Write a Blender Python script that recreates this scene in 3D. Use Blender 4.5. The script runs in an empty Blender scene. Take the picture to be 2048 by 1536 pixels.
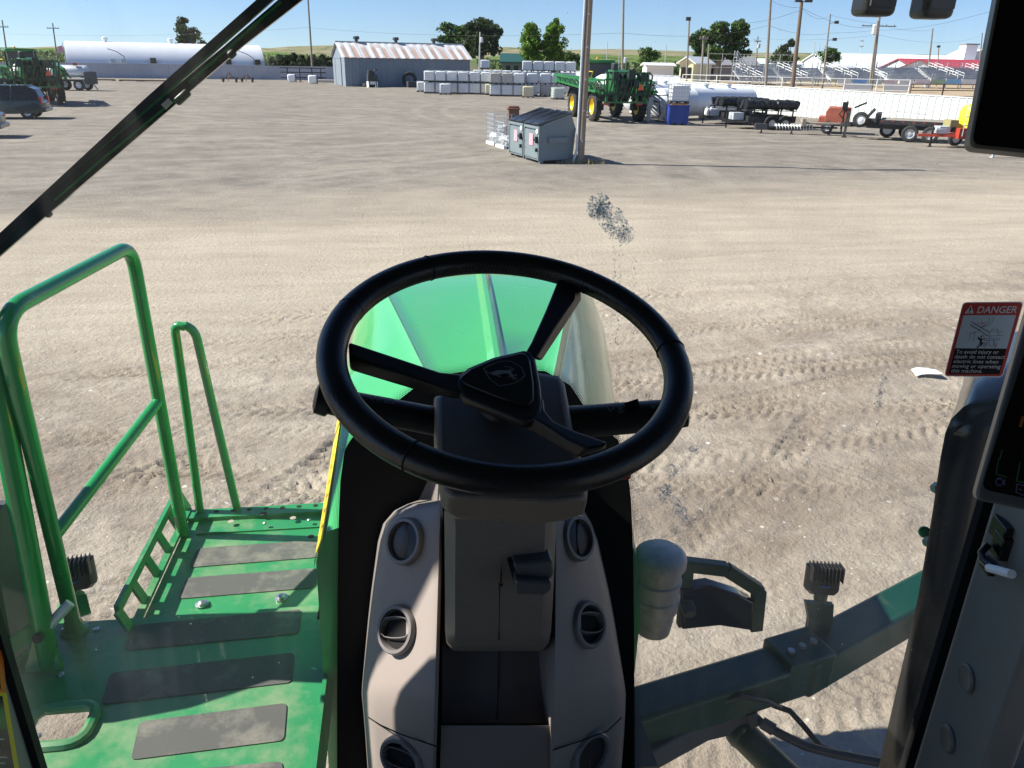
import bpy, bmesh, math, random
import numpy as np
from mathutils import Vector, Matrix
random.seed(7); rng = np.random.default_rng(7)
SC = bpy.context.scene
COL = SC.collection
# ---------------------------------------------------------------- camera
FPX = 1545.0; EYE = Vector((0, 0, 3.7))
YAW = math.radians(8.0); ROLL = math.radians(1.1); PITCH = math.atan((768 - 117) / FPX)
cF = Vector((math.sin(YAW) * math.cos(PITCH), math.cos(YAW) * math.cos(PITCH), -math.sin(PITCH)))
_r0 = Vector((math.cos(YAW), -math.sin(YAW), 0))
_u0 = Vector((math.sin(YAW) * math.sin(PITCH), math.cos(YAW) * math.sin(PITCH), math.cos(PITCH)))
cR = _r0 * math.cos(ROLL) + _u0 * math.sin(ROLL)
cU = -_r0 * math.sin(ROLL) + _u0 * math.cos(ROLL)
cam = bpy.data.cameras.new('camera'); cam_o = bpy.data.objects.new('camera', cam); COL.objects.link(cam_o)
cam.sensor_fit = 'HORIZONTAL'; cam.sensor_width = 36.0; cam.lens = 36.0 * FPX / 2048.0
cam.clip_start = 0.02; cam.clip_end = 9000
m3 = Matrix((cR, cU, -cF)).transposed()
cam_o.matrix_world = Matrix.Translation(EYE) @ m3.to_4x4()
SC.camera = cam_o
# ---------------------------------------------------------------- sky, sun, exposure
SUN_EL = math.radians(41.0); SUN_DIR_AZ = math.radians(-9.2)      # direction the light travels, from +X
trav = Vector((math.cos(SUN_DIR_AZ) * math.cos(SUN_EL), math.sin(SUN_DIR_AZ) * math.cos(SUN_EL), -math.sin(SUN_EL)))
world = bpy.data.worlds.new('World'); SC.world = world; world.use_nodes = True
wn = world.node_tree.nodes; wl = world.node_tree.links
sky = wn.new('ShaderNodeTexSky'); sky.sky_type = 'NISHITA'; sky.sun_disc = False
sky.sun_elevation = SUN_EL
# azimuth of the sun measured clockwise from +Y
sky.sun_rotation = math.atan2(-trav.x, -trav.y)
sky.altitude = 600; sky.air_density = 1.0; sky.dust_density = 0.0; sky.ozone_density = 3.0
_tc = wn.new('ShaderNodeTexCoord'); _va = wn.new('ShaderNodeVectorMath'); _va.operation = 'ADD'; _va.inputs[1].default_value = (0, 0, 0.035)
_vn = wn.new('ShaderNodeVectorMath'); _vn.operation = 'NORMALIZE'
wl.new(_tc.outputs['Generated'], _va.inputs[0]); wl.new(_va.outputs[0], _vn.inputs[0]); wl.new(_vn.outputs[0], sky.inputs['Vector'])
_tn = wn.new('ShaderNodeMix'); _tn.data_type = 'RGBA'; _tn.blend_type = 'MULTIPLY'; _tn.inputs[0].default_value = 1.0; _tn.inputs[7].default_value = (0.93, 1.0, 1.22, 1)
wl.new(sky.outputs[0], _tn.inputs[6]); wl.new(_tn.outputs[2], wn['Background'].inputs[0]); wn['Background'].inputs[1].default_value = 0.057
sl = bpy.data.lights.new('sun', 'SUN'); sl.energy = 4.6; sl.angle = math.radians(0.53); sl.color = (1.0, 0.95, 0.87)
so = bpy.data.objects.new('sun', sl); COL.objects.link(so)
so.rotation_euler = trav.to_track_quat('-Z', 'Y').to_euler()
SC.view_settings.view_transform = 'Standard'; SC.view_settings.look = 'None'
SC.view_settings.exposure = 1.2; SC.view_settings.gamma = 1.0; SC.view_settings.use_curve_mapping = False
SC.render.engine = 'CYCLES'
cy = SC.cycles
cy.use_denoising = True
try: cy.denoiser = 'OPENIMAGEDENOISE'; cy.denoising_input_passes = 'RGB_ALBEDO_NORMAL'
except Exception: pass
cy.caustics_reflective = False; cy.caustics_refractive = False
cy.sample_clamp_indirect = 8.0; cy.transparent_max_bounces = 24; cy.max_bounces = 8
cy.pixel_filter_type = 'BLACKMAN_HARRIS'
# ---------------------------------------------------------------- helpers
def ray(u, v): return cR * ((u - 1024) / FPX) - cU * ((v - 768) / FPX) + cF
def atz(u, v, z=0.0):
    d = ray(u, v); return EYE + d * ((z - EYE.z) / d.z)
def aty(u, v, y): d = ray(u, v); return EYE + d * ((y - EYE.y) / d.y)
def atx(u, v, x): d = ray(u, v); return EYE + d * ((x - EYE.x) / d.x)
def atd(u, v, t): return EYE + ray(u, v) * t
def on_plane(u, v, p, n):
    d = ray(u, v); return EYE + d * ((Vector(p) - EYE).dot(n) / d.dot(n))
def hgt(p, v):                                   # height above ground point p that reaches picture row v
    k = -(v - 768) / FPX; q = Vector((p[0], p[1], 0)) - EYE
    return (k * q.dot(cF) - q.dot(cU)) / (cU.z - k * cF.z)
def mpx(p): return (Vector(p) - EYE).dot(cF) / FPX      # metres per photo pixel at p
def V(*a): return Vector(a)

class MB:
    def __init__(s): s.v = []; s.f = []; s.m = []
    def add(s, vs, fs, m=0):
        o = len(s.v); s.v.extend([tuple(x) for x in vs])
        for f in fs: s.f.append(tuple(o + i for i in f)); s.m.append(m)
        return s
    def box(s, c, size, m=0, rz=0.0, rot=None):
        hx, hy, hz = size[0] / 2, size[1] / 2, size[2] / 2
        R = rot if rot is not None else Matrix.Rotation(rz, 3, 'Z')
        c = Vector(c)
        vs = [c + R @ Vector((x * hx, y * hy, z * hz)) for x in (-1, 1) for y in (-1, 1) for z in (-1, 1)]
        return s.add(vs, [(0, 1, 3, 2), (4, 6, 7, 5), (0, 4, 5, 1), (2, 3, 7, 6), (0, 2, 6, 4), (1, 5, 7, 3)], m)
    def bx(s, x0, x1, y0, y1, z0, z1, m=0):
        return s.box(((x0 + x1) / 2, (y0 + y1) / 2, (z0 + z1) / 2), (abs(x1 - x0), abs(y1 - y0), abs(z1 - z0)), m)
    def beam(s, p, q, w, h, m=0, up=(0, 0, 1)):
        p, q = Vector(p), Vector(q); d = (q - p); L = d.length
        if L < 1e-6: return s
        d /= L; up = Vector(up)
        if abs(d.dot(up)) > 0.98: up = Vector((0, 1, 0))
        sd = d.cross(up).normalized(); u2 = sd.cross(d)
        R = Matrix((sd, d, u2)).transposed()
        return s.box((p + q) / 2, (w, L, h), m, rot=R)
    def tube(s, pts, r, n=8, m=0, closed=False, caps=True):
        pts = [Vector(p) for p in pts]; N = len(pts)
        rs = r if isinstance(r, (list, tuple)) else [r] * N
        rings = []; prev = None
        for i in range(N):
            if closed: t = pts[(i + 1) % N] - pts[i - 1]
            else: t = pts[min(i + 1, N - 1)] - pts[max(i - 1, 0)]
            t.normalize()
            if prev is None:
                a = Vector((0, 0, 1)) if abs(t.z) < 0.9 else Vector((1, 0, 0))
                e = t.cross(a).normalized()
            else: e = (prev - t * prev.dot(t)).normalized()
            prev = e; b = t.cross(e)
            rings.append([pts[i] + (e * math.cos(k * 2 * math.pi / n) + b * math.sin(k * 2 * math.pi / n)) * rs[i] for k in range(n)])
        return s.loft(rings, m, closed=closed, caps=caps)
    def loft(s, rings, m=0, closed=False, caps=True, ring_closed=True):
        n = len(rings[0]); vs = [p for r_ in rings for p in r_]; fs = []
        N = len(rings)
        for i in range(N if closed else N - 1):
            j = (i + 1) % N
            for k in range(n if ring_closed else n - 1):
                l = (k + 1) % n
                fs.append((i * n + k, i * n + l, j * n + l, j * n + k))
        if caps and not closed and ring_closed:
            fs.append(tuple(range(n - 1, -1, -1))); fs.append(tuple((N - 1) * n + k for k in range(n)))
        return s.add(vs, fs, m)
    def lathe(s, prof, c, axis=(0, 0, 1), n=20, m=0):     # prof: (radius, along)
        ax = Vector(axis).normalized(); a = Vector((0, 0, 1)) if abs(ax.z) < 0.9 else Vector((1, 0, 0))
        e = ax.cross(a).normalized(); b = ax.cross(e); c = Vector(c)
        rings = [[c + ax * h + (e * math.cos(k * 2 * math.pi / n) + b * math.sin(k * 2 * math.pi / n)) * r for k in range(n)] for r, h in prof]
        return s.loft(rings, m, caps=tuple(prof[0]) != tuple(prof[-1]))
    def cyl(s, p, q, r, n=14, m=0): return s.tube([p, q], r, n, m)
    def prism(s, poly, ext, m=0):                          # poly: 3D points, ext: vector
        ext = Vector(ext); n = len(poly); a = [Vector(p) for p in poly]; b = [p + ext for p in a]
        return s.add(a + b, [tuple(range(n - 1, -1, -1)), tuple(range(n, 2 * n))] + [(k, (k + 1) % n, n + (k + 1) % n, n + k) for k in range(n)], m)
    def sphere(s, c, r, m=0, nu=12, nv=8, sc=(1, 1, 1)):
        c = Vector(c); rings = []
        for j in range(nv + 1):
            th = math.pi * (j / nv) * 0.998 + 0.002
            rings.append([c + Vector((r * sc[0] * math.sin(th) * math.cos(2 * math.pi * i / nu), r * sc[1] * math.sin(th) * math.sin(2 * math.pi * i / nu), r * sc[2] * math.cos(th))) for i in range(nu)])
        return s.loft(rings, m)
    def ribbon(s, pts, nrm, w, m=0, closed=False):         # flat stroke
        pts = [Vector(p) for p in pts]; nrm = Vector(nrm).normalized(); N = len(pts)
        for i in range(N if closed else N - 1):
            a, b = pts[i], pts[(i + 1) % N]; d = (b - a)
            if d.length < 1e-7: continue
            d.normalize(); sd = d.cross(nrm) * (w / 2); a = a - d * w * .4; b = b + d * w * .4
            s.add([a - sd, a + sd, b + sd, b - sd], [(0, 1, 2, 3)], m)
        return s
    def poly(s, pts, m=0): return s.add(pts, [tuple(range(len(pts)))], m)

def obj(name, mb, mats, parent=None, smooth=False, bevel=0.0, loc=None, segs=2, angle=35):
    me = bpy.data.meshes.new(name); me.from_pydata([tuple(v) for v in mb.v], [], mb.f)
    if not isinstance(mats, (list, tuple)): mats = [mats]
    for mt in mats: me.materials.append(mt)
    if len(mats) > 1: me.polygons.foreach_set('material_index', np.array(mb.m, dtype=np.int32))
    bm = bmesh.new(); bm.from_mesh(me); bmesh.ops.recalc_face_normals(bm, faces=bm.faces); bm.to_mesh(me); bm.free()
    if smooth: me.polygons.foreach_set('use_smooth', np.ones(len(me.polygons), dtype=bool))
    o = bpy.data.objects.new(name, me); COL.objects.link(o)
    if parent is not None: o.parent = parent
    if loc is not None: o.location = loc
    if bevel > 0:
        b = o.modifiers.new('bevel', 'BEVEL'); b.width = bevel; b.segments = segs; b.limit_method = 'ANGLE'; b.angle_limit = math.radians(angle)
        b.harden_normals = False
    if smooth or bevel > 0:
        try:
            me.set_sharp_from_angle(angle=math.radians(40))
        except Exception: pass
    return o
def tag(o, label=None, cat=None, group=None, kind=None):
    if label: o['label'] = label
    if cat: o['category'] = cat
    if group: o['group'] = group
    if kind: o['kind'] = kind
    return o
def thing(name, label, cat, loc=(0, 0, 0), rz=0.0, group=None):
    o = bpy.data.objects.new(name, None); COL.objects.link(o); o.location = loc; o.rotation_euler = (0, 0, rz)
    o.empty_display_size = 0.2
    return tag(o, label, cat, group)
def dup(root, loc, rz=0.0, label=None, group=None, scale=None):
    r = root.copy(); COL.objects.link(r); r.location = loc; r.rotation_euler = (0, 0, rz)
    if label: r['label'] = label
    if group: r['group'] = group
    if scale: r.scale = scale
    for ch in list(root.children):
        c = ch.copy(); COL.objects.link(c); c.parent = r
        for g in ch.children:
            d = g.copy(); COL.objects.link(d); d.parent = c
    return r
def struct(name, mb, mats, **k):
    return tag(obj(name, mb, mats, **k), kind='structure')

# ---------------------------------------------------------------- materials
MATS = {}
def M(name, col, rough=0.6, metal=0.0, var=0.12, scale=4.0, bump=0.0, bscale=60.0, coat=0.0, spec=0.5, emit=None, dirt=None, dscale=2.0, damt=0.5, detail=6):
    if name in MATS: return MATS[name]
    mt = bpy.data.materials.new(name); mt.use_nodes = True; nt = mt.node_tree; N = nt.nodes; L = nt.links
    b = N['Principled BSDF']; b.inputs['Roughness'].default_value = rough; b.inputs['Metallic'].default_value = metal
    b.inputs['Specular IOR Level'].default_value = spec
    if coat: b.inputs['Coat Weight'].default_value = coat; b.inputs['Coat Roughness'].default_value = 0.06
    tc = N.new('ShaderNodeTexCoord')
    c4 = (col[0], col[1], col[2], 1)
    src = None
    if var > 0:
        nz = N.new('ShaderNodeTexNoise'); nz.inputs['Scale'].default_value = scale; nz.inputs['Detail'].default_value = detail; nz.inputs['Roughness'].default_value = 0.65
        L.new(tc.outputs['Object'], nz.inputs['Vector'])
        mx = N.new('ShaderNodeMix'); mx.data_type = 'RGBA'; L.new(nz.outputs[0], mx.inputs[0])
        mx.inputs[6].default_value = tuple(max(0, x * (1 - 1.6 * var)) for x in col) + (1,)
        mx.inputs[7].default_value = tuple(min(1, x * (1 + 1.6 * var)) for x in col) + (1,)
        src = mx.outputs[2]
        mr = N.new('ShaderNodeMapRange'); L.new(nz.outputs[0], mr.inputs[0]); mr.inputs[1].default_value = .3; mr.inputs[2].default_value = .7
        mr.inputs[3].default_value = max(0, rough - .08); mr.inputs[4].default_value = min(1, rough + .08); L.new(mr.outputs[0], b.inputs['Roughness'])
    if dirt is not None:
        n2 = N.new('ShaderNodeTexNoise'); n2.inputs['Scale'].default_value = dscale; n2.inputs['Detail'].default_value = 8; n2.inputs['Roughness'].default_value = .7
        L.new(tc.outputs['Object'], n2.inputs['Vector'])
        rp = N.new('ShaderNodeMapRange'); L.new(n2.outputs[0], rp.inputs[0]); rp.inputs[1].default_value = .5; rp.inputs[2].default_value = .72; rp.inputs[3].default_value = 0; rp.inputs[4].default_value = damt
        m2 = N.new('ShaderNodeMix'); m2.data_type = 'RGBA'; L.new(rp.outputs[0], m2.inputs[0])
        if src is not None: L.new(src, m2.inputs[6])
        else: m2.inputs[6].default_value = c4
        m2.inputs[7].default_value = tuple(dirt) + (1,); src = m2.outputs[2]
    if src is not None: L.new(src, b.inputs['Base Color'])
    else: b.inputs['Base Color'].default_value = c4
    if bump > 0:
        n3 = N.new('ShaderNodeTexNoise'); n3.inputs['Scale'].default_value = bscale; n3.inputs['Detail'].default_value = 3
        L.new(tc.outputs['Object'], n3.inputs['Vector'])
        bp = N.new('ShaderNodeBump'); bp.inputs['Strength'].default_value = bump; bp.inputs['Distance'].default_value = min(.01, .28 / bscale)
        L.new(n3.outputs[0], bp.inputs['Height']); L.new(bp.outputs[0], b.inputs['Normal'])
        if coat: pass
    if emit: b.inputs['Emission Color'].default_value = tuple(emit[:3]) + (1,); b.inputs['Emission Strength'].default_value = emit[3]
    MATS[name] = mt; return mt
TAN = (.33, .27, .21)
GREEN = (.008, .20, .045)
m_green = M('green_paint', (.012, .23, .05), .32, var=.10, scale=2.5, coat=.35, dirt=(.28, .25, .17), dscale=3, damt=.10)
m_deck = M('deck_green', (.022, .215, .075), .42, var=.10, scale=3, coat=.15, dirt=(.36, .34, .22), dscale=4.5, damt=.6)
m_yel = M('yellow_paint', (.80, .55, .02), .4, var=.06)
m_black = M('black_plastic', (.012, .012, .013), .45, var=.15, scale=20)
m_rubber = M('rubber', (.022, .021, .02), .8, var=.25, scale=8, dirt=(.2, .17, .13), dscale=3, damt=.35)
m_steel = M('steel', (.5, .5, .5), .35, metal=.9, var=.1)
m_galv = M('galvanised', (.52, .55, .57), .5, metal=.3, var=.1, scale=3)
m_white = M('white_paint', (.78, .79, .77), .5, var=.05, scale=2)
m_red = M('red_paint', (.42, .05, .025), .5, var=.2, scale=3)
m_dkgrey = M('dark_grey', (.05, .052, .055), .6, var=.2)
m_wood = M('pole_wood', (.17, .12, .08), .85, var=.3, scale=6)
m_wood2 = M('pole_wood_grey', (.24, .21, .18), .85, var=.25, scale=5)
m_wire = M('wire', (.02, .02, .02), .6, var=0)
m_glassdk = M('dark_glass', (.01, .012, .014), .08, var=0)
m_rust = M('rusty_steel', (.16, .075, .045), .75, var=.35, scale=4)
# ================================================================ ground
def vnoise(x, y, seed=0):
    xi = np.floor(x).astype(np.int64); yi = np.floor(y).astype(np.int64); fx = x - xi; fy = y - yi
    fx = fx * fx * (3 - 2 * fx); fy = fy * fy * (3 - 2 * fy)
    def h(a, b):
        n = (a * 374761393 + b * 668265263 + seed * 1442695041) & 0xffffffff
        n = ((n ^ (n >> 13)) * 1274126177) & 0xffffffff
        return ((n ^ (n >> 16)) & 0xffff) / 65535.0
    return (h(xi, yi) * (1 - fx) + h(xi + 1, yi) * fx) * (1 - fy) + (h(xi, yi + 1) * (1 - fx) + h(xi + 1, yi + 1) * fx) * fy
def fbm(x, y, o=4, seed=0):
    t = 0; a = .5
    for k in range(o): t = t + a * vnoise(x * 2 ** k, y * 2 ** k, seed + k); a *= .5
    return t
def grow(start, stop, step, g):
    r = []; x = start
    while x < stop: x += step; step *= g; r.append(x)
    return r
xs = np.array([-x for x in grow(7.5, 3500, .06, 1.07)][::-1] + list(np.arange(-7.5, 12.5, .042)) + grow(12.5, 3500, .06, 1.07))
ys = np.array([-x for x in grow(-1.0, 60, .3, 1.4)][::-1] + list(np.arange(1.0, 15.0, .034)) + grow(15.0, 3500, .045, 1.035))
GX, GY = np.meshgrid(xs, ys)
near = np.clip((26 - np.hypot(GX - 1, GY - 4)) / 14, 0, 1)
rough = np.clip((13.5 - GY + .22 * GX + 1.2 * (fbm(GX * .3, GY * .3, 3, 5) - .5)) / 3, .12, 1)       # churned nearer the machine, smooth on the road
hz = (fbm(GX * .35, GY * .35, 3, 1) - .5) * .10 + (fbm(GX * 1.6, GY * 2.2, 4, 2) - .5) * .055 * rough + (fbm(GX * 7, GY * 9, 3, 3) - .5) * .034 * rough
clod = fbm(GX * 5.5, GY * 7, 2, 9); hz += np.clip(clod - .55, 0, 1) * .24 * rough * np.clip(fbm(GX * .5, GY * .9, 2, 21) * 2 - .7, 0, 1)
def track(x0, y0, ang, curv, w, pitch_, depth, lug=1, y1=None):
    global hz
    ca, sa = math.cos(ang), math.sin(ang)
    s = (GX - x0) * ca + (GY - y0) * sa; t = -(GX - x0) * sa + (GY - y0) * ca - curv * s * s
    t = t + .03 * (vnoise(s * .8, s * 0 + 3, 44) - .5)
    inside = np.clip((w / 2 - np.abs(t)) / .04, 0, 1)
    ph = (s + (1 if lug else 0) * np.abs(t) * .8) / pitch_
    ph = ph + np.where(t > 0, .5, 0) * (1 if lug else 0)
    ph = ph + .35 * (fbm(GX * 2.6, GY * 2.6, 2, 77) - .5)
    bar = np.clip(np.sin(ph * 2 * math.pi) * 3.2 - .5, -1, 1)
    fade = np.clip(fbm(GX * .7 + 9 + x0, GY * .7, 2, 31) * 2.6 - .5, 0, 1)
    hz = hz + inside * fade * np.clip((5.5 - np.abs(s)) / 1.5, 0, 1) * (-.5 * depth + depth * .62 * bar) * near + np.clip((.07 - np.abs(np.abs(t) - w / 2)) / .07, 0, 1) * .012 * fade * near * np.clip((5.5 - np.abs(s)) / 1.5, 0, 1)
for a in [(2.5, 8.6, .10, .004, .42, .16, .035), (3.0, 6.7, .12, .006, .42, .17, .04), (4.2, 5.2, .35, .02, .40, .16, .045), (-2.2, 5.0, .9, .03, .42, .16, .04),
          (-3.2, 6.2, .75, -.02, .42, .17, .04), (5.5, 7.6, -.05, .008, .38, .15, .04), (6.5, 4.2, .5, .01, .42, .16, .045), (-1.2, 8.2, .22, .012, .4, .16, .03),
          (3.2, 10.4, .14, .002, .35, .14, .03), (-4.5, 9.4, .16, .0, .36, .15, .03), (-1.8, 4.0, 1.2, .02, .36, .15, .04), (4.2, 3.8, 1.1, -.03, .42, .17, .045),
          (2.0, 12.2, .12, .001, .5, .2, .02), (7.5, 10.6, .10, .003, .35, .13, .03), (8.0, 8.4, .14, .0, .4, .15, .035), (-4.2, 7.6, .05, .006, .4, .15, .03), (-1.0, 10.9, .13, .002, .38, .14, .028), (6.0, 6.2, .0, .012, .4, .15, .035), (7.2, 5.4, .62, .02, .36, .14, .035), (3.6, 7.9, .3, -.01, .34, .13, .03), (0.6, 6.4, -.15, .01, .36, .14, .03), (2.8, 3.4, .2, .03, .4, .15, .04), (5.4, 3.2, .8, .02, .36, .14, .035), (5.0, 9.3, .2, -.004, .4, .16, .035), (1.6, 4.8, .55, .05, .36, .15, .04)]: track(*a)
for k in range(16):                                   # smooth wheel ruts along the road
    y0 = 11.5 + k * .85 + rng.uniform(-.3, .3); t = GY - y0 - (.20 + rng.uniform(-.02, .02)) * GX
    hz -= np.clip((.16 - np.abs(t)) / .16, 0, 1) * .028 * np.clip(fbm(GX * .15, GY * .4, 2, 60 + k) * 2.2 - .5, 0, 1)
hz = hz * np.clip((70 - np.hypot(GX, GY)) / 40, 0, 1)
nx_, ny_ = len(xs), len(ys)
me = bpy.data.meshes.new('ground'); me.vertices.add(nx_ * ny_)
me.vertices.foreach_set('co', np.stack([GX, GY, hz], -1).astype(np.float32).ravel())
ii = (np.arange(ny_ - 1)[:, None] * nx_ + np.arange(nx_ - 1)[None, :]).ravel()
quads = np.stack([ii, ii + 1, ii + 1 + nx_, ii + nx_], -1).astype(np.int32)
nf = len(quads); me.loops.add(nf * 4); me.polygons.add(nf)
me.loops.foreach_set('vertex_index', quads.ravel()); me.polygons.foreach_set('loop_start', np.arange(nf, dtype=np.int32) * 4)
me.update(calc_edges=True); me.polygons.foreach_set('use_smooth', np.ones(nf, dtype=bool)); me.validate()
ground = bpy.data.objects.new('ground', me); COL.objects.link(ground); tag(ground, kind='structure')
mt = bpy.data.materials.new('dirt_yard'); mt.use_nodes = True; nt = mt.node_tree; N = nt.nodes; L = nt.links; B = N['Principled BSDF']; me.materials.append(mt)
B.inputs['Roughness'].default_value = .95; B.inputs['Specular IOR Level'].default_value = .15
geo = N.new('ShaderNodeNewGeometry'); sep = N.new('ShaderNodeSeparateXYZ'); L.new(geo.outputs['Position'], sep.inputs[0])
def math_(op, a, b=None, c=None):
    n = N.new('ShaderNodeMath'); n.operation = op
    for i, x in enumerate((a, b, c)):
        if x is None: continue
        if isinstance(x, (int, float)): n.inputs[i].default_value = x
        else: L.new(x, n.inputs[i])
    return n.outputs[0]
def noise_(scale, det=5, rgh=.6, sx=1, sy=1, rot=0, off=0):
    mp = N.new('ShaderNodeMapping'); mp.inputs['Scale'].default_value = (sx, sy, 1); mp.inputs['Rotation'].default_value = (0, 0, rot); mp.inputs['Location'].default_value = (off, off * .7, off * .3); L.new(geo.outputs['Position'], mp.inputs[0])
    n = N.new('ShaderNodeTexNoise'); n.inputs['Scale'].default_value = scale; n.inputs['Detail'].default_value = det; n.inputs['Roughness'].default_value = rgh; L.new(mp.outputs[0], n.inputs['Vector']); return n.outputs[0]
def mr_(x, a, b, c=0., d=1.):
    n = N.new('ShaderNodeMapRange'); L.new(x, n.inputs[0]); n.inputs[1].default_value = a; n.inputs[2].default_value = b; n.inputs[3].default_value = c; n.inputs[4].default_value = d; return n.outputs[0]
def mix_(f, a, b, mode='MIX'):
    n = N.new('ShaderNodeMix'); n.data_type = 'RGBA'; n.blend_type = mode
    for i, x in ((0, f), (6, a), (7, b)):
        if isinstance(x, (int, float)): n.inputs[i].default_value = x
        elif isinstance(x, tuple): n.inputs[i].default_value = x + (1,)
        else: L.new(x, n.inputs[i])
    return n.outputs[2]
w_ = math_('SUBTRACT', sep.outputs[1], math_('MULTIPLY', sep.outputs[0], .20))
big = noise_(.12, 5, .6, 1, 1.6); wob = math_('ADD', w_, math_('MULTIPLY', math_('SUBTRACT', noise_(.22, 6, .65, .5, 1.3, -.2), .5), 12.0))
yard = mr_(wob, 18.5, 26)                                  # gravel yard beyond the dirt road
road = math_('MULTIPLY', mr_(wob, 9.5, 12.5), math_('SUBTRACT', 1.0, yard))
far_ = math_('MULTIPLY', mr_(sep.outputs[1], 128, 150), math_('SUBTRACT', 1.0, math_('MULTIPLY', mr_(sep.outputs[0], 30, 38), mr_(sep.outputs[1], 185, 172))))
arena = mr_(math_('ADD', sep.outputs[0], math_('MULTIPLY', math_('SUBTRACT', sep.outputs[1], 44.6), .33)), 34.0, 36.0)
c_near = mix_(mr_(noise_(.7, 7, .65, 1, 1.8, .1), .35, .68), (.265, .215, .165), (.415, .357, .286))
c_near = mix_(mr_(noise_(.30, 6, .6, .7, 1.9, .15, 7), .48, .68, 0, .8), c_near, (.20, .158, .122))
c_near = mix_(mr_(noise_(.8, 6, .65, .35, 1.4, .12, 17), .54, .68, 0, .55), c_near, (.20, .165, .135))
c_road = mix_(mr_(noise_(1.1, 7, .68, .25, 1.5, -.2), .35, .7), (.36, .30, .23), (.455, .39, .305))
c_yard = mix_(mr_(noise_(.6, 9, .8, 1.0, 1.1, -.15), .36, .66), (.158, .137, .116), (.315, .275, .228))
c_yard = mix_(mr_(noise_(.10, 6, .62, .8, 1.4, -.1, 3), .46, .66, 0, .55), c_yard, (.165, .146, .125))
c_yard = mix_(mr_(noise_(.30, 7, .7, .8, 1.2, .05, 11), .52, .72, 0, .6), c_yard, (.34, .29, .23))
c_far = mix_(mr_(noise_(.02, 5), .4, .6), (.06, .09, .03), (.17, .15, .08))
def arcs():
    out = None; mask = mr_(noise_(.25, 5, .6), .38, .6)
    for cx_, cy_, R_ in ((-18, 62, 30), (-40, 20, 47), (6, 74, 26), (25, 5, 33), (-8, 90, 44), (30, 60, 27), (-30, 75, 52), (10, -20, 62), (-60, 40, 70)):
        dx = math_('SUBTRACT', sep.outputs[0], cx_); dy = math_('SUBTRACT', sep.outputs[1], cy_)
        r_ = math_('SQRT', math_('ADD', math_('MULTIPLY', dx, dx), math_('MULTIPLY', dy, dy)))
        for o in (0, 2.1):
            m = mr_(math_('ABSOLUTE', math_('SUBTRACT', r_, R_ + o)), .42, .16); out = m if out is None else math_('MAXIMUM', out, m)
    return math_('MULTIPLY', out, mask)
arc_m = arcs()
c_yard = mix_(math_('MULTIPLY', arc_m, .55), c_yard, (.32, .28, .235)); c_road = mix_(math_('MULTIPLY', arc_m, .3), c_road, (.33, .275, .215))
c = mix_(road, c_near, c_road); c = mix_(yard, c, c_yard); c = mix_(math_('MULTIPLY', arena, mr_(sep.outputs[1], 40, 46)), c, (.40, .31, .21)); c = mix_(far_, c, c_far)
stone = N.new('ShaderNodeTexVoronoi'); stone.inputs['Scale'].default_value = 9; L.new(geo.outputs['Position'], stone.inputs['Vector'])
sepc = N.new('ShaderNodeSeparateColor'); L.new(stone.outputs['Color'], sepc.inputs[0])
spots = math_('MULTIPLY', math_('LESS_THAN', stone.outputs['Distance'], .22), math_('GREATER_THAN', sepc.outputs[0], .90))
st2 = N.new('ShaderNodeTexVoronoi'); st2.inputs['Scale'].default_value = 24; L.new(geo.outputs['Position'], st2.inputs['Vector'])
sepd = N.new('ShaderNodeSeparateColor'); L.new(st2.outputs['Color'], sepd.inputs[0])
spots2 = math_('MULTIPLY', math_('LESS_THAN', st2.outputs['Distance'], .26), math_('GREATER_THAN', sepd.outputs[0], .90))
c = mix_(math_('MULTIPLY', spots, .7), c, mix_(sepc.outputs[1], (.22, .19, .17), (.72, .68, .62)))
c = mix_(math_('MULTIPLY', spots2, .6), c, mix_(sepd.outputs[1], (.20, .175, .155), (.70, .66, .60)))
fine = noise_(28, 5, .7); c = mix_(.55, c, mix_(fine, (.55, .55, .55), (1.42, 1.42, 1.42)), 'MULTIPLY')
L.new(c, B.inputs['Base Color'])
hh = math_('ADD', math_('MULTIPLY', noise_(13, 7, .66), .036), math_('MULTIPLY', fine, .016)); hh = math_('ADD', hh, math_('ADD', math_('MULTIPLY', spots, .02), math_('MULTIPLY', spots2, .01)))
hh = math_('ADD', hh, math_('MULTIPLY', math_('MULTIPLY', noise_(2.2, 6, .65, .5, 1.6), .055), mr_(wob, 4, 30, .7, .8)))
bp = N.new('ShaderNodeBump'); bp.inputs['Strength'].default_value = .9; bp.inputs['Distance'].default_value = 1.0; L.new(hh, bp.inputs['Height']); L.new(bp.outputs[0], B.inputs['Normal'])

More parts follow.
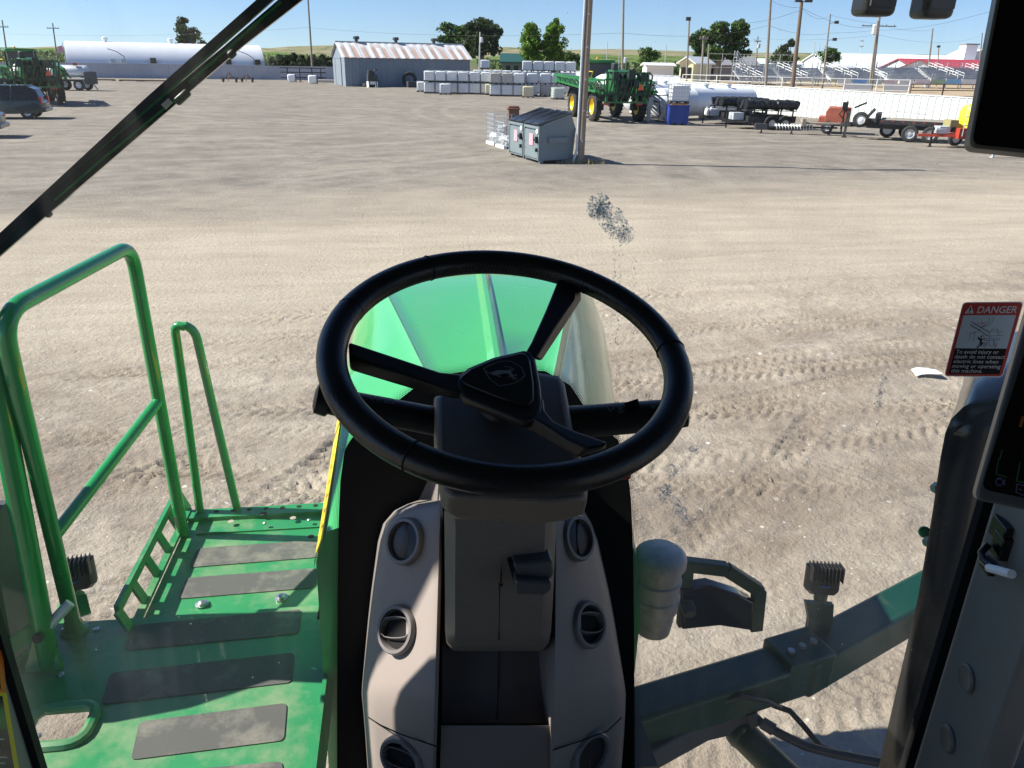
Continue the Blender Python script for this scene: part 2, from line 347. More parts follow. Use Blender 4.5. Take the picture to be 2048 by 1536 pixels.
# ================================================================ hills
def leafmat(name, c1, c2, sc=.35):
    if name in MATS: return MATS[name]
    mt = bpy.data.materials.new(name); mt.use_nodes = True; nt = mt.node_tree; N = nt.nodes; L = nt.links; b = N['Principled BSDF']
    b.inputs['Roughness'].default_value = .65; b.inputs['Specular IOR Level'].default_value = .25
    g = N.new('ShaderNodeNewGeometry'); nz = N.new('ShaderNodeTexNoise'); nz.inputs['Scale'].default_value = sc; nz.inputs['Detail'].default_value = 4; L.new(g.outputs['Position'], nz.inputs['Vector'])
    ad = N.new('ShaderNodeMath'); ad.operation = 'MULTIPLY_ADD'; L.new(g.outputs['Random Per Island'], ad.inputs[0]); ad.inputs[1].default_value = .5; L.new(nz.outputs[0], ad.inputs[2])
    mrn = N.new('ShaderNodeMapRange'); L.new(ad.outputs[0], mrn.inputs[0]); mrn.inputs[1].default_value = .45; mrn.inputs[2].default_value = 1.05
    mx = N.new('ShaderNodeMix'); mx.data_type = 'RGBA'; L.new(mrn.outputs[0], mx.inputs[0]); mx.inputs[6].default_value = c1 + (1,); mx.inputs[7].default_value = c2 + (1,)
    L.new(mx.outputs[2], b.inputs['Base Color'])
    tr = N.new('ShaderNodeBsdfTranslucent'); L.new(mx.outputs[2], tr.inputs[0]); ms = N.new('ShaderNodeMixShader'); ms.inputs[0].default_value = .3
    L.new(b.outputs[0], ms.inputs[1]); L.new(tr.outputs[0], ms.inputs[2]); L.new(ms.outputs[0], N['Material Output'].inputs[0])
    MATS[name] = mt; return mt
def hillmat(name, c1, c2, c3, sc):
    mt = bpy.data.materials.new(name); mt.use_nodes = True; nt = mt.node_tree; N = nt.nodes; L = nt.links; b = N['Principled BSDF']; b.inputs['Roughness'].default_value = 1; b.inputs['Specular IOR Level'].default_value = 0
    g = N.new('ShaderNodeNewGeometry'); out = None
    for k, (s_, a, bb, col) in enumerate(((sc, .42, .6, c2), (sc * 5, .52, .62, c3))):
        nz = N.new('ShaderNodeTexNoise'); nz.inputs['Scale'].default_value = s_; nz.inputs['Detail'].default_value = 6; nz.inputs['Roughness'].default_value = .65; L.new(g.outputs['Position'], nz.inputs['Vector'])
        r_ = N.new('ShaderNodeMapRange'); L.new(nz.outputs[0], r_.inputs[0]); r_.inputs[1].default_value = a; r_.inputs[2].default_value = bb
        mx = N.new('ShaderNodeMix'); mx.data_type = 'RGBA'; L.new(r_.outputs[0], mx.inputs[0]); mx.inputs[7].default_value = col + (1,)
        if out is None: mx.inputs[6].default_value = c1 + (1,)
        else: L.new(out, mx.inputs[6])
        out = mx.outputs[2]
    L.new(out, b.inputs['Base Color']); return mt
def ridge(name, u0, u1, t, prof, depth, mat, seed):          # a real hill: a rising slope, crest and back slope between two bearings
    mb = MB(); n = 90; rings = []
    for i in range(n + 1):
        u = u0 + (u1 - u0) * i / n
        d = ray(u, 117); d.z = 0; d.normalize()
        base = V(0, 0, 0) + d * t
        xx = np.array([u * .013]); hh_ = np.interp(u, [p[0] for p in prof], [p[1] for p in prof])
        k = base + d * depth
        top = hgt(k, hh_) + 2.5 * t / 900 * (float(fbm(xx, xx * 0 + seed, 4, seed)[0]) - .5)
        ring = []
        for s in (0, .2, .4, .6, .8, 1.0, 1.3, 1.8):
            q = base + d * depth * s; w = s * s * (3 - 2 * s) if s <= 1 else max(0, 1 - (s - 1) / .8)
            ring.append(q + V(0, 0, top * w - 1 + 1.5 * (random.random() - .5) * t / 900))
        rings.append(ring)
    mb.loft(rings, ring_closed=False, caps=False)
    return struct(name, mb, mat, smooth=True)
hm_tan = hillmat('hill_tan_grass', (.27, .23, .16), (.19, .19, .11), (.10, .12, .06), .006)
hm_grn = hillmat('hill_green_field', (.10, .16, .05), (.15, .17, .07), (.05, .085, .03), .008)
hm_brush = hillmat('hill_brush', (.13, .19, .06), (.09, .14, .045), (.05, .085, .03), .012)
ridge('hills', -700, 2900, 1500, [(-700, 90), (0, 93), (300, 92), (560, 93), (640, 88), (760, 92), (1010, 93), (1120, 98), (1250, 97), (1400, 101), (1560, 106), (1700, 107), (1900, 112), (2900, 130)], 500, hm_tan, 3)
ridge('hill', -700, 900, 520, [(-700, 86), (0, 92), (120, 93), (300, 98), (540, 102), (640, 108), (900, 118)], 180, hm_brush, 5)
ridge('hill', 850, 2900, 700, [(850, 117), (1000, 112), (1150, 108), (1300, 108), (1450, 112), (1600, 113), (1700, 110), (1900, 108), (2900, 125)], 250, hm_grn, 8)

# ================================================================ foliage
def leaves(mb, c, rad, n, size, flat=1.0):
    c = np.array(c); rad = np.array(rad)
    p = rng.normal(size=(n, 3)); p /= np.linalg.norm(p, axis=1)[:, None]; p *= (rng.random((n, 1)) ** .45)
    p = c + p * rad
    a = rng.normal(size=(n, 3)); a /= np.linalg.norm(a, axis=1)[:, None]; b = np.cross(a, rng.normal(size=(n, 3))); b /= np.linalg.norm(b, axis=1)[:, None]
    s = size * (.6 + .8 * rng.random((n, 1)))
    for i in range(n):
        A = a[i] * s[i]; Bv = b[i] * s[i] * .75; q = p[i]
        mb.add([q - A - Bv * .3, q - Bv, q + A, q + Bv], [(0, 1, 2, 3)])
def tree_(name, label, base, h, blobs, lm, leaf=.3, trunk=.25, th=.4, group=None, n=60, cat='tree', wood=None):
    """blobs: (dx, dy, z, rx, ry, rz) relative to base, in metres"""
    t = thing(name, label, cat, base, 0, group)
    tb = MB(); tb.tube([V(0, 0, -.1), V(.05, 0, h * th * .5), V(-.03, .05, h * th), V(0, 0, h * .8)], [trunk, trunk * .8, trunk * .6, trunk * .15], 8)
    for b in blobs[:8]: tb.tube([V(0, 0, h * th * .7), V(b[0] * .5, b[1] * .5, (h * th + b[2]) / 2), V(b[0], b[1], b[2])], [trunk * .45, trunk * .3, trunk * .1], 6)
    obj('trunk', tb, wood or m_wood2, t)
    cb = MB()
    for b in blobs:
        sub = 7
        for k in range(sub):
            o = rng.normal(size=3) * .42; r_ = (.45 + .3 * rng.random())
            leaves(cb, (b[0] + o[0] * b[3], b[1] + o[1] * b[4], b[2] + o[2] * b[5]), (b[3] * r_, b[4] * r_, b[5] * r_), int(n / sub * 3.2), leaf * .68)
    obj('crown', cb, lm, t)
    return t
def crown_blobs(pxs, base):             # picture-space clump centres (u, v, ru, rv) turned into metres around base
    k = mpx(base) ; out = []
    bu = 1024 + FPX * (Vector(base) - EYE).dot(cR) / (Vector(base) - EYE).dot(cF)
    for (u, v, ru, rv) in pxs:
        x = (u - bu) * k; z = hgt(base, v); d = random.uniform(-.5, .5) * ru * k
        out.append((x * cR.x - d * .2, x * cR.y + d, z, ru * k, ru * k, rv * k))
    return out
lm_dark = leafmat('leaves_dark', (.028, .045, .018), (.085, .12, .045))
lm_mid = leafmat('leaves_mid', (.03, .065, .015), (.10, .17, .045))
lm_bright = leafmat('leaves_bright', (.06, .13, .015), (.20, .34, .05))
lm_cedar = leafmat('leaves_cedar', (.025, .04, .018), (.075, .095, .04))
lm_spring = leafmat('leaves_spring', (.10, .13, .04), (.22, .24, .10))
def gp(u, t, z=0.0):                     # ground point seen in picture column u at axial distance t
    x = (u - 1024) / FPX; y = (cR.z * x + cF.z + (EYE.z - z) / t) / cU.z
    return EYE + (cR * x - cU * y + cF) * t
def yaw_of(a, b): return math.atan2(b.y - a.y, b.x - a.x)
RIGHT_YAW = math.atan2(_r0.y, _r0.x)
# ================================================================ boundary walls and fence
m_gwall = M('grey_panel_wall', (.42, .43, .47), .7, var=.08, scale=.4)
def ribbed(name, label, a, b, z, mat, pitch_=.3, thick=.05, cat='wall', cap=True):
    a, b = Vector(a), Vector(b); L_ = (b - a).length; t = thing(name, label, cat, a, yaw_of(a, b))
    mb = MB(); n = int(L_ / pitch_); pts = []
    for i in range(n):
        x = i * pitch_
        pts += [(x, 0), (x + pitch_ * .74, 0), (x + pitch_ * .80, -.05), (x + pitch_ * .92, -.05)]
    pts.append((L_, 0))
    mb.loft([[V(x, y, 0.02) for x, y in pts] + [V(x, y + .02, 0.02) for x, y in pts[::-1]], [V(x, y, z) for x, y in pts] + [V(x, y + .02, z) for x, y in pts[::-1]]])
    obj('panel', mb, mat, t)
    if cap:
        c = MB(); c.bx(0, L_, -.05, .05, z, z + .06); obj('cap_rail', c, mat, t)
    return t
wA = gp(-260, 106); wB = gp(676, 122)
ribbed('metal_wall', 'long low grey sheet metal wall in front of the silver arched hall', wA, wB, 1.95, m_gwall, 1.2)
ribbed('metal_wall', 'shaded grey sheet metal wall behind the white storage tanks', gp(1120, 98), gp(1356, 73.5), 2.4, m_gwall, 1.2)
m_fence = M('white_sheet', (.60, .62, .585), .45, var=.04, scale=1.2, dirt=(.6, .57, .5), dscale=.8, damt=.25)
fA = gp(1355, 72.5); fB = gp(1952, 46); fC = gp(2300, 39)
ribbed('metal_fence', 'tall white corrugated metal fence running along the right side of the yard', fA, fA + (fB - fA) * 1.35, 2.0, m_fence, .55, cat='fence')

# ================================================================ buildings
m_quon = M('bright_sheet_steel', (.80, .81, .83), .38, metal=.08, var=.04, scale=.6)
m_blueg = M('blue_grey_siding', (.215, .25, .285), .55, var=.08, scale=1.5, metal=.1)
def quonset():
    a = gp(138, 122); b = gp(533, 134); L_ = (b - a).length
    t = thing('arched_hall', 'long silver arched metal hall with roof vents behind the grey wall', 'hall', a, yaw_of(a, b))
    R_ = hgt(a, 81) ; n = 22; mb = MB(); rings = []
    nx = int(L_ / .6)
    for i in range(nx + 1):
        x = i * L_ / nx; rr = R_ + (.04 if i % 2 else 0)
        rings.append([V(x, R_ * 1.05 - math.cos(math.pi * k / n) * rr * 1.05, math.sin(math.pi * k / n) * rr) for k in range(n + 1)])
    mb.loft(rings, ring_closed=False, caps=False); obj('roof', mb, m_quon, t, smooth=True)
    for x in (0.15, L_ - .15):
        e = MB(); e.prism([V(x, R_ * 1.05 - math.cos(math.pi * k / n) * R_ * 1.03, math.sin(math.pi * k / n) * R_ * .99) for k in range(n + 1)], (.1, 0, 0)); obj('end_wall', e, m_white, t)
    for u in (215, 345):
        x = (u - 138) / (533 - 138) * L_; v = MB(); v.lathe([(.25, 0), (.3, .35), (.45, .4), (.45, .7), (.15, .85)], (x, R_ * 1.05, R_ - .05), n=12); obj('roof_vent', v, m_quon, t, smooth=True)
    for u in (302, 380, 455, 517):
        x = (u - 138) / (533 - 138) * L_; w = MB(); w.bx(x - .45, x + .45, -.12, .5, 1.95, 2.75); obj('window', w, m_glassdk, t)
    for u in (225, 245):
        x = (u - 138) / (533 - 138) * L_; w = MB(); w.bx(x - .35, x + .35, -.3, .3, 1.9, 2.5); obj('wall_box', w, m_galv, t)
    for u in (218, 480):
        x = (u - 138) / (533 - 138) * L_; w = MB(); w.tube([V(x, .6, 4.0), V(x + 1.2, .05, 3.6), V(x + 2.2, -.1, 2.9), V(x + 2.2, -.1, 1.9)], .06, 6); obj('conduit', w, m_dkgrey, t)
quonset()
# blue-grey shed with rust-streaked roof
m_shroof = bpy.data.materials.new('rust_streaked_roof'); m_shroof.use_nodes = True
def rustroof():
    nt = m_shroof.node_tree; N = nt.nodes; L = nt.links; b = N['Principled BSDF']; b.inputs['Roughness'].default_value = .5
    tc = N.new('ShaderNodeTexCoord'); sp = N.new('ShaderNodeSeparateXYZ'); L.new(tc.outputs['Object'], sp.inputs[0])
    def ma(op, a, b2=None):
        n = N.new('ShaderNodeMath'); n.operation = op
        for i, x in enumerate((a, b2)):
            if x is None: continue
            if isinstance(x, (int, float)): n.inputs[i].default_value = x
            else: L.new(x, n.inputs[i])
        return n.outputs[0]
    saw = ma('FRACT', ma('MULTIPLY', sp.outputs[0], 1 / 1.32)); band = ma('LESS_THAN', saw, .5)
    nz = N.new('ShaderNodeTexNoise'); nz.inputs['Scale'].default_value = 1.2; nz.inputs['Detail'].default_value = 5; L.new(tc.outputs['Object'], nz.inputs['Vector'])
    low = N.new('ShaderNodeMapRange'); L.new(ma('ADD', sp.outputs[2], ma('MULTIPLY', ma('SUBTRACT', nz.outputs[0], .5), .8)), low.inputs[0])
    low.inputs[1].default_value = 5.05; low.inputs[2].default_value = 4.5
    f = ma('MULTIPLY', ma('MULTIPLY', band, low.outputs[0]), .85)
    mx = N.new('ShaderNodeMix'); mx.data_type = 'RGBA'; L.new(f, mx.inputs[0]); mx.inputs[6].default_value = (.60, .60, .60, 1); mx.inputs[7].default_value = (.40, .26, .20, 1)
    n2 = N.new('ShaderNodeTexNoise'); n2.inputs['Scale'].default_value = .7; n2.inputs['Detail'].default_value = 6; L.new(tc.outputs['Object'], n2.inputs['Vector'])
    r2 = N.new('ShaderNodeMapRange'); L.new(n2.outputs[0], r2.inputs[0]); r2.inputs[1].default_value = .56; r2.inputs[2].default_value = .7; r2.inputs[4].default_value = .55
    m2 = N.new('ShaderNodeMix'); m2.data_type = 'RGBA'; L.new(r2.outputs[0], m2.inputs[0]); L.new(mx.outputs[2], m2.inputs[6]); m2.inputs[7].default_value = (.42, .27, .2, 1)
    L.new(m2.outputs[2], b.inputs['Base Color'])
rustroof()
def shed():
    A = atz(692, 173); rz = math.radians(15); dv_ = V(math.cos(rz), math.sin(rz), 0); q_ = ray(940, 140); L_ = (A.y * q_.x - A.x * q_.y) / (dv_.x * q_.y - dv_.y * q_.x); Bp = A + dv_ * L_; D_ = 8.0
    t = thing('metal_shed', 'blue grey metal shed with rust streaked gable roof and three ridge vents', 'shed', A, rz)
    ze = hgt(A, 113); zr = hgt(A, 83)
    w = MB(); n = int(L_ / .9); pts = []
    for i in range(n): x = i * L_ / n; pts += [(x, 0), (x + .7 * L_ / n, 0), (x + .8 * L_ / n, -.04), (x + .95 * L_ / n, -.04)]
    pts.append((L_, 0)); prof = [(0, D_)] + pts + [(L_, D_)]
    w.loft([[V(x, y, 0) for x, y in prof], [V(x, y, ze) for x, y in prof]], caps=False)
    for x in (0, L_): w.add([V(x, 0, ze), V(x, D_ / 2, zr - .05), V(x, D_, ze)], [(0, 1, 2)])
    obj('wall', w, m_blueg, t)
    d = MB(); d.bx(-.06, -.01, 2.2, 6.0, .05, 3.3); d.bx(-.10, -.06, 2.1, 2.25, .05, 3.4); d.bx(-.10, -.06, 5.95, 6.1, .05, 3.4); d.bx(-.1, -.06, 2.1, 6.1, 3.3, 3.45); obj('door', d, m_blueg, t)
    r = MB(); o = .35; k = (zr - ze) / (D_ / 2)
    for s in (0, 1):
        y0 = -o if s == 0 else D_ + o; nn = int(L_ / .46); top = []; 
        rings = []
        for i in range(nn + 1):
            x = -o + i * (L_ + 2 * o) / nn; dz = .05 if i % 2 else 0
            rings.append([V(x, y0, ze - o * k + dz), V(x, D_ / 2, zr + dz), V(x, D_ / 2, zr + dz + .04), V(x, y0, ze - o * k + dz + .04)])
        r.loft(rings)
    obj('roof', r, m_shroof, t)
    c = MB(); c.bx(-o, L_ + o, D_ / 2 - .2, D_ / 2 + .2, zr + .03, zr + .13); obj('ridge_cap', c, m_galv, t)
    for u in (718, 798, 878):
        x = (u - 680) / (935 - 680) * L_; v = MB(); v.lathe([(.22, 0), (.22, .3), (.42, .34), (.42, .62), (.34, .7)], (x, D_ / 2, zr + .05), n=12); obj('roof_vent', v, m_dkgrey, t)
    return A, Bp, rz, t
shA, shB, shRz, sh_t = shed()
def house(name, label, u0, u1, t, ve, vr, vb, wall, roof, gable_front=True, depth=9, cat='house', trim=None, win=True, rot=0.0):
    a = gp(u0, t); b = gp(u1, t); W = (b - a).length; T = thing(name, label, cat, a, RIGHT_YAW + rot)
    ze = hgt(a, ve); zr = hgt(a, vr); w = MB(); w.bx(0, W, 0, depth, 0, ze)
    r = MB(); o = .5
    if gable_front:
        w.prism([V(0, .01, ze), V(W, .01, ze), V(W / 2, .01, zr)], (0, depth - .02, 0))
        k = (zr - ze) / (W / 2)
        for s in (0, 1):
            x0 = -o if s == 0 else W + o
            r.prism([V(x0, -o, ze - o * k + .05), V(W / 2, -o, zr + .05), V(W / 2, -o, zr + .25), V(x0, -o, ze - o * k + .25)], (0, depth + 2 * o, 0))
    else:
        k = (zr - ze) / (depth / 2)
        for x in (0.01, W - .01): w.add([V(x, 0, ze), V(x, depth / 2, zr), V(x, depth, ze)], [(0, 1, 2)])
        for s in (0, 1):
            y0 = -o if s == 0 else depth + o
            r.prism([V(-o, y0, ze - o * k + .05), V(-o, depth / 2, zr + .05), V(-o, depth / 2, zr + .25), V(-o, y0, ze - o * k + .25)], (W + 2 * o, 0, 0))
    obj('wall', w, wall, T); obj('roof', r, roof, T)
    if win:
        for fx in (.3, .7):
            q = MB(); q.bx(W * fx - .4, W * fx + .4, -.06, 0, ze * .35, ze * .8); obj('window', q, m_glassdk, T)
    return T
m_cream = M('cream_siding', (.72, .66, .42), .7, var=.05); m_groof = M('green_roof', (.02, .08, .075), .5, var=.1)
m_groof2 = M('grey_shingle', (.20, .20, .21), .8, var=.15); m_wroof = M('white_roof', (.76, .78, .78), .45, var=.04, scale=.3); m_redroof = M('red_roof', (.40, .045, .055), .45, var=.08, scale=.5)
m_olive = M('olive_siding', (.19, .21, .17), .7, var=.1)
house('small_house', 'small dark house with a deep green roof behind the stacked white totes', 1004, 1044, 150, 124, 109, 140, m_olive, m_groof, False, 7)
house('small_house', 'small pale yellow house with a steep white gable beside the big round tree', 1356, 1384, 128, 125, 115.5, 147, m_cream, m_white, True, 9, rot=-.55)
house('dark_house', 'grey roofed house half hidden below the big round tree', 1382, 1512, 165, 130, 113, 150, m_groof2, m_groof2, False, 12)
house('pale_hall', 'low pale metal hall seen through the bleachers beyond the big round tree', 1488, 1600, 210, 128, 118, 140, m_white, m_wroof, False, 14)
house('white_barn', 'long white roofed show barn behind the grandstand', 1668, 1990, 205, 139, 107, 150, m_white, m_wroof, False, 34)
house('red_barn', 'red roofed show barn with a white gable end behind the grandstand', 1788, 1864, 178, 139, 119.5, 150, m_wroof, m_redroof, True, 8, win=False, rot=-.5)
house('red_wing', 'long red roof wing joined beyond the white gable', 1832, 2080, 184, 141, 119, 150, m_wroof, m_redroof, False, 22, cat='barn', win=False)
house('far_shed', 'white shed with a steep roof at the far end of the red barn', 1928, 1972, 215, 112, 100, 140, m_white, m_wroof, True, 12, win=False)
def tower():
    a = gp(1917, 212); T = thing('roof_tower', 'boxy grey announcer tower rising above the white barn roof', 'tower', a, RIGHT_YAW)
    z0, z1 = hgt(a, 108), hgt(a, 87); w = MB(); w.bx(0, 3.1, 0, 3.5, 0, z1 - .3); obj('wall', w, m_wroof, T)
    r = MB(); r.bx(-.3, 3.4, -.3, 3.8, z1 - .3, z1); obj('roof', r, m_groof2, T)
    q = MB(); q.bx(3.1, 3.16, .4, 3.1, z0 - .3, z1 - .7); obj('window', q, m_glassdk, T)
tower()
house('white_shed', 'low white roofed shed beyond the sprayer on the right', 1292, 1345, 160, 132, 127.5, 150, m_white, m_wroof, False, 6, win=False)

# ================================================================ trees
def tree_px(name, label, u, t, vtop, pxs, lm, leaf, trunk, n=60, th=.35, **k):
    b = gp(u, t); return tree_(name, label, b, hgt(b, vtop), crown_blobs(pxs, b), lm, leaf, trunk, th, n=n, **k)
tree_px('pine_tree', 'tall dark evergreen tree standing behind the silver arched hall', 383, 165, 38, [(380, 50, 12, 10), (384, 62, 17, 10), (380, 76, 18, 12), (383, 92, 17, 12), (376, 84, 13, 12), (392, 72, 10, 10), (383, 42, 7, 6)], lm_dark, .32, .35, n=220)
tree_px('small_tree', 'pale thin leaved tree next to the evergreen behind the silver hall', 403, 172, 62, [(400, 76, 11, 8), (412, 82, 9, 8), (404, 70, 7, 6), (395, 86, 10, 8)], lm_spring, .25, .15, n=90)
tree_px('large_tree', 'mid green leafy tree directly behind the right end of the shed roof', 912, 172, 52, [(908, 66, 22, 12), (925, 60, 16, 11), (898, 78, 13, 10), (918, 80, 22, 14), (932, 96, 14, 14)], lm_mid, .4, .4, n=240)
tree_px('large_tree', 'wide dark evergreen tree with uneven crown behind the meter box pole', 962, 165, 38, [(955, 48, 18, 10), (940, 56, 14, 10), (975, 54, 14, 9), (962, 64, 27, 15), (988, 70, 14, 14), (948, 80, 22, 16), (975, 86, 20, 16), (958, 100, 20, 14), (985, 96, 12, 10)], lm_dark, .4, .5, n=280)
tree_px('poplar_tree', 'taller left one of the two bright green trees beside the green roofed house', 1064, 150, 42, [(1062, 56, 13, 14), (1055, 76, 15, 16), (1072, 80, 15, 18), (1060, 98, 19, 18), (1068, 112, 17, 12), (1050, 108, 12, 14)], lm_bright, .32, .3, n=330)
tree_px('poplar_tree', 'right one of the two bright green trees, just left of the near pole', 1106, 152, 46, [(1106, 58, 12, 12), (1098, 76, 14, 15), (1114, 80, 15, 18), (1104, 98, 17, 18), (1118, 104, 12, 12), (1096, 112, 14, 12)], lm_bright, .32, .3, n=330)
tree_px('small_tree', 'small round green tree above the folded sprayer boom', 1296, 165, 86, [(1296, 100, 15, 10), (1288, 112, 15, 10), (1306, 112, 14, 10), (1296, 120, 17, 8)], lm_mid, .3, .2, n=170)
tree_px('large_tree', 'big round leafy tree behind the tall light poles near the yellow house', 1432, 150, 43, [(1400, 70, 20, 15), (1425, 58, 22, 13), (1455, 56, 20, 13), (1476, 55, 11, 10), (1440, 78, 30, 18), (1410, 92, 24, 16), (1458, 92, 22, 20), (1388, 84, 14, 14), (1432, 108, 26, 14), (1466, 108, 14, 12), (1395, 112, 18, 12)], lm_mid, .4, .55, n=310)
tree_px('cedar_tree', 'dark conical cedar tree behind the left end of the grandstand', 1567, 155, 78, [(1572, 86, 9, 8), (1566, 98, 15, 10), (1562, 110, 22, 10), (1572, 118, 22, 9), (1556, 122, 18, 8)], lm_dark, .3, .3, n=230)
tree_px('small_tree', 'pale green tree behind the grandstand left of the white barn', 1648, 175, 95, [(1640, 106, 13, 9), (1654, 104, 12, 9), (1646, 118, 19, 11), (1662, 118, 12, 10)], lm_mid, .3, .2, n=150)
tree_px('low_tree', 'low dark tree peeking over the right end of the white barn roof', 1975, 225, 96, [(1975, 106, 14, 9), (1960, 112, 12, 8)], lm_dark, .35, .2, n=130)
tree_px('low_tree', 'dark bushy tree close to the right edge of the green roofed house', 1130, 175, 100, [(1128, 112, 14, 11), (1146, 118, 13, 9), (1160, 120, 12, 8)], lm_mid, .35, .2, n=120)
for k, u in enumerate((548, 562, 577, 591, 606, 620, 634, 648, 661)):
    v = 112 + random.uniform(-3, 3)
    o = tree_px('cedar_tree', 'olive green cedar, %s of the dense row behind the wall beside the shed' % ('leftmost', 'second from left', 'third from left', 'fourth from left', 'middle', 'fourth from right', 'third from right', 'second from right', 'rightmost')[k], u, 134, v,
            [(u, v + 5, 6, 6), (u - 2, v + 14, 9, 8), (u + 3, v + 20, 9, 8), (u, v + 27, 10, 9)], lm_cedar, .28, .15, n=90, group='cedars in a row beside the shed')
def brush(name, mat, n, u0, u1, t0, t1, hmax, size, seed):
    mb = MB(); r_ = np.random.default_rng(seed)
    for i in range(n):
        u = r_.uniform(u0, u1); t = t0 * (t1 / t0) ** r_.random(); b = gp(u, t); h = hmax * (.4 + .6 * r_.random()) * (.6 + t / t1 * .8)
        leaves(mb, (b.x, b.y, h * .45), (h * 1.1, h * .9, h * .5), 26, size * (.7 + .6 * t / t1))
    return tag(obj(name, mb, mat), kind='stuff')
brush('brush', leafmat('brush_far', (.09, .13, .05), (.19, .23, .10)), 620, -100, 660, 170, 560, 3.4, .7, 3)
brush('brush', leafmat('brush_right', (.06, .10, .035), (.13, .18, .06)), 520, 960, 2050, 230, 690, 3.2, .75, 4)
brush('brush', leafmat('brush_bank', (.03, .05, .02), (.08, .11, .04)), 90, 1500, 1860, 900, 1900, 9, 1.8, 6)

# ================================================================ poles and wires
def pole(label, u_b, t, u_t, v_t, r=.14, mat=None, arms=(), lamps=(), boxes=(), name='utility_pole', cat='pole', group=None):
    b = gp(u_b, t); z = hgt(b, v_t); T = thing(name, label, cat, b, RIGHT_YAW, group)
    topw = (u_t - (1024 + FPX * (V(b.x, b.y, z) - EYE).dot(cR) / (V(b.x, b.y, z) - EYE).dot(cF))) * mpx(b)
    mb = MB(); mb.tube([V(0, 0, -.3), V(topw, 0, z)], [r, r * .68], 10); obj('shaft', mb, mat or m_wood2, T)
    for (dv, w, off) in arms:
        zz = z - dv; a = MB(); a.beam(V(topw * zz / z - w + off, -.12, zz), V(topw * zz / z + w + off, -.12, zz), .12, .14); 
        for s in (-.9, -.45, .45, .9): a.cyl(V(topw * zz / z + off + s * w, -.12, zz + .06), V(topw * zz / z + off + s * w, -.12, zz + .28), .05, 6)
        obj('crossarm', a, m_wood2, T)
    for (dv, dx) in lamps:
        zz = z - dv; a = MB(); xx = topw * zz / z
        a.beam(V(xx, 0, zz), V(xx + dx, -.2, zz + .15), .06, .06); a.box(V(xx + dx * 1.3, -.35, zz + .18), (.55, .35, .4)); obj('floodlight', a, m_dkgrey, T)
    for (dv, dx, s_) in boxes:
        zz = z - dv; a = MB(); a.lathe([(s_ * .5, 0), (s_ * .55, .1), (s_ * .55, s_ * 1.4), (s_ * .3, s_ * 1.6)], (topw * zz / z + dx, -.15, zz), n=10); obj('transformer', a, m_galv, T)
    return T
pole('utility pole with a crossarm at the far left edge beyond the sprayer', 18, 150, 4, 40, .16, arms=[(1.2, 1.1, 0)])
pole('utility pole with one crossarm left of the silver arched hall', 117, 165, 105, 46, .17, arms=[(1.0, 1.3, 0)])
pole('tall slim pole rising between the silver hall and the blue grey shed', 626, 126, 612, -60, .17)
pole('short pale pole with a meter box in front of the wide dark tree', 958, 132, 960, 64, .14, m_galv, boxes=[(1.6, .3, .5)])
pole('tall pole behind the folded sprayer with a small transformer', 1244, 95, 1249, -70, .16, boxes=[(10.5, .3, .4)])
pole('floodlight pole with a lamp on top beside the yellow house', 1372, 96, 1379, 36, .14, lamps=[(.3, -.15)], name='light_pole')
pole('utility pole with a short crossarm in front of the big round tree', 1400, 100, 1408, 72, .17, m_wood2, arms=[(.35, .55, 0)])
pole('short plain post pole in front of the big round tree', 1413, 92, 1418, 88, .15)
pole('tall wooden pole at the left end of the grandstand', 1530, 84, 1546, -60, .17)
pole('tall thick wooden pole with lamps standing just behind the white fence', 1580, 68, 1604, 2, .20, m_wood, lamps=[(.1, .35), (.1, -.3)], name='light_pole')
pole('distant pole with a stubby transformer bank left of the tall wooden poles', 1510, 160, 1516, 73, .17, arms=[(.9, .7, 0)], boxes=[(2.2, .2, .6)])
pole('arena light pole with three lamps in a column', 1644, 118, 1661, 28, .15, lamps=[(1.3, .7), (3.6, .7), (5.9, .7)], name='light_pole')
pole('tall twin pole with transformer frame behind the grandstand', 1742, 120, 1761, 20, .24, arms=[(2.2, 2.6, 0)], boxes=[(3.4, -.6, .9)])
pole('slimmer pole leaning beside the twin transformer pole', 1738, 119, 1756, 42, .18)
pole('utility pole with a low crossarm in front of the white barn roof', 1853, 150, 1866, 57, .19, arms=[(7.0, 1.6, 0)], boxes=[(10.5, -.3, .5)])
pole('short lamp pole behind the white barn roof', 1873, 160, 1878, 92, .14, lamps=[(.3, -.2)], name='light_pole')
pole('distant pole near the boxy tower', 1956, 200, 1965, 66, .2)
pole('pale brown leaning pole next to the black display', 1962, 78, 1999, -30, .17, M('pale_pole', (.36, .29, .21), .8, var=.2))
pole('thin steel mast on the hill left of the twin transformer pole', 1716, 220, 1725, 73, .12, m_galv, arms=[(1.2, .5, 0), (2.6, .5, 0)])
for u, t_, vt, lab in ((1622, 190, 84, 'thin distant pole left of the three lamp arena pole'), (1632, 195, 86, 'second thin distant pole close to the three lamp arena pole'), (1212, 210, 83, 'thin distant pole between the near pole and the sprayer'), (1236, 230, 96, 'short distant pole beside the sprayer transformer pole'), (1328, 180, 90, 'thin distant pole right of the small round tree'), (1141, 210, 95, 'thin distant pole left of the near wooden pole'), (1672, 185, 108, 'short distant pole at the left corner of the white barn')):
    pole(lab, u, t_, u + (u - 960) * .012, vt, .13, m_galv)
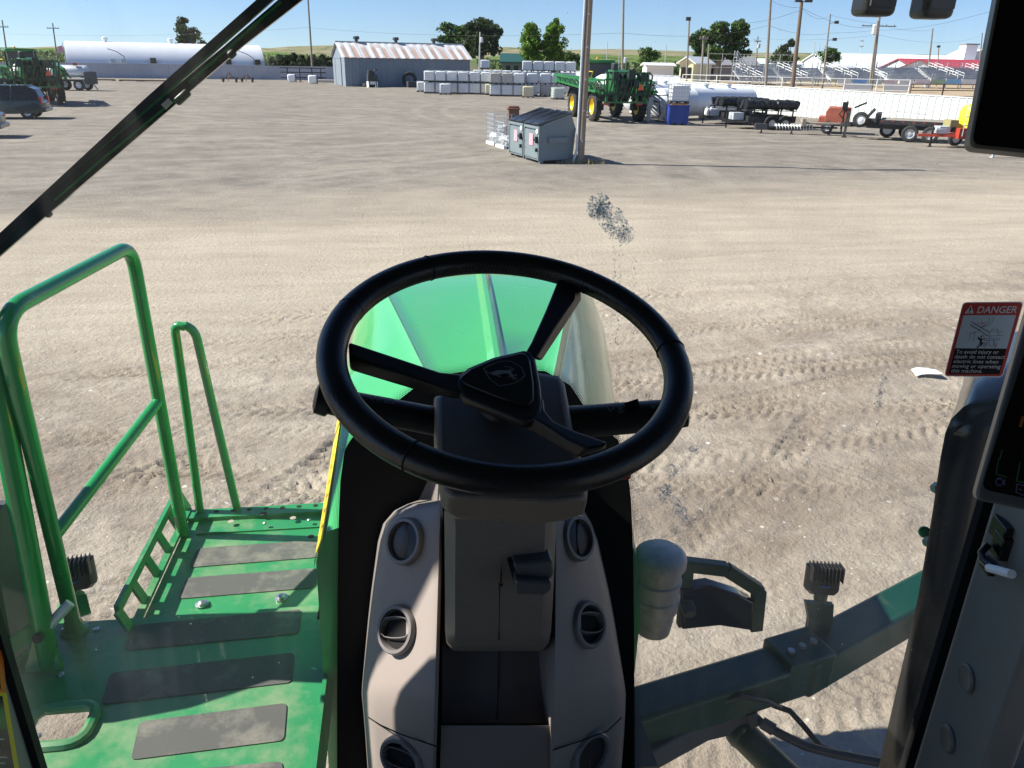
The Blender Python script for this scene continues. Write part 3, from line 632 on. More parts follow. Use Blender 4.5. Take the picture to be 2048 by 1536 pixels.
def wire(name, label, pts, group='overhead wires across the sky'):
    """pts: (u, v, t) points the cable hangs between"""
    P = [atd(u, v, t) for u, v, t in pts]; out = []
    for a, b in zip(P[:-1], P[1:]):
        L_ = (b - a).length
        for k in range(10):
            s = k / 10; q = a.lerp(b, s); q.z -= 4 * s * (1 - s) * L_ * .012; out.append(q)
    out.append(P[-1]); mb = MB(); mb.tube(out, .013, 4); tag(obj(name, mb, m_wire), label, 'cable', group)
wire('power_line', 'long overhead line crossing from the left edge to the shed pole', [(-60, 64, 150), (615, 55, 126), (1246, 66, 95)])
wire('power_line', 'lower overhead line from the sprayer pole to the grandstand pole', [(1246, 66, 95), (1403, 72, 100), (1541, 50, 84)])
wire('power_line', 'upper overhead line from the thick wooden pole to the right edge', [(1541, 0, 84), (1602, 15, 68), (1757, 52, 120)])
wire('power_line', 'overhead line from the thick wooden pole towards the twin pole', [(1602, 15, 68), (1660, 30, 118), (1757, 48, 120), (1866, 60, 150)])
wire('power_line', 'sagging overhead line left of the thick wooden pole', [(1463, 45, 100), (1602, 20, 68)])
wire('power_line', 'lower sagging line between the grandstand pole and the lamp pole', [(1541, 52, 84), (1660, 66, 118), (1757, 60, 120), (1990, 20, 78)])
wire('power_line', 'lowest line running behind the floodlight poles', [(1403, 74, 100), (1516, 76, 160), (1757, 70, 120), (1964, 72, 200)])

# ================================================================ arena: grandstand, rails
m_alu = M('grandstand_metal', (.50, .51, .53), .5, metal=.4, var=.1); m_pipe = M('white_pipe', (.75, .75, .72), .45, var=.05); m_brpipe = M('brown_pipe', (.16, .10, .065), .7, var=.2)
def grandstand(label, u0, u1, t, rail_u):
    a = gp(u0, t); b = gp(u1, t); W = (b - a).length; T = thing('grandstand', label, 'bleachers', a, RIGHT_YAW, 'sections of the arena grandstand')
    z0 = hgt(a, 157); z1 = hgt(a, 137); nr = 8
    s = MB()
    for i in range(nr):
        y = i * .75; z = z0 + (z1 - z0) * i / (nr - 1); s.bx(0, W, y, y + .32, z + .38, z + .44); s.bx(0, W, y - .35, y + .3, z - .03, z + .02); s.bx(0, W, y + .3, y + .33, z, z + .2)
    obj('seat_rows', s, m_alu, T)
    p = MB(); n = max(2, int(W / 2.6))
    for i in range(n + 1):
        x = i * W / n; q = MB(); q.bx(x - .09, x + .09, -.56, -.40, 0, z0 + .05); obj('front_post', q, m_pipe, T); p.bx(x - .07, x + .07, nr * .75 - .3, nr * .75 - .16, 0, z1 + 1.1); p.beam(V(x, -.4, z0 - .12), V(x, nr * .75 - .2, z1 - .12), .1, .18)
    p.bx(0, W, -.52, -.36, z0 - .32, z0 - .05); obj('frame', p, m_alu, T)
    f = MB(); zt = z1 + 1.15
    for i in range(int(W / .75) + 1): f.bx(min(i * .75, W) - .018, min(i * .75, W) + .018, nr * .75, nr * .75 + .03, z1, zt)
    for k in range(5): f.bx(0, W, nr * .75 - .02, nr * .75 + .01, z1 + k * .28, z1 + k * .28 + .03)
    obj('back_rail', f, m_galv, T); f = MB()
    for k in range(3): f.bx(0, W, -.5, -.46, z0 + .3 + .3 * k, z0 + .34 + .3 * k)
    for x in np.arange(0, W, 2.4): f.bx(x, x + .05, -.51, -.45, z0 - .05, z0 + .95)
    obj('front_rail', f, m_galv, T)
    for ru in rail_u:
        x = (ru - u0) / (u1 - u0) * W; r = MB()
        for dx in (0, 1.1):
            for q in range(3):
                i0 = q * 2.6; ya, yb = i0 * .75, (i0 + 1.8) * .75; za, zb = z0 + (z1 - z0) * i0 / (nr - 1), z0 + (z1 - z0) * (i0 + 1.8) / (nr - 1)
                xx = x + dx - q * 1.1
                r.tube([V(xx + .9, ya, za + .1), V(xx + .9, ya, za + 1.0), V(xx, yb, zb + 1.0), V(xx, yb, zb + .1)], .055, 6); r.tube([V(xx + .9, ya, za + .55), V(xx, yb, zb + .55)], .045, 6)
        obj('stair_rail', r, m_pipe, T)
    return T, W, z0
secs = [(1476, 1556, 'left grandstand section below the dark cedar tree', (1500,)), (1560, 1652, 'second grandstand section, with a white stair rail by the thick pole', (1590,)), (1658, 1766, 'third grandstand section in front of the white barn', (1690, 1748)), (1772, 1850, 'fourth grandstand section in front of the white gable', ()), (1856, 2040, 'long right grandstand section in front of the red roof', (1900, 1975))]
for (u0, u1, lab, ru) in secs: grandstand(lab, u0, u1, 142, ru)
bc = [((.55, .60, .58), 'pale grey'), ((.12, .25, .55), 'blue lettered'), ((.30, .36, .34), 'grey green'), ((.48, .38, .38), 'dusty pink'), ((.52, .46, .46), 'faded rose'), ((.46, .40, .42), 'mauve'), ((.22, .30, .20), 'green'), ((.15, .30, .50), 'bright blue'), ((.5, .5, .5), 'silver'), ((.44, .48, .5), 'plain grey')]
for k, (c_, nm) in enumerate(bc):
    u = 1673 + k * 31; a = gp(u, 141.3); mb = MB(); z0, z1 = hgt(a, 169), hgt(a, 159); mb.bx(0, 2.5, -.03, .03, z0, z1); 
    for zz in (z0 - .03, z1 - .02): mb.bx(-.05, 2.55, -.05, .05, zz, zz + .05)
    o = obj('banner', mb, M('banner_cloth_%d' % k, tuple(min(.8, x * 1.5) for x in c_), .7, var=.3, scale=1.6), loc=a); o.rotation_euler = (0, 0, RIGHT_YAW); tag(o, '%s sponsor banner hung along the front of the grandstand' % nm, 'banner', 'banners along the grandstand')
def rails(name, label, pts, zs, mat, r=.045, step=3.0, hp=None):
    T = thing(name, label, 'fence', pts[0]); o = Vector(pts[0]); f = MB(); ps = MB()
    for a, b in zip(pts[:-1], pts[1:]):
        a = Vector(a) - o; b = Vector(b) - o
        for z in zs: f.cyl(a + V(0, 0, z), b + V(0, 0, z), r, 6)
        n = max(1, int((b - a).length / step))
        for i in range(n + 1): q = a.lerp(b, i / n); ps = MB(); ps.cyl(q, q + V(0, 0, hp or zs[-1] + .05), r * 1.3, 6); obj('post', ps, mat, T)
    obj('rail', f, mat, T)
rails('pipe_fence', 'white pipe rail fence inside the arena behind the corrugated fence', [gp(1362, 92), gp(1500, 88), gp(1620, 86), gp(1812, 84)], (1.2, 1.75, 2.3), m_pipe, .042)
rails('pipe_fence', 'brown pipe rail fence at the right end of the arena', [gp(1815, 80), gp(1880, 82), gp(2060, 84)], (.8, 1.4, 2.0), m_brpipe, .055, 5)
rails('wire_fence', 'thin steel mesh backstop fence left of the grandstand', [gp(1410, 120), gp(1580, 118)], (1.0, 2, 3, 4, 4.9), m_galv, .025, 2.0)
def stairs():
    a = gp(1466, 118); T = thing('metal_stair', 'steel stair with slanted railings left of the grandstand', 'stairs', a, RIGHT_YAW); W = 3.0; s = MB()
    for i in range(10): s.bx(i * .3, i * .3 + .3, 0, 1.6, 4.4 - i * .42, 4.46 - i * .42)
    obj('step', s, m_alu, T); r = MB()
    for y in (0, 1.6):
        for dz in (.5, 1.0): r.cyl(V(0, y, 4.4 + dz), V(3, y, .6 + dz), .05, 6)
        for i in range(5): r.cyl(V(i * .75, y, 0), V(i * .75, y, 5.4 - i * .95), .04, 6)
    obj('stair_rail', r, m_galv, T)
stairs()
for k, (u, lab) in enumerate(((1712, 'left'), (1790, 'right'))):
    a = gp(u - 28, 86); mb = MB(); mb.bx(0, 3.0, 0, .06, 1.05, 1.85); mb.bx(.1, .2, .06, .16, 0, 1.8); mb.bx(2.8, 2.9, .06, .16, 0, 1.8); o = obj('white_board', mb, m_white, loc=a); o.rotation_euler = (0, 0, RIGHT_YAW); tag(o, 'blank white board on the arena rail, the %s one of two' % lab, 'board', 'white boards on the arena rail')
a = gp(1445, 100); mb = MB(); mb.bx(0, 1.7, 0, .9, .5, 1.3); mb.bx(0, .12, .1, .8, 0, .5); mb.bx(1.58, 1.7, .1, .8, 0, .5); tag(obj('orange_crate', mb, M('orange_wood', (.5, .2, .06), .7, var=.2), loc=a), 'orange wooden loading crate behind the white pipe rails', 'crate')
# ================================================================ totes
m_tote = M('tote_plastic', (.90, .91, .91), .45, var=.04, scale=2); m_cage = M('tote_cage', (.68, .69, .70), .4, metal=.5, var=0); m_pallet = M('tote_pallet', (.06, .06, .065), .7, var=.2)
m_tote_y = M('tote_yellowed', (.78, .70, .38), .5, var=.08, scale=2); m_tote_t = M('tote_stained', (.55, .50, .42), .55, var=.15, scale=2); m_tote_g = M('tote_greenish', (.60, .68, .58), .55, var=.1)
def tote_proto(mat, loc, rz, label, group):
    t = thing('bulk_tote', label, 'tote', loc, rz, group)
    b = MB(); b.bx(-.55, .55, -.46, .46, .16, 1.10); o = obj('tank', b, mat, t, bevel=.07); 
    l = MB(); l.lathe([(.12, 1.10), (.12, 1.15), (.09, 1.16)], (0, 0, 0), n=10); obj('lid', l, m_pallet, o)
    c = MB()
    for i in range(8):
        x = -.58 + i * 1.16 / 7
        for y in (-.49, .49): c.bx(x - .012, x + .012, y - .012, y + .012, .14, 1.14)
    for i in range(6):
        y = -.49 + i * .98 / 5
        for x in (-.58, .58): c.bx(x - .012, x + .012, y - .012, y + .012, .14, 1.14)
    for k in range(5):
        z = .18 + k * .235
        for y in (-.49, .49): c.bx(-.59, .59, y - .013, y + .013, z - .012, z + .012)
        for x in (-.58, .58): c.bx(x - .013, x + .013, -.5, .5, z - .012, z + .012)
    obj('cage', c, m_cage, t)
    p = MB(); p.bx(-.6, .6, -.5, .5, .10, .14)
    for x in (-.52, 0, .52): p.bx(x - .07, x + .07, -.5, .5, 0, .10)
    obj('pallet', p, m_pallet, t)
    return t
protos = {}
TG = 'white bulk totes stacked in the yard'
def tote(kind, loc, rz, label, group=TG):
    mat = dict(w=m_tote, y=m_tote_y, t=m_tote_t, g=m_tote_g)[kind]
    if kind not in protos: protos[kind] = tote_proto(mat, loc, rz, label, group); return protos[kind]
    return dup(protos[kind], loc, rz, label, group)
ORD = ['first', 'second', 'third', 'fourth', 'fifth', 'sixth', 'seventh', 'eighth', 'ninth', 'tenth']
LAY = ['bottom', 'second', 'third', 'top']
rt = V(_r0.x, _r0.y, 0).normalized(); fw = V(-_r0.y, _r0.x, 0).normalized()
def block(nm, u0, t, cols, rows, layers, kinds=None, ang=0.0, skip=(), dx=1.24, dy=1.08):
    o = gp(u0, t); R_ = Matrix.Rotation(ang, 3, 'Z'); ax = R_ @ rt; ay = R_ @ fw; rz = RIGHT_YAW + ang
    for r_ in range(rows):
        for c_ in range(cols):
            for l_ in range(layers):
                if (c_, r_, l_) in skip: continue
                if r_ > 0 and r_ < rows - 1 and l_ < layers - 1 and c_ > 0: continue     # wholly hidden inside the block
                k = (kinds or {}).get((c_, r_, l_), 'w')
                col = {'w': 'white', 'y': 'yellowed', 't': 'tan stained', 'g': 'greenish'}[k]
                p = o + ax * (c_ * dx + .6 + random.uniform(-.03, .03)) + ay * (r_ * dy + .5 + random.uniform(-.03, .03)) + V(0, 0, l_ * 1.18)
                lay = 'bottom' if l_ == 0 else ('top' if l_ == layers - 1 else LAY[l_])
                tote(k, p, rz + random.uniform(-.02, .02), '%s tote in %s, %s layer, %s row back, %s from left' % (col, nm, lay, ORD[r_], ORD[c_]))
block('the long left stack', 848, 84.5, 6, 4, 2, skip={(2, 0, 0)} if False else set(), ang=-.03)
tote('w', gp(891, 83.0), RIGHT_YAW, 'single white caged tote standing on the ground before the long left stack')
tote('w', gp(845, 88), RIGHT_YAW, 'lone white tote at the far left end of the stacks against the shed')
block('the middle stack', 979, 81.5, 3, 4, 2, {(0, 0, 1): 't', (1, 0, 1): 't', (0, 0, 0): 'w'}, ang=-.03)
tote('y', gp(981, 84), RIGHT_YAW, 'yellowed tote wedged between the long left stack and the middle stack')
block('the tall back stack', 1043, 89, 5, 1, 3, ang=-.02)
block('the short right stack', 1052, 83, 1, 2, 2, {(0, 0, 1): 'w'}, ang=-.02)
block('the dark right stack', 1079, 83.5, 2, 1, 2, {(0, 0, 0): 't', (1, 0, 0): 't', (0, 0, 1): 'w'}, ang=-.02)
tote('y', gp(1056, 79.5), RIGHT_YAW, 'bright yellow tote standing alone before the right stacks')
tote('g', gp(1115, 77.5), RIGHT_YAW + .25, 'greenish tan tote standing by the sprayer front wheel')
block('the rear pallet line', 945, 98, 8, 1, 2, ang=-.02)
tote('w', gp(970, 101, 2.36) , RIGHT_YAW, 'white tote perched highest on the rear pallet line')
# ================================================================ things by the shed
def tyre(mb, c, R_, w, axis, m=0): mb.lathe([(R_ * .58, -w / 2), (R_ * .86, -w / 2), (R_, -w * .34), (R_, w * .34), (R_ * .86, w / 2), (R_ * .58, w / 2), (R_ * .56, 0), (R_ * .58, -w / 2)], c, axis, 22, m)
rtx = Vector((math.cos(shRz), math.sin(shRz), 0)); rty = Vector((-math.sin(shRz), math.cos(shRz), 0))
def shp(x, y): return shA + rtx * x + rty * y
for k, (x, z, R_, lab) in enumerate(((2.6, 0, .7, 'worn tractor tyre lying at the bottom of the pile by the shed door'), (3.3, .45, .7, 'worn tractor tyre on top of the pile by the shed door'), (8.1, .0, .95, 'large tractor tyre leaning upright on the shed wall'))):
    mb = MB()
    if k < 2: tyre(mb, V(0, 0, .22), R_, .42, (0, 0, 1))
    else: tyre(mb, V(0, 0, R_), R_, .45, (0.05, 1, .25))
    p = shp(x, -1.2); tag(obj('tractor_tyre', mb, m_rubber, smooth=True, loc=p + V(0, 0, z)), lab, 'tyre', 'tyres along the shed')
def engine():
    p = shp(2.9, -2.3); t = thing('engine_block', 'dirty engine on a white stand in front of the tyre pile', 'engine', p, shRz)
    mb = MB(); mb.bx(-.6, .6, -.4, .4, .7, 1.5); mb.bx(-.5, .1, -.3, .3, 1.5, 2.0); mb.lathe([(.3, -.1), (.3, .1)], (.3, -.45, 1.2), (0, 1, 0)); mb.tube([V(.2, 0, 1.5), V(.4, 0, 2.1), V(.8, 0, 2.1)], .08, 8); obj('body', mb, m_dkgrey, t, bevel=.05)
    s = MB(); s.bx(-.35, .35, -.45, .3, .35, .7); 
    for x in (-.55, .55): s.bx(x - .06, x + .06, -.5, .5, 0, .7); 
    obj('stand', s, m_white, t)
engine()
def box_trough(x, y, w, d, h, lab, mat, nm='feed_trough'):
    p = shp(x, y); mb = MB(); mb.bx(-w / 2, w / 2, -d / 2, d / 2, .08, h); mb.bx(-w / 2 + .08, w / 2 - .08, -d / 2 + .08, d / 2 - .08, h, h + .02); mb.bx(-w / 2, -w / 2 + .15, -d / 2, d / 2, 0, .08); mb.bx(w / 2 - .15, w / 2, -d / 2, d / 2, 0, .08)
    o = obj(nm, mb, mat, bevel=.02, loc=p); o.rotation_euler = (0, 0, shRz); tag(o, lab, 'crate')
box_trough(8.3, -2.2, 1.6, .9, .7, 'dark steel crate below the upright tyre', m_dkgrey, 'steel_crate')
box_trough(14.2, -1.0, .8, .8, 1.4, 'narrow rusty cabinet against the middle of the shed wall', m_rust, 'steel_cabinet')
box_trough(21.5, -1.4, 2.6, 1.2, .9, 'long dark bin against the shed by the totes', m_black, 'steel_bin')
def piperack():
    a = gp(563, 114); t = thing('pipe_rack', 'long dark steel pipe rack in front of the grey wall', 'rack', a, RIGHT_YAW); f = MB()
    for x in (1.0, 2.8, 4.6, 5.9): f.bx(x - .06, x + .06, -.06, .06, 0, 1.95); f.bx(x - .05, x + .05, -.5, .5, 0, .1)
    obj('frame', f, m_black, t); p = MB()
    for z in (.55, 1.25, 1.85):
        for y in (-.2, .05): p.cyl(V(0, y, z), V(6.6, y, z + .02), .07, 8)
    obj('pipe_bundle', p, m_black, t)
piperack()
def polytank(u, t_, s, lab):
    p = gp(u, t_); T = thing('poly_tank', lab, 'tank', p, RIGHT_YAW + .2, 'small white tanks by the wall'); b = MB(); b.bx(-.55 * s, .55 * s, -.5 * s, .5 * s, .06, 1.05 * s); obj('tank', b, m_tote, T, bevel=.16 * s, segs=3); c = MB(); c.lathe([(.12, 1.0 * s), (.12, 1.12 * s), (.05, 1.14 * s)], (0, 0, 0), n=10); obj('lid', c, m_pallet, T)
    f = MB(); f.bx(.55 * s, .62 * s, -.5 * s, .5 * s, 0, 1.0 * s); obj('frame', f, m_black, T)
polytank(584, 111, 1.0, 'small white tank lying before the pipe rack'); polytank(626, 106, 1.05, 'small cream white tank standing near the shed corner')
mb = MB(); p = gp(648, 113); mb.bx(-1.6, 1.6, -.6, .6, .02, .35); tag(obj('concrete_slab', mb, M('concrete', (.55, .5, .42), .9, var=.1), loc=p, bevel=.02), 'pale concrete slab beside the shed corner', 'slab')
for k, (u, lab, w) in enumerate(((200, 'left', 3.5), (262, 'middle', 3), (305, 'right', 4))):
    p = gp(u, 103); mb = MB(); 
    for i in range(3): mb.beam(V(-w / 2, i * .3, .12), V(w / 2, i * .3 + random.uniform(-.2, .2), .12), .12, .14)
    mb.bx(-w / 2, -w / 2 + .2, -.2, .9, 0, .06); mb.bx(w / 2 - .2, w / 2, -.2, .9, 0, .06); tag(obj('lumber_pile', mb, m_wood, loc=p), 'low pile of beams along the grey wall, the %s of three' % lab, 'lumber', 'lumber along the grey wall')
def implement(u, t_, lab, s):
    p = gp(u, t_); T = thing('farm_implement', lab, 'implement', p, RIGHT_YAW); f = MB(); f.beam(V(-1.2 * s, 0, .5), V(1.2 * s, 0, .6), .12, .12); f.beam(V(0, -.5, .2), V(0, 0, 1.3 * s), .1, .1); f.beam(V(.5, 0, .55), V(0, 0, 1.3 * s), .08, .08); f.beam(V(-.5, 0, .55), V(0, 0, 1.3 * s), .08, .08); obj('frame', f, m_rust, T)
    w = MB()
    for x in (-.9 * s, .9 * s): tyre(w, V(x, 0, .32), .32, .18, (1, 0, 0))
    obj('wheel', w, m_rubber, T, smooth=True)
implement(460, 106, 'rusty three point implement in front of the grey wall', 1.0); implement(495, 107, 'low rusty cart frame right of the three point implement', .8)
# flag
p = gp(137, 119); T = thing('flag_pole', 'small faded red flag on a thin mast at the left end of the silver hall', 'flag', p); mb = MB(); mb.cyl(V(0, 0, 0), V(0, 0, hgt(p, 85)), .05, 6); obj('mast', mb, m_galv, T); mb = MB(); z = hgt(p, 90)
mb.loft([[V(-x * .8, .12 * math.sin(x * 5), z - .25 * x), V(-x * .8, .12 * math.sin(x * 5) + .02, z - .25 * x), V(-x * .8, .12 * math.sin(x * 5) + .02, z - .9 - .3 * x), V(-x * .8, .12 * math.sin(x * 5), z - .9 - .3 * x)] for x in (0, .25, .5, .75, 1.0)]); obj('flag_cloth', mb, M('flag_pink', (.70, .33, .42), .8, var=.3, scale=3), T)

# ================================================================ near wooden pole
b = atz(1161, 326); z = 11.4
T = thing('wooden_pole', 'near thick wooden pole with a steel conduit beside the dumpsters', 'pole', b, RIGHT_YAW)
mb = MB(); mb.tube([V(0, 0, -.3), V(.03, 0, z * .5), V(.09, 0, z)], [.132, .120, .10], 16)
m_polen = M('near_pole_wood', (.27, .205, .145), .85, var=.35, scale=5, bump=.6, bscale=30); obj('shaft', mb, m_polen, T, smooth=True)
mb = MB(); mb.tube([V(-.28, -.06, 0), V(-.26, -.05, .15), V(-.165, -.06, .55), V(-.155, -.06, 3), V(-.10, -.06, z - 1)], .048, 10); obj('conduit', mb, m_galv, T, smooth=True)
mb = MB(); mb.beam(V(-1.2, -.2, z - .5), V(1.3, -.2, z - .5), .11, .13)
for x in (-1, .5, 1.1): mb.cyl(V(x, -.2, z - .45), V(x, -.2, z - .2), .05, 8)
obj('crossarm', mb, m_wood, T)
mb = MB()
for i in range(9): mb.bx(-.02 + .004 * i, .04 + .004 * i, -.140 + .003 * i, -.12, .8 + i * 1.1, .86 + i * 1.1)
obj('metal_band', mb, m_galv, T)
tuft = MB()
for i in range(420):
    a = rng.uniform(0, 6.28); r_ = abs(rng.normal()) * .35 + .1; q = V(b.x + math.cos(a) * r_ * 1.4 + .15, b.y + math.sin(a) * r_ * .6 - .1, 0); h = rng.uniform(.05, .24); l = V(rng.normal() * .08, rng.normal() * .08, h)
    sdx = V(rng.normal(), rng.normal(), 0).normalized() * .012; tuft.add([q - sdx, q + sdx, q + l], [(0, 1, 2)])
tag(obj('dry_grass', tuft, M('dry_grass', (.30, .25, .13), .9, var=.3)), kind='stuff')
# ================================================================ dumpsters
m_bin = M('dumpster_grey', (.165, .205, .22), .5, var=.08, scale=2, dirt=(.3, .27, .22), dscale=3, damt=.25); m_lid = M('dumpster_lid', (.025, .026, .028), .22, var=.2)
m_stk = M('pink_sticker', (.75, .33, .38), .6, var=.25, scale=14)
def dumpster(p, rz, lab):
    t = thing('dumpster', lab, 'dumpster', p, rz, 'grey dumpsters by the near pole'); W, D_, hf, hb = 1.42, 1.42, 1.36, 1.78     # local x = away from the low front, y = width
    b = MB(); b.prism([V(0, 0, .08), V(D_, 0, .12), V(D_ + .1, 0, 1.25), V(D_ - .12, 0, hb), V(0, 0, hf)], (0, W, 0)); o = obj('bin', b, m_bin, t, bevel=.015)
    for y in (0.05, W - .05):
        for x in (.1, D_ - .15): q = MB(); q.bx(x - .08, x + .08, y - .04, y + .04, 0, .1); obj('skid', q, m_bin, t)
    f = MB(); f.bx(-.05, 0, -.02, .05, .1, hf); f.bx(-.05, 0, W - .05, W + .02, .1, hf); f.bx(-.06, 0, 0, W, hf - .12, hf - .02); f.bx(-.04, -.002, .08, W - .08, .16, hf - .18); obj('front_panel', f, m_bin, t, bevel=.008)
    for s in (0, 1):
        l = MB(); y0 = .01 + s * W / 2; rings = []
        for y, dz in ((y0, 0), (y0 + .06, .045), (y0 + W / 2 - .09, .045), (y0 + W / 2 - .03, 0)):
            rings.append([V(-.10, y, hf - .0 + dz), V(-.10, y, hf + .03 + dz), V(D_ - .1, y, hb + .03 + dz), V(D_ - .1, y, hb + dz)])
        l.loft(rings)
        for k in (.3, .62): l.prism([V(.02, y0 + k * W / 2, hf + .08), V(D_ - .15, y0 + k * W / 2, hb + .075), V(D_ - .15, y0 + k * W / 2, hb + .11), V(.02, y0 + k * W / 2, hf + .115)], (0, .05, 0))
        obj('lid', l, m_lid, t)
    s = MB(); s.bx(-.066, -.061, .5, .86, .62, 1.05); so_ = obj('sticker', s, m_stk, t)
    h = MB(); h.bx(-.16, -.05, .06, .12, .75, .98); h.bx(-.16, -.12, .02, .3, .82, .9); h.bx(-.14, -.05, .06, .12, .42, .56); obj('latch', h, m_black, t, bevel=.01)
    h = MB(); h.bx(.35, D_ - .3, -.10, -.004, .75, .95); h.bx(.35, D_ - .3, W + .004, W + .1, .75, .95); obj('fork_pocket', h, m_bin, t)
    q = MB(); q.lathe([(.09, 0), (.09, .02)], (-.063, .12, hf - .2), (-1, 0, 0), 14); obj('reflector', q, m_white, t)
pf = atz(1078, 327); pm = atz(1048, 318); pl = atz(1023, 310)
rzd = yaw_of(pf, pm) - math.pi / 2
dumpster(pf, rzd, 'nearer grey dumpster with sloping black lid next to the near pole')
dumpster(pf + (pm - pf).normalized() * 1.55, rzd, 'farther grey dumpster with sloping black lid beside the wire cages')
m_bag = M('white_bag', (.78, .78, .76), .55, var=.08, scale=6); m_card = M('brown_cardboard', (.30, .17, .09), .8, var=.2)
def wirecage(u, v, lab, hgt_=1.15, n=4):
    p = atz(u, v); t = thing('wire_cage', lab, 'cage', p, rzd, 'wire cages of rubbish'); c = MB()
    for k in range(7):
        z = .15 + k * hgt_ / 6
        for y in (0, .95): c.bx(0, 1.0, y - .008, y + .008, z - .008, z + .008)
        for x in (0, 1.0): c.bx(x - .008, x + .008, 0, .95, z - .008, z + .008)
    for i in range(8):
        x = i / 7
        for y in (0, .95): c.bx(x - .008, x + .008, y - .008, y + .008, .12, hgt_ + .15)
        for x2 in (0, 1.0): c.bx(x2 - .008, x2 + .008, i / 7 * .95 - .008, i / 7 * .95 + .008, .12, hgt_ + .15)
    obj('cage', c, m_galv, t); pl_ = MB(); pl_.bx(-.03, 1.03, -.03, .98, .09, .13)
    for x in (.05, .5, .95): pl_.bx(x - .08, x + .08, -.03, .98, 0, .09)
    obj('pallet', pl_, m_white, t)
    for k in range(n):
        q = MB(); q.sphere((.3 + .4 * (k % 2), .25 + .45 * (k // 2 % 2), .34 + .3 * (k // 3)), .25, nu=14, nv=9, sc=(1, .9, .8)); 
        q.v = [(x + .05 * math.sin(31 * y + 17 * z), y + .05 * math.sin(27 * z + 11 * x), z + .05 * math.sin(23 * x + 13 * y)) for x, y, z in q.v]
        o = obj('rubbish_bag' if k != 1 else 'cardboard_box', q, m_bag if k != 1 else m_card, smooth=True, loc=p); o.rotation_euler = (0, 0, rzd)
        tag(o, ('white rubbish bag number one' if False else ('crumpled brown cardboard' if k == 1 else ('bulging white bag, %s' % ('lowest at the front', '', 'lowest at the back', 'resting on top')[k]))) + ' in ' + lab.split(' standing')[0], 'bag' if k != 1 else 'cardboard', 'rubbish in the wire cages')
wirecage(988, 291, 'taller wire cage standing left of the dumpsters', 1.2, 4)
wirecage(1008, 298, 'shorter wire cage standing tight against the dumpster', .95, 3)
p = atz(1016, 290); mb = MB(); mb.bx(0, .5, 0, .5, .0, 1.7); mb.bx(-.05, .55, -.05, .55, 1.55, 1.62); o = obj('steel_drum_box', mb, m_rust, loc=p, bevel=.03); o.name = 'rusty_bin'; tag(o, 'rusty brown upright bin behind the wire cages', 'bin')
# ================================================================ big crop sprayers in the yard
def wheel_part(t, name, c, R_, w, rimmat, side, label=None, n=26, lug=True):
    mb = MB(); tyre(mb, V(0, 0, 0), R_ * .985, w, (1, 0, 0))
    if lug:
        for k in range(22):
            a = k * 2 * math.pi / 22
            for s in (-1, 1):
                aa = a + (math.pi / 22 if s > 0 else 0)
                q = V(s * w * .22, math.cos(aa) * R_, math.sin(aa) * R_); R3 = Matrix.Rotation(aa, 3, 'X') @ Matrix.Rotation(s * .6, 3, 'Y').to_3x3() if False else Matrix.Rotation(aa, 3, 'X')
                mb.box(q, (w * .5, R_ * .05, R_ * .07), rot=R3)
    o = obj(name, mb, m_rubber, t, loc=c)
    r = MB(); d = side; r.lathe([(.04, d * w * .10), (R_ * .2, d * w * .12), (R_ * .24, d * w * .02), (R_ * .42, -d * w * .05), (R_ * .52, d * w * .30), (R_ * .60, d * w * .44), (R_ * .60, -d * w * .44), (R_ * .1, -d * w * .4)], (0, 0, 0), (1, 0, 0), 24)
    for k in range(8): a = k * math.pi / 4; r.cyl(V(d * w * .06, math.cos(a) * R_ * .32, math.sin(a) * R_ * .32), V(d * w * .12, math.cos(a) * R_ * .32, math.sin(a) * R_ * .32), .03, 6)
    obj('rim', r, rimmat, o, smooth=True); return o
m_spg = M('sprayer_green', (.010, .135, .03), .38, var=.12, coat=.2, dirt=(.2, .18, .12), dscale=2, damt=.25)
m_dkgrn = M('dark_hose_green', (.012, .03, .018), .6, var=.3, scale=6)
m_tank = M('sprayer_tank', (.62, .64, .60), .5, var=.05)
def truss(mb, a, b, h, w, n):
    a, b = Vector(a), Vector(b); up = V(0, 0, h); sd = (b - a).cross(V(0, 0, 1)).normalized() * w
    for o in (V(0, 0, 0), up): mb.beam(a + o, b + o * .55, .11, .11)
    mb.beam(a + sd, b + sd * .5, .11, .11)
    for i in range(n):
        s0, s1 = i / n, (i + 1) / n; k0, k1 = 1 - .45 * s0, 1 - .45 * s1
        p0, p1 = a.lerp(b, s0), a.lerp(b, s1); mb.beam(p0, p1 + up * k1, .05, .05); mb.beam(p0 + up * k0, p0, .06, .06); mb.beam(p0 + sd * k0, p1 + up * k1, .05, .05)
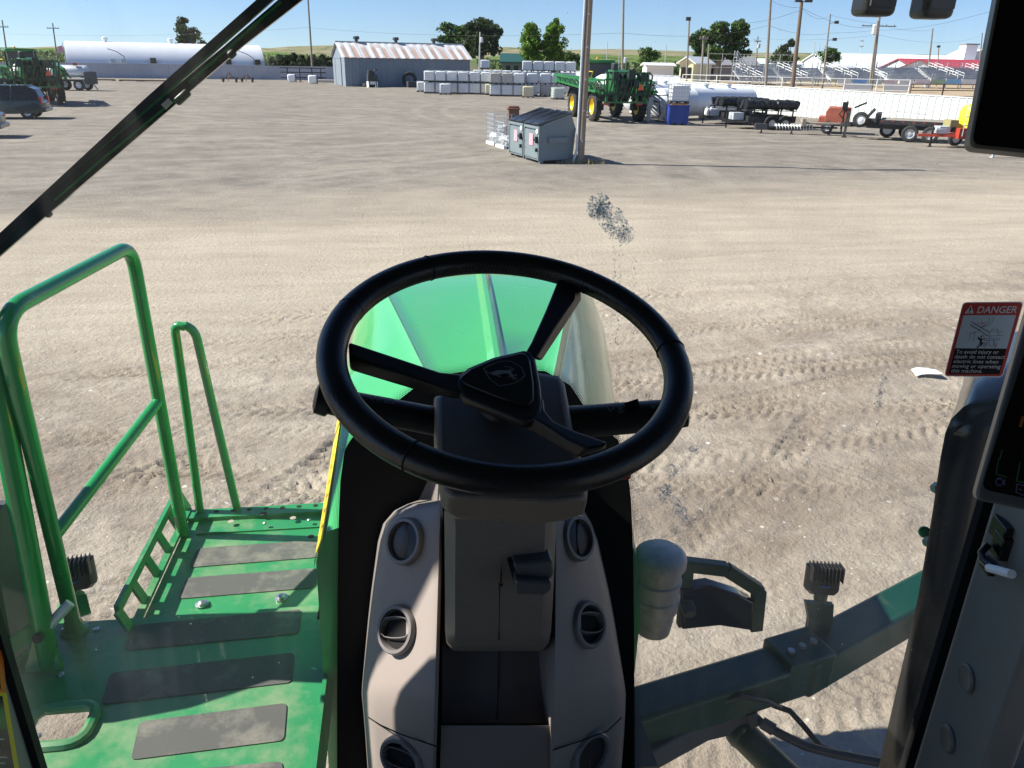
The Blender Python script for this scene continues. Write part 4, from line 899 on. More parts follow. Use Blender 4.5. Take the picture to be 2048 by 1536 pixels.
def big_sprayer(loc, rz, label):
    """front is local +Y, seen mostly from behind"""
    t = thing('crop_sprayer', label, 'sprayer', loc, rz, 'green crop sprayers parked in the yard')
    for (x, y, nm) in ((-1.55, -2.1, 0), (1.55, -2.1, 0), (-1.55, 2.15, 0), (1.55, 2.15, 0)): wheel_part(t, 'wheel', V(x, y, .93), .93, .46, m_yel, -1 if x < 0 else 1)
    f = MB(); f.bx(-.55, .55, -3.0, 3.4, 1.45, 1.75)
    for x in (-1, 1):
        for y in (-2.1, 2.15): f.bx(x * 1.18 - .12, x * 1.18 + .12, y - .16, y + .16, .75, 2.0); f.beam(V(x * .5, y, 1.65), V(x * 1.25, y, 1.9), .25, .22); f.bx(x * 1.16 - .15, x * 1.16 + .15, y - .3, y + .3, .7, 1.1)
    f.bx(-1.0, 1.0, -1.6, -.6, 1.2, 1.6); obj('chassis', f, m_dkgrn, t, bevel=.03)
    g = MB()
    for x in (-1.55, 1.55):
        for y in (-2.1, 2.15):
            rr = []
            for k in range(9): a = math.pi * (.12 + .76 * k / 8); c, s = math.cos(a), math.sin(a); rr.append([V(x - .26, y + c * 1.02, .93 + s * 1.02), V(x + .26, y + c * 1.02, .93 + s * 1.02), V(x + .26, y + c * 1.05, .93 + s * 1.05), V(x - .26, y + c * 1.05, .93 + s * 1.05)])
            g.loft(rr)
    obj('fender', g, m_dkgrey, t)
    tk = MB(); rr = []
    for y, sx, sz in ((-1.7, .75, .4), (-1.5, 1.0, .6), (0.3, 1.05, .62), (.6, .8, .45)):
        rr.append([V(sx * math.cos(a) * (1 - .12 * abs(math.sin(2 * a))), y, 2.25 + sz * math.sin(a)) for a in [k * 2 * math.pi / 16 for k in range(16)]])
    tk.loft(rr); obj('tank', tk, m_tank, t, smooth=True)
    e = MB(); e.bx(-.75, .75, -3.2, -1.75, 1.8, 2.95); e.prism([V(-.7, -3.2, 2.95), V(-.7, -1.75, 2.95), V(-.7, -1.85, 3.15), V(-.7, -3.0, 3.08)], (1.4, 0, 0)); obj('engine_hood', e, m_spg, t, bevel=.06)
    gr = MB()
    for k in range(9): gr.bx(-.6, .6, -3.24, -3.2, 1.95 + k * .1, 2.0 + k * .1)
    gr.bx(-.65, .65, -3.22, -3.2, 1.88, 2.9); obj('grille', gr, m_black, t)
    ex = MB(); ex.tube([V(.45, -2.2, 2.9), V(.45, -2.2, 3.45), V(.45, -2.3, 3.6)], .08, 10); ex.lathe([(.2, 0), (.22, .05), (.22, .45), (.16, .5)], (-.4, -2.3, 3.05)); obj('exhaust', ex, m_dkgrey, t, smooth=True)
    c = MB(); c.bx(-.85, .85, 1.5, 3.05, 1.85, 2.2); c.bx(-.85, .85, 1.4, 1.5, 2.2, 3.5)
    for x in (-.82, .82):
        for y in (1.5, 3.0): c.bx(x - .05, x + .05, y - .05, y + .05, 2.2, 3.5)
    obj('cab', c, m_dkgrey, t, bevel=.03); cg = MB(); cg.bx(-.8, .8, 1.55, 3.0, 2.2, 3.48); obj('cab_glass', cg, m_glassdk, t)
    r = MB(); r.prism([V(-.98, 1.25, 3.5), V(.98, 1.25, 3.5), V(.98, 3.3, 3.5), V(-.98, 3.3, 3.5)], (0, 0, .22)); obj('cab_roof', r, m_spg, t, bevel=.08)
    bc = MB(); bc.lathe([(.07, 0), (.08, .12), (.03, .17)], (-.3, 1.4, 3.72), n=10); obj('beacon', bc, M('amber', (.8, .35, .02), .3, var=0), t)
    # booms folded forward along both sides and the centre rack behind
    ck = MB()
    for x in (-1.35, -.7, .7, 1.35): ck.bx(x - .07, x + .07, -3.75, -3.6, 1.2, 3.0)
    for z in (1.25, 1.75, 2.6, 3.0): ck.bx(-1.5, 1.5, -3.73, -3.62, z - .05, z + .05)
    for k in range(6): ck.beam(V(-1.4 + k * .5, -3.68, 1.25), V(-.9 + k * .5, -3.68, 2.6), .05, .05)
    for x in (-.6, .6): ck.beam(V(x, -3.65, 1.8), V(x * .8, -2.8, 1.6), .12, .12); ck.beam(V(x, -3.65, 2.6), V(x * .8, -2.8, 2.3), .1, .1)
    obj('centre_rack', ck, m_spg, t)
    for s in (-1, 1):
        bm_ = MB(); truss(bm_, V(s * 1.55, -3.7, 1.75), V(s * 2.35, 4.6, 2.3), .8, .35, 9); truss(bm_, V(s * 1.95, -3.3, 1.85), V(s * 2.6, 3.4, 2.35), .6, .3, 8); obj('boom', bm_, m_spg, t)
        hs = MB()
        for k in range(5): hs.tube([V(s * (1.6 + .1 * k), -3.7, 1.9 + .12 * k), V(s * (1.7 + .1 * k), -1.5, 1.72 + .14 * k), V(s * (2.0 + .08 * k), 1.5, 1.95 + .12 * k), V(s * 2.3, 4.0, 2.3)], .035, 5)
        for k in range(14): hs.box(V(s * (1.62 + .055 * k), -3.4 + k * .55, 1.70 + .04 * k), (.16, .12, .22))
        obj('hose_bundle', hs, m_dkgrn, t)
    hp = MB()
    for k in range(9):
        x = -1.3 + .33 * k; hp.tube([V(x, -3.8, 1.5), V(x + .12, -3.95, 2.2), V(x + .25, -3.82, 2.85), V(x + .1, -3.5, 3.05)], .055, 6)
    for (x, z, s_) in ((-.9, 2.85, .34), (.15, 2.9, .42), (.95, 2.75, .4), (.5, 2.4, .34), (-.4, 2.35, .3)): hp.box(V(x, -3.85, z), (s_, .3, s_ * 1.3))
    hp.bx(-2.4, 3.1, -3.9, -3.8, 1.68, 1.74); obj('plumbing', hp, m_dkgrn, t)
    sm = MB(); sm.prism([V(.55, -4.04, 2.0), V(1.0, -4.04, 2.0), V(.775, -4.04, 2.42)], (0, .03, 0)); obj('warning_triangle', sm, M('slow_orange', (.75, .10, .03), .5, var=0), t)
    for x in (-1.12, 1.12): tl = MB(); tl.bx(x - .2, x + .2, -3.16, -3.1, 1.06, 1.2); obj('tail_light', tl, M('tail_red', (.6, .03, .02), .3, var=0), t)
    ld = MB()
    for x in (-1.5, -1.15): ld.beam(V(x, -.4, 1.0), V(x, -.9, 2.6), .05, .05)
    for k in range(5): ld.beam(V(-1.5, -.45 - .1 * k, 1.1 + .32 * k), V(-1.15, -.45 - .1 * k, 1.1 + .32 * k), .05, .1)
    ld.tube([V(-1.5, -.9, 2.6), V(-1.5, -1.3, 3.0), V(-1.5, 1.0, 3.0), V(-1.5, 1.2, 2.4)], .03, 6); obj('ladder', ld, m_yel, t)
    return t
sA = atz(1186, 242); sB = atz(1279, 242)
ctr = (sA + sB) / 2
srz = yaw_of(sA, sB) * .5 + math.radians(5)
spr = big_sprayer(V(13.72, 54.4, 0), math.radians(6), 'green crop sprayer with yellow rims and folded booms behind the near pole')
dup(spr, V(-27.3, 65.5, 0), math.radians(30), 'green crop sprayer at the left edge parked behind the dark vehicle')
# ================================================================ storage tanks
m_tankw = M('white_tank', (.74, .75, .77), .35, var=.05, scale=.8, dirt=(.45, .38, .3), dscale=.9, damt=.3)
def htank(a, b, r, lab, grp='white horizontal storage tanks'):
    a, b = Vector(a), Vector(b); L_ = (b - a).length; t = thing('storage_tank', lab, 'tank', a, yaw_of(a, b), grp); zc = r + .18
    m = MB(); m.lathe([(.02, -.28), (r * .5, -.22), (r * .85, -.08), (r, .06), (r, L_ * .33), (r + .012, L_ * .335), (r, L_ * .34), (r, L_ - .06), (r * .85, L_ + .08), (r * .5, L_ + .22), (.02, L_ + .28)], (0, 0, zc), (1, 0, 0), 32); obj('vessel', m, m_tankw, t, smooth=True)
    s = MB()
    for x in (L_ * .18, L_ * .82): s.bx(x - .2, x + .2, -r * .8, r * .8, 0, .5)
    obj('saddle', s, m_white, t); v = MB()
    for x in (L_ * .25, L_ * .5, L_ * .75): v.lathe([(.16, 0), (.16, .2), (.22, .2), (.22, .27), (.05, .3)], (x, 0, zc + r - .03), n=12)
    obj('valve', v, m_galv, t); return t
htank(gp(1312, 53), gp(1492, 57.5), .93, 'long white horizontal tank behind the blue bin')
htank(gp(1262, 59), gp(1345, 63.5), .92, 'white horizontal tank partly hidden behind the sprayer')
p = gp(1296, 51.5); T = thing('transfer_pump', 'red and white valve post at the left end of the long white tank', 'pump', p); mb = MB(); mb.bx(-.1, .1, -.1, .1, 0, 1.0); mb.bx(-.2, .2, -.15, .15, .9, 1.5); obj('post', mb, m_white, T); mb = MB(); mb.lathe([(.12, 1.5), (.14, 1.6), (.14, 2.0), (.05, 2.1)], (0, 0, 0), n=10); obj('valve', mb, m_red, T); mb = MB(); mb.tube([V(.1, 0, 1.3), V(.6, -.2, 1.2), V(.7, -.3, .5), V(.4, -.4, .05), V(1.8, -.9, .05)], .05, 8); obj('hose', mb, m_black, T)
m_blue = M('blue_plastic', (.015, .05, .30), .45, var=.1, scale=4)
p = gp(1352, 49.3); T = thing('blue_bin', 'deep blue ribbed plastic bin below a caged tote by the white tank', 'bin', p, RIGHT_YAW); mb = MB(); mb.bx(-.64, .64, -.55, .55, .12, 1.12)
for k in range(6): mb.bx(-.6 + k * .22, -.52 + k * .22, -.6, -.55, .15, 1.1)
for x in (-.5, 0, .5): mb.bx(x - .1, x + .1, -.55, .55, 0, .12)
obj('body', mb, m_blue, T, bevel=.02); mb = MB(); mb.bx(-.66, .66, -.6, .57, 1.12, 1.19); obj('top_rim', mb, m_blue, T); mb = MB(); mb.bx(-.5, .5, -.57, .5, 1.19, 1.27); obj('orange_pad', mb, M('orange_pad', (.6, .25, .05), .6), T)
tote('w', p + V(0, 0, 1.28), RIGHT_YAW, 'caged white tote sitting on top of the deep blue bin', 'totes set apart from the stacks')
# ================================================================ trailers
m_trail = M('trailer_black', (.02, .02, .022), .5, var=.2, scale=5, dirt=(.22, .18, .14), dscale=2, damt=.35)
m_rim = M('trailer_rim', (.62, .63, .65), .35, metal=.5, var=.1)
m_plank = M('deck_plank', (.30, .26, .21), .85, var=.25, scale=5)
def small_wheel(t, c, r, w, side): 
    mb = MB(); tyre(mb, V(0, 0, 0), r, w, (0, 1, 0)); o = obj('wheel', mb, m_rubber, t, smooth=True, loc=c)
    q = MB(); q.lathe([(.03, side * w * .42), (r * .22, side * w * .40), (r * .3, side * w * .2), (r * .52, side * w * .26), (r * .60, side * w * .45), (r * .6, -side * w * .4), (.03, -side * w * .38)], (0, 0, 0), (0, 1, 0), 18); obj('rim', q, m_rim, o, smooth=True)
def pipe_trailer(a, b, lab):
    a, b = Vector(a), Vector(b); L_ = (b - a).length; t = thing('pipe_trailer', lab, 'trailer', a, yaw_of(a, b), 'black trailers loaded with rolls of pipe'); W = 1.8; zd = .52
    f = MB(); f.bx(0, L_, 0, W, zd - .12, zd); f.bx(0, L_, -.03, .03, zd, zd + .25); f.bx(0, L_, W - .03, W + .03, zd, zd + .25); f.bx(0, .05, 0, W, zd, zd + .25); f.beam(V(0, .2, zd - .1), V(-1.3, W / 2, zd - .1), .09, .12); f.beam(V(0, W - .2, zd - .1), V(-1.3, W / 2, zd - .1), .09, .12); f.bx(-1.05, -.97, W / 2 - .04, W / 2 + .04, .02, .95); obj('frame', f, m_trail, t)
    r = MB()
    for x in (.15, L_ * .35, L_ * .62, L_ - .2):
        for y in (.05, W - .05): r.bx(x - .035, x + .035, y - .035, y + .035, zd, 1.12)
        r.bx(x - .04, x + .04, 0, W, 1.08, 1.15)
    for y in (.05, W - .05): r.bx(-.2, L_, y - .03, y + .03, 1.05, 1.10)
    obj('rack', r, m_trail, t)
    p = MB()
    for k in range(3):
        y = .33 + k * .62; pts = [V(-.15 + i * (L_ + .3) / 28, y + .02 * math.sin(i * 2 + k), 1.38 + .02 * math.sin(i * 3.1 + k * 2)) for i in range(29)]; p.tube(pts, [.25 + .022 * math.sin(i * 2.3 + k) for i in range(29)], 14)
    for x in np.arange(.2, L_, .55): p.bx(x - .03, x + .03, .02, W - .02, 1.62, 1.66)
    obj('pipe_load', p, m_black, t, smooth=True)
    for xx in (L_ - 1.55, L_ - .72):
        small_wheel(t, V(xx, -.16, .36), .36, .24, -1); small_wheel(t, V(xx, W + .16, .36), .36, .24, 1)
    g = MB()
    for xx in (L_ - 1.55, L_ - .72):
        rr = []
        for k in range(9): aa = math.pi * (.05 + .9 * k / 8); rr.append([V(xx + math.cos(aa) * .43, -.32, .36 + math.sin(aa) * .43), V(xx + math.cos(aa) * .43, -.02, .36 + math.sin(aa) * .43), V(xx + math.cos(aa) * .46, -.02, .36 + math.sin(aa) * .46), V(xx + math.cos(aa) * .46, -.32, .36 + math.sin(aa) * .46)])
        g.loft(rr)
    obj('fender', g, m_trail, t); bx_ = MB(); bx_.bx(-.75, -.1, W / 2 - .4, W / 2 + .4, zd, zd + .4); obj('tool_box', bx_, m_galv, t); 
    return t
pipe_trailer(gp(1494, 46.6), gp(1588, 46.9), 'nearer black pipe trailer with grey wheels in front of the white fence')
pipe_trailer(gp(1446, 49.8), gp(1528, 50.4), 'black pipe trailer half hidden behind the nearer pipe trailer')
for k, (u, t_, lab) in enumerate(((1411, 50.2, 'left white gas cylinder on the trailer tongue'), (1419, 50.4, 'right white gas cylinder on the trailer tongue'))):
    p = gp(u, t_); mb = MB(); mb.lathe([(.12, .58), (.15, .60), (.15, .82), (.10, .92), (.05, .95), (.06, 1.02), (.02, 1.04)], (0, 0, 0), n=14); tag(obj('gas_cylinder', mb, m_white, loc=p, smooth=True), lab, 'gas bottle', 'gas cylinders')
def flatbed():
    a = gp(1752, 41.6); b = gp(1912, 40.0); L_ = (b - a).length; t = thing('flatbed_trailer', 'tandem axle flatbed trailer with a plank deck before the white fence', 'trailer', a, yaw_of(a, b)); W = 2.3; zd = .98
    d = MB()
    for k in range(9): d.bx(0, L_, k * W / 9 + .01, (k + 1) * W / 9 - .01, zd, zd + .05)
    obj('deck', d, m_plank, t); f = MB(); f.bx(0, L_, -.05, 0, zd - .16, zd + .06); f.bx(0, L_, W, W + .05, zd - .16, zd + .06); f.bx(0, .1, 0, W, zd - .2, zd); f.bx(-.6, L_, .5, .64, zd - .42, zd - .02); f.bx(-.6, L_, W - .64, W - .5, zd - .42, zd - .02)
    f.beam(V(0, .5, zd - .3), V(-2.0, W / 2, zd - .32), .14, .2); f.beam(V(0, W - .5, zd - .3), V(-2.0, W / 2, zd - .32), .14, .2); f.bx(-1.75, -1.62, W / 2 - .5, W / 2 - .38, .02, 1.35); f.bx(-1.8, -1.57, W / 2 - .56, W / 2 - .32, 0, .05); f.bx(-.25, -.15, 0, W, zd - .1, zd + .35); obj('frame', f, m_trail, t)
    for k in range(int(L_ / .42)):
        pass
    mk = MB()
    for k in range(int(L_ / .5)): mk.bx(.1 + k * .5, .2 + k * .5, -.056, -.05, zd - .03, zd + .01)
    obj('reflector_strip', mk, m_red, t); rl = MB()
    for y in (W - .05,):
        rl.cyl(V(.6, y, zd + .42), V(L_ - 1.5, y, zd + .28), .02, 6)
        for x in (.6, 1.8, 3.2): rl.cyl(V(x, y, zd), V(x, y, zd + .4), .02, 6)
    obj('side_rail', rl, m_galv, t)
    for xx in (L_ - 2.25, L_ - 1.28): small_wheel(t, V(xx, -.05, .41), .41, .3, -1); small_wheel(t, V(xx - 1.2, W - .1, .41), .41, .3, 1)
    s = MB(); tyre(s, V(0, 0, 0), .40, .24, (0, 1, 0)); o = obj('spare_wheel', s, m_rubber, t, smooth=True, loc=V(-.95, -.0, 1.0)); q = MB(); q.lathe([(.02, -.09), (.1, -.09), (.22, -.05), (.25, -.1), (.25, .08)], (0, 0, 0), (0, 1, 0), 18); obj('rim', q, m_white, o, smooth=True)
    w = MB(); w.beam(V(-.75, .5, 1.0), V(-.35, .5, 1.55), .12, .16); w.bx(-.95, -.25, .2, .9, .9, 1.05); w.beam(V(-.1, .2, 1.3), V(-.1, W - .2, 1.3), .06, .06); w.bx(-.14, -.06, .2, .28, .9, 1.34); w.bx(-.14, -.06, W - .28, W - .2, .9, 1.34); obj('winch', w, m_dkgrey, t)
flatbed()
def red_tank():
    a = gp(1632, 45.2); b = gp(1694, 44.6); L_ = (b - a).length; t = thing('tank_cart', 'rust red box tank on a single axle cart left of the flatbed', 'cart', a, yaw_of(a, b))
    k = MB(); k.prism([V(.35, 0, .55), V(L_, 0, .55), V(L_, 0, 1.42), V(.5, 0, 1.46), V(.35, 0, 1.2)], (0, 1.3, 0)); k.bx(0.0, .38, .1, 1.2, .55, .92); obj('tank', k, M('tank_red', (.36, .10, .06), .6, var=.25, scale=2.5), t, bevel=.04)
    f = MB(); f.bx(-.1, L_ + .2, .1, .2, .42, .55); f.bx(-.1, L_ + .2, 1.1, 1.2, .42, .55); f.beam(V(L_ + .2, .15, .48), V(L_ + 1.4, .65, .48), .08, .1); f.beam(V(L_ + .2, 1.15, .48), V(L_ + 1.4, .65, .48), .08, .1); obj('frame', f, m_rust, t)
    small_wheel(t, V(.55, -.12, .34), .34, .22, -1); small_wheel(t, V(.55, 1.42, .34), .34, .22, 1)
    p = MB(); p.tube([V(L_ - .35, -.15, .1), V(L_ - .35, -.15, 1.5), V(L_ - .25, -.15, 1.8)], .045, 8); p.tube([V(L_ - .35, -.15, 1.45), V(L_ - .6, -.2, 1.1), V(L_ - .3, -.25, .8), V(L_ - .4, -.2, .3)], .04, 8); p.bx(L_ - .5, L_ - .2, -.3, 0, 1.4, 1.75); p.beam(V(L_ + .15, .2, 1.45), V(L_ + .75, .1, 1.75), .08, .1); obj('hand_pump', p, m_black, t)
red_tank()
def auger():
    a = gp(1515, 44.4); b = gp(1628, 44.0); L_ = (b - a).length; t = thing('auger', 'bare auger with pale flighting lying on stands before the pipe trailers', 'auger', a, yaw_of(a, b)); s = MB(); n = 150; rings = []
    for i in range(n + 1):
        x = .9 + (L_ - 1.0) * i / n; th = i / n * 2 * math.pi * 13; rings.append([V(x, math.cos(th) * .03, .38 + math.sin(th) * .03), V(x, math.cos(th) * .17, .38 + math.sin(th) * .17), V(x + .02, math.cos(th) * .17, .38 + math.sin(th) * .17), V(x + .02, math.cos(th) * .03, .38 + math.sin(th) * .03)])
    s.loft(rings); obj('flighting', s, m_white, t); p = MB(); p.cyl(V(0, 0, .38), V(L_ + 1.2, 0, .40), .05, 8); p.bx(-.2, .45, -.2, .2, .2, .52)
    for x in (.2, L_ * .6, L_ + .8): p.bx(x - .03, x + .03, -.25, .25, 0, .08); p.bx(x - .03, x + .03, -.03, .03, 0, .38)
    obj('shaft', p, m_dkgrey, t); h = MB(); h.bx(L_ - .8, L_ + 1.6, -.25, .25, .58, .66); h.bx(L_ - .8, L_ - .6, -.3, .3, .45, .85); obj('cover', h, m_plank, t)
auger()
def yellow_tank():
    p = gp(1935, 38.6); t = thing('tank_trailer', 'bright yellow upright tank on a red trailer beside the black display', 'trailer', p, RIGHT_YAW)
    k = MB(); rr = []
    for z, s in ((.7, .5), (.8, .7), (1.0, .75), (1.7, .75), (1.92, .65), (2.04, .32)): rr.append([V(math.cos(a) * s * 1.0 * (1 - .1 * abs(math.sin(2 * a))), math.sin(a) * s, z) for a in [q * 2 * math.pi / 20 for q in range(20)]])
    k.loft(rr); obj('tank', k, M('tank_yellow', (.82, .66, .03), .4, var=.05), t, smooth=True)
    f = MB(); f.bx(-.9, 1.2, -.6, .6, .5, .65); f.beam(V(-.9, -.4, .58), V(-2.6, 0, .55), .1, .12); f.beam(V(-.9, .4, .58), V(-2.6, 0, .55), .1, .12); f.bx(-.95, -.5, -.7, -.2, .45, .95); obj('frame', f, m_red, t); j = MB(); j.bx(-2.0, -1.92, -.15, -.07, 0, .95); j.bx(-2.06, -1.86, -.2, -.02, 0, .04); obj('jack', j, m_trail, t)
    small_wheel(t, V(-.25, -.85, .34), .34, .24, -1); small_wheel(t, V(-.25, .85, .34), .34, .24, 1)
    c = MB()
    for z in (1.1, 1.5, 1.9): c.tube([V(-.9, -.9, z), V(.95, -.9, z)], .02, 6)
    for x in (-.9, -.3, .4): c.cyl(V(x, -.9, .6), V(x, -.9, 2.2), .02, 6)
    obj('cage', c, m_galv, t); h = MB(); h.tube([V(-.75, -.95, .75), V(-.45, -1.0, 1.2), V(-.05, -1.0, 1.7), V(.02, -1.0, 2.05), V(-.15, -1.0, 2.25), V(-.38, -1.0, 2.2), V(-.5, -1.0, 1.95), V(-.42, -1.0, 1.55), V(-.2, -1.0, 1.15), V(.3, -1.0, .8)], .045, 8); obj('hose', h, m_black, t, smooth=True)
    e = MB(); e.bx(-1.75, -1.2, -.3, .3, .65, 1.0); e.cyl(V(-1.9, -.2, .85), V(-1.3, -.2, .85), .12, 10); obj('pump_engine', e, m_galv, t, bevel=.02)
    d = MB(); d.bx(-1.3, -.9, -.35, .35, 1.0, 1.3); obj('fuel_can', d, M('olive_can', (.3, .26, .12), .6), t)
yellow_tank()
mb = MB(); p = gp(1985, 34.5); mb.bx(-.04, .04, -.04, .04, 0, .75); mb.bx(-.5, .6, -.1, .1, .55, .7); mb.bx(-.1, .1, -.1, .1, 0, .03); tag(obj('trailer_jack', mb, m_galv, loc=p), 'silver trailer jack standing below the black display', 'jack')

# ================================================================ parked vehicles on the left
def car_body(label, loc, rz, L_, W, H, prof_roof, col, name, tail, group, hood=.9, wheel=.36):
    """front is local -X, rear at +X = L_/2"""
    t = thing(name, label, 'car', loc, rz, group); m_c = M(name + '_paint', col, .25, metal=.3, var=.05, coat=.6)
    def sec(x, zb, zs, zt, ws, wt): return [V(x, -ws, zb), V(x, -ws * 1.0, zs * .75 + zb * .25), V(x, -ws * .98, zs), V(x, -wt, zt), V(x, wt, zt), V(x, ws * .98, zs), V(x, ws, zs * .75 + zb * .25), V(x, ws, zb)]
    h = L_ / 2; w = W / 2; b = MB()
    b.loft([sec(-h, .45, .70, .72, w * .75, w * .7), sec(-h + .15, .32, .85, .88, w * .92, w * .8), sec(-h + hood, .28, .98, 1.02, w, w * .88), sec(0, .27, 1.0, 1.04, w, w * .88), sec(h - .35, .3, 1.02, 1.05, w, w * .88), sec(h - .06, .35, .98, 1.02, w * .95, w * .8), sec(h, .5, .9, .92, w * .85, w * .75)]); obj('body', b, m_c, t, smooth=True, bevel=.02)
    g = MB(); g.loft([[V(x, -w * .92, 1.0), V(x2, -w * .70, z), V(x2, w * .70, z), V(x, w * .92, 1.0)] for x, x2, z in prof_roof]); obj('greenhouse', g, m_glassdk, t, smooth=False)
    r = MB(); zt = H; xs_ = [p[1] for p in prof_roof if p[2] > H - .12]
    r.bx(min(xs_), max(xs_), -w * .71, w * .71, zt - .03, zt + .02)
    for s in (-1, 1):
        for x, x2, z in prof_roof[::2] if len(prof_roof) > 3 else prof_roof: r.beam(V(x, s * w * .925, 1.0), V(x2, s * w * .71, z), .09, .06)
    obj('roof', r, m_c, t, bevel=.02)
    for x in (-h + .85, h - .85):
        for s in (-1, 1): small_wheel(t, V(x, s * (w - .12), wheel), wheel, .22, s)
    for s in (-1, 1): l = MB(); l.bx(h - .12, h + .01, s * w * .80 - .12, s * w * .80 + .12, .82, .82 + tail); obj('tail_light', l, M('tail_red', (.6, .03, .02), .3, var=0), t, bevel=.02)
    bp_ = MB(); bp_.bx(h - .05, h + .12, -w * .85, w * .85, .38, .58); obj('bumper', bp_, m_c, t, bevel=.03)
    return t
pc = atz(98, 238); 
car_body('dark green van with red tail lights parked at the left edge', V(pc.x - 2.65, pc.y + .5, 0), math.radians(8), 4.7, 1.85, 1.78, [(-1.35, -.75, 1.70), (-.7, -.3, 1.78), (.8, .9, 1.78), (1.9, 1.7, 1.74), (2.28, 2.05, 1.6)], (.012, .03, .035), 'parked_van', .38, 'vehicles at the left edge')
pc = atz(27, 277)
car_body('grey blue car with its red tail light at the left edge nearest the wiper', V(pc.x - 3.0, pc.y + .6, 0), math.radians(10), 4.5, 1.8, 1.45, [(-1.2, -.5, 1.38), (-.45, -.2, 1.45), (.7, .6, 1.45), (1.7, 1.1, 1.36), (1.9, 1.35, 1.2)], (.045, .07, .11), 'parked_car', .14, 'vehicles at the left edge', wheel=.32)
def tank_truck():
    p = atz(128, 181); t = thing('tank_truck', 'grey tank truck with a rounded fender parked behind the left sprayer', 'truck', p, RIGHT_YAW)
    k = MB(); k.lathe([(.05, -2.2), (.5, -2.15), (.58, -2.0), (.58, 1.9), (.5, 2.05), (.05, 2.1)], (.2, .9, 1.75), (1, 0, 0), 20); obj('tank', k, m_galv, t, smooth=True)
    f = MB(); f.bx(-3, 2.6, .1, 1.7, .85, 1.0); f.bx(2.2, 2.6, .05, 1.8, .6, 1.75); f.beam(V(2.6, .2, 1.1), V(3.3, .2, .1), .12, .06); obj('chassis', f, m_dkgrey, t, bevel=.02)
    for x in (-.6, 1.55): small_wheel(t, V(x, .1, .52), .52, .35, -1); small_wheel(t, V(x, 1.7, .52), .52, .35, 1)
    g = MB(); rr = []
    for x, z in ((-1.5, .5), (-1.45, .95), (-1.1, 1.15), (0, 1.2), (1.6, 1.2), (2.1, 1.05), (2.25, .6)): rr.append([V(x, -.15, z), V(x, .35, z), V(x, .35, z + .05), V(x, -.15, z + .05)])
    g.loft(rr); obj('fender', g, m_galv, t); c = MB(); c.bx(-4.6, -3.0, 0, 1.9, .7, 2.3); obj('cab', c, m_red, t, bevel=.12); b2 = MB(); b2.bx(1.2, 1.5, .3, .6, 2.3, 2.55); obj('beacon', b2, m_red, t)
tank_truck()
# ================================================================ the machine the photo is taken from
HOST = thing('operator_sprayer', 'green crop sprayer seen from its own cab with black steering wheel and console', 'sprayer', (0, 0, 0))
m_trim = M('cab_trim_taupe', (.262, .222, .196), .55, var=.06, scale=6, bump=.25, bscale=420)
m_trim2 = M('column_grey', (.135, .117, .099), .5, var=.06, scale=6, dirt=(.30, .27, .23), dscale=70, damt=.10, bump=.25, bscale=420)
m_leather = M('black_leather', (.010, .010, .012), .36, var=.1, scale=12, bump=.35, bscale=260, spec=.45)
m_hub = M('hub_black', (.014, .014, .016), .42, var=.08, bump=.15, bscale=500)
m_gloss = M('gloss_black', (.006, .006, .007), .12, var=0)
m_seam = M('seam_dark', (.003, .003, .003), .9, var=0)
m_icon = M('icon_grey', (.30, .30, .31), .5, var=0)
m_grip = M('grip_tape', (.085, .082, .078), .85, var=.15, scale=9, bump=.5, bscale=300, dirt=(.33, .30, .24), dscale=7, damt=.6)
m_lining = M('headliner', (.10, .10, .10), .9, var=.05)
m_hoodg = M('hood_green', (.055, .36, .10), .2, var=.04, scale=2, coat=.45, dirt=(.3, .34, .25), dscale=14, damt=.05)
m_shadedg = M('shaded_green', (.004, .042, .026), .45, var=.15, scale=3, dirt=(.2, .18, .13), dscale=4, damt=.35)  # machine green darkened, putting the shade on the right side into the colour
def sub(parent, name, mb, mats, **k): return obj(name, mb, mats, parent, **k)
CX = .12
def glass_y(x, z): return 1.42 - .085 * (z - 3.7) ** 2 - .28 * (x - CX) ** 2
def on_glass(u, v, off=0.0):
    d = ray(u, v); t = 1.3
    for _ in range(25):
        p = EYE + d * t; t += (glass_y(p.x, p.z) - off - p.y) / d.y * .8
    return EYE + d * t
# ---- windscreen
gl = bpy.data.materials.new('cab_glass'); gl.use_nodes = True; nt = gl.node_tree; N = nt.nodes; L = nt.links; N.remove(N['Principled BSDF'])
tr = N.new('ShaderNodeBsdfTransparent'); tr.inputs[0].default_value = (.93, .96, .945, 1)
gs = N.new('ShaderNodeBsdfGlossy'); gs.inputs['Roughness'].default_value = .015
lw = N.new('ShaderNodeLayerWeight'); lw.inputs[0].default_value = .5
def gm(op, a, b):
    n = N.new('ShaderNodeMath'); n.operation = op
    for i, x in enumerate((a, b)):
        if isinstance(x, (int, float)): n.inputs[i].default_value = x
        else: L.new(x, n.inputs[i])
    return n.outputs[0]
fr = gm('ADD', gm('MULTIPLY', gm('POWER', lw.outputs['Facing'], 4.5), .85), .055)
mx1 = N.new('ShaderNodeMixShader'); L.new(fr, mx1.inputs[0]); L.new(tr.outputs[0], mx1.inputs[1]); L.new(gs.outputs[0], mx1.inputs[2])
g_ = N.new('ShaderNodeNewGeometry'); mp = N.new('ShaderNodeMapping'); mp.inputs['Scale'].default_value = (3, 1, .5); L.new(g_.outputs['Position'], mp.inputs[0])
nz = N.new('ShaderNodeTexNoise'); nz.inputs['Scale'].default_value = 2.2; nz.inputs['Detail'].default_value = 6; L.new(mp.outputs[0], nz.inputs['Vector'])
n2 = N.new('ShaderNodeTexVoronoi'); n2.inputs['Scale'].default_value = 60; L.new(g_.outputs['Position'], n2.inputs['Vector'])
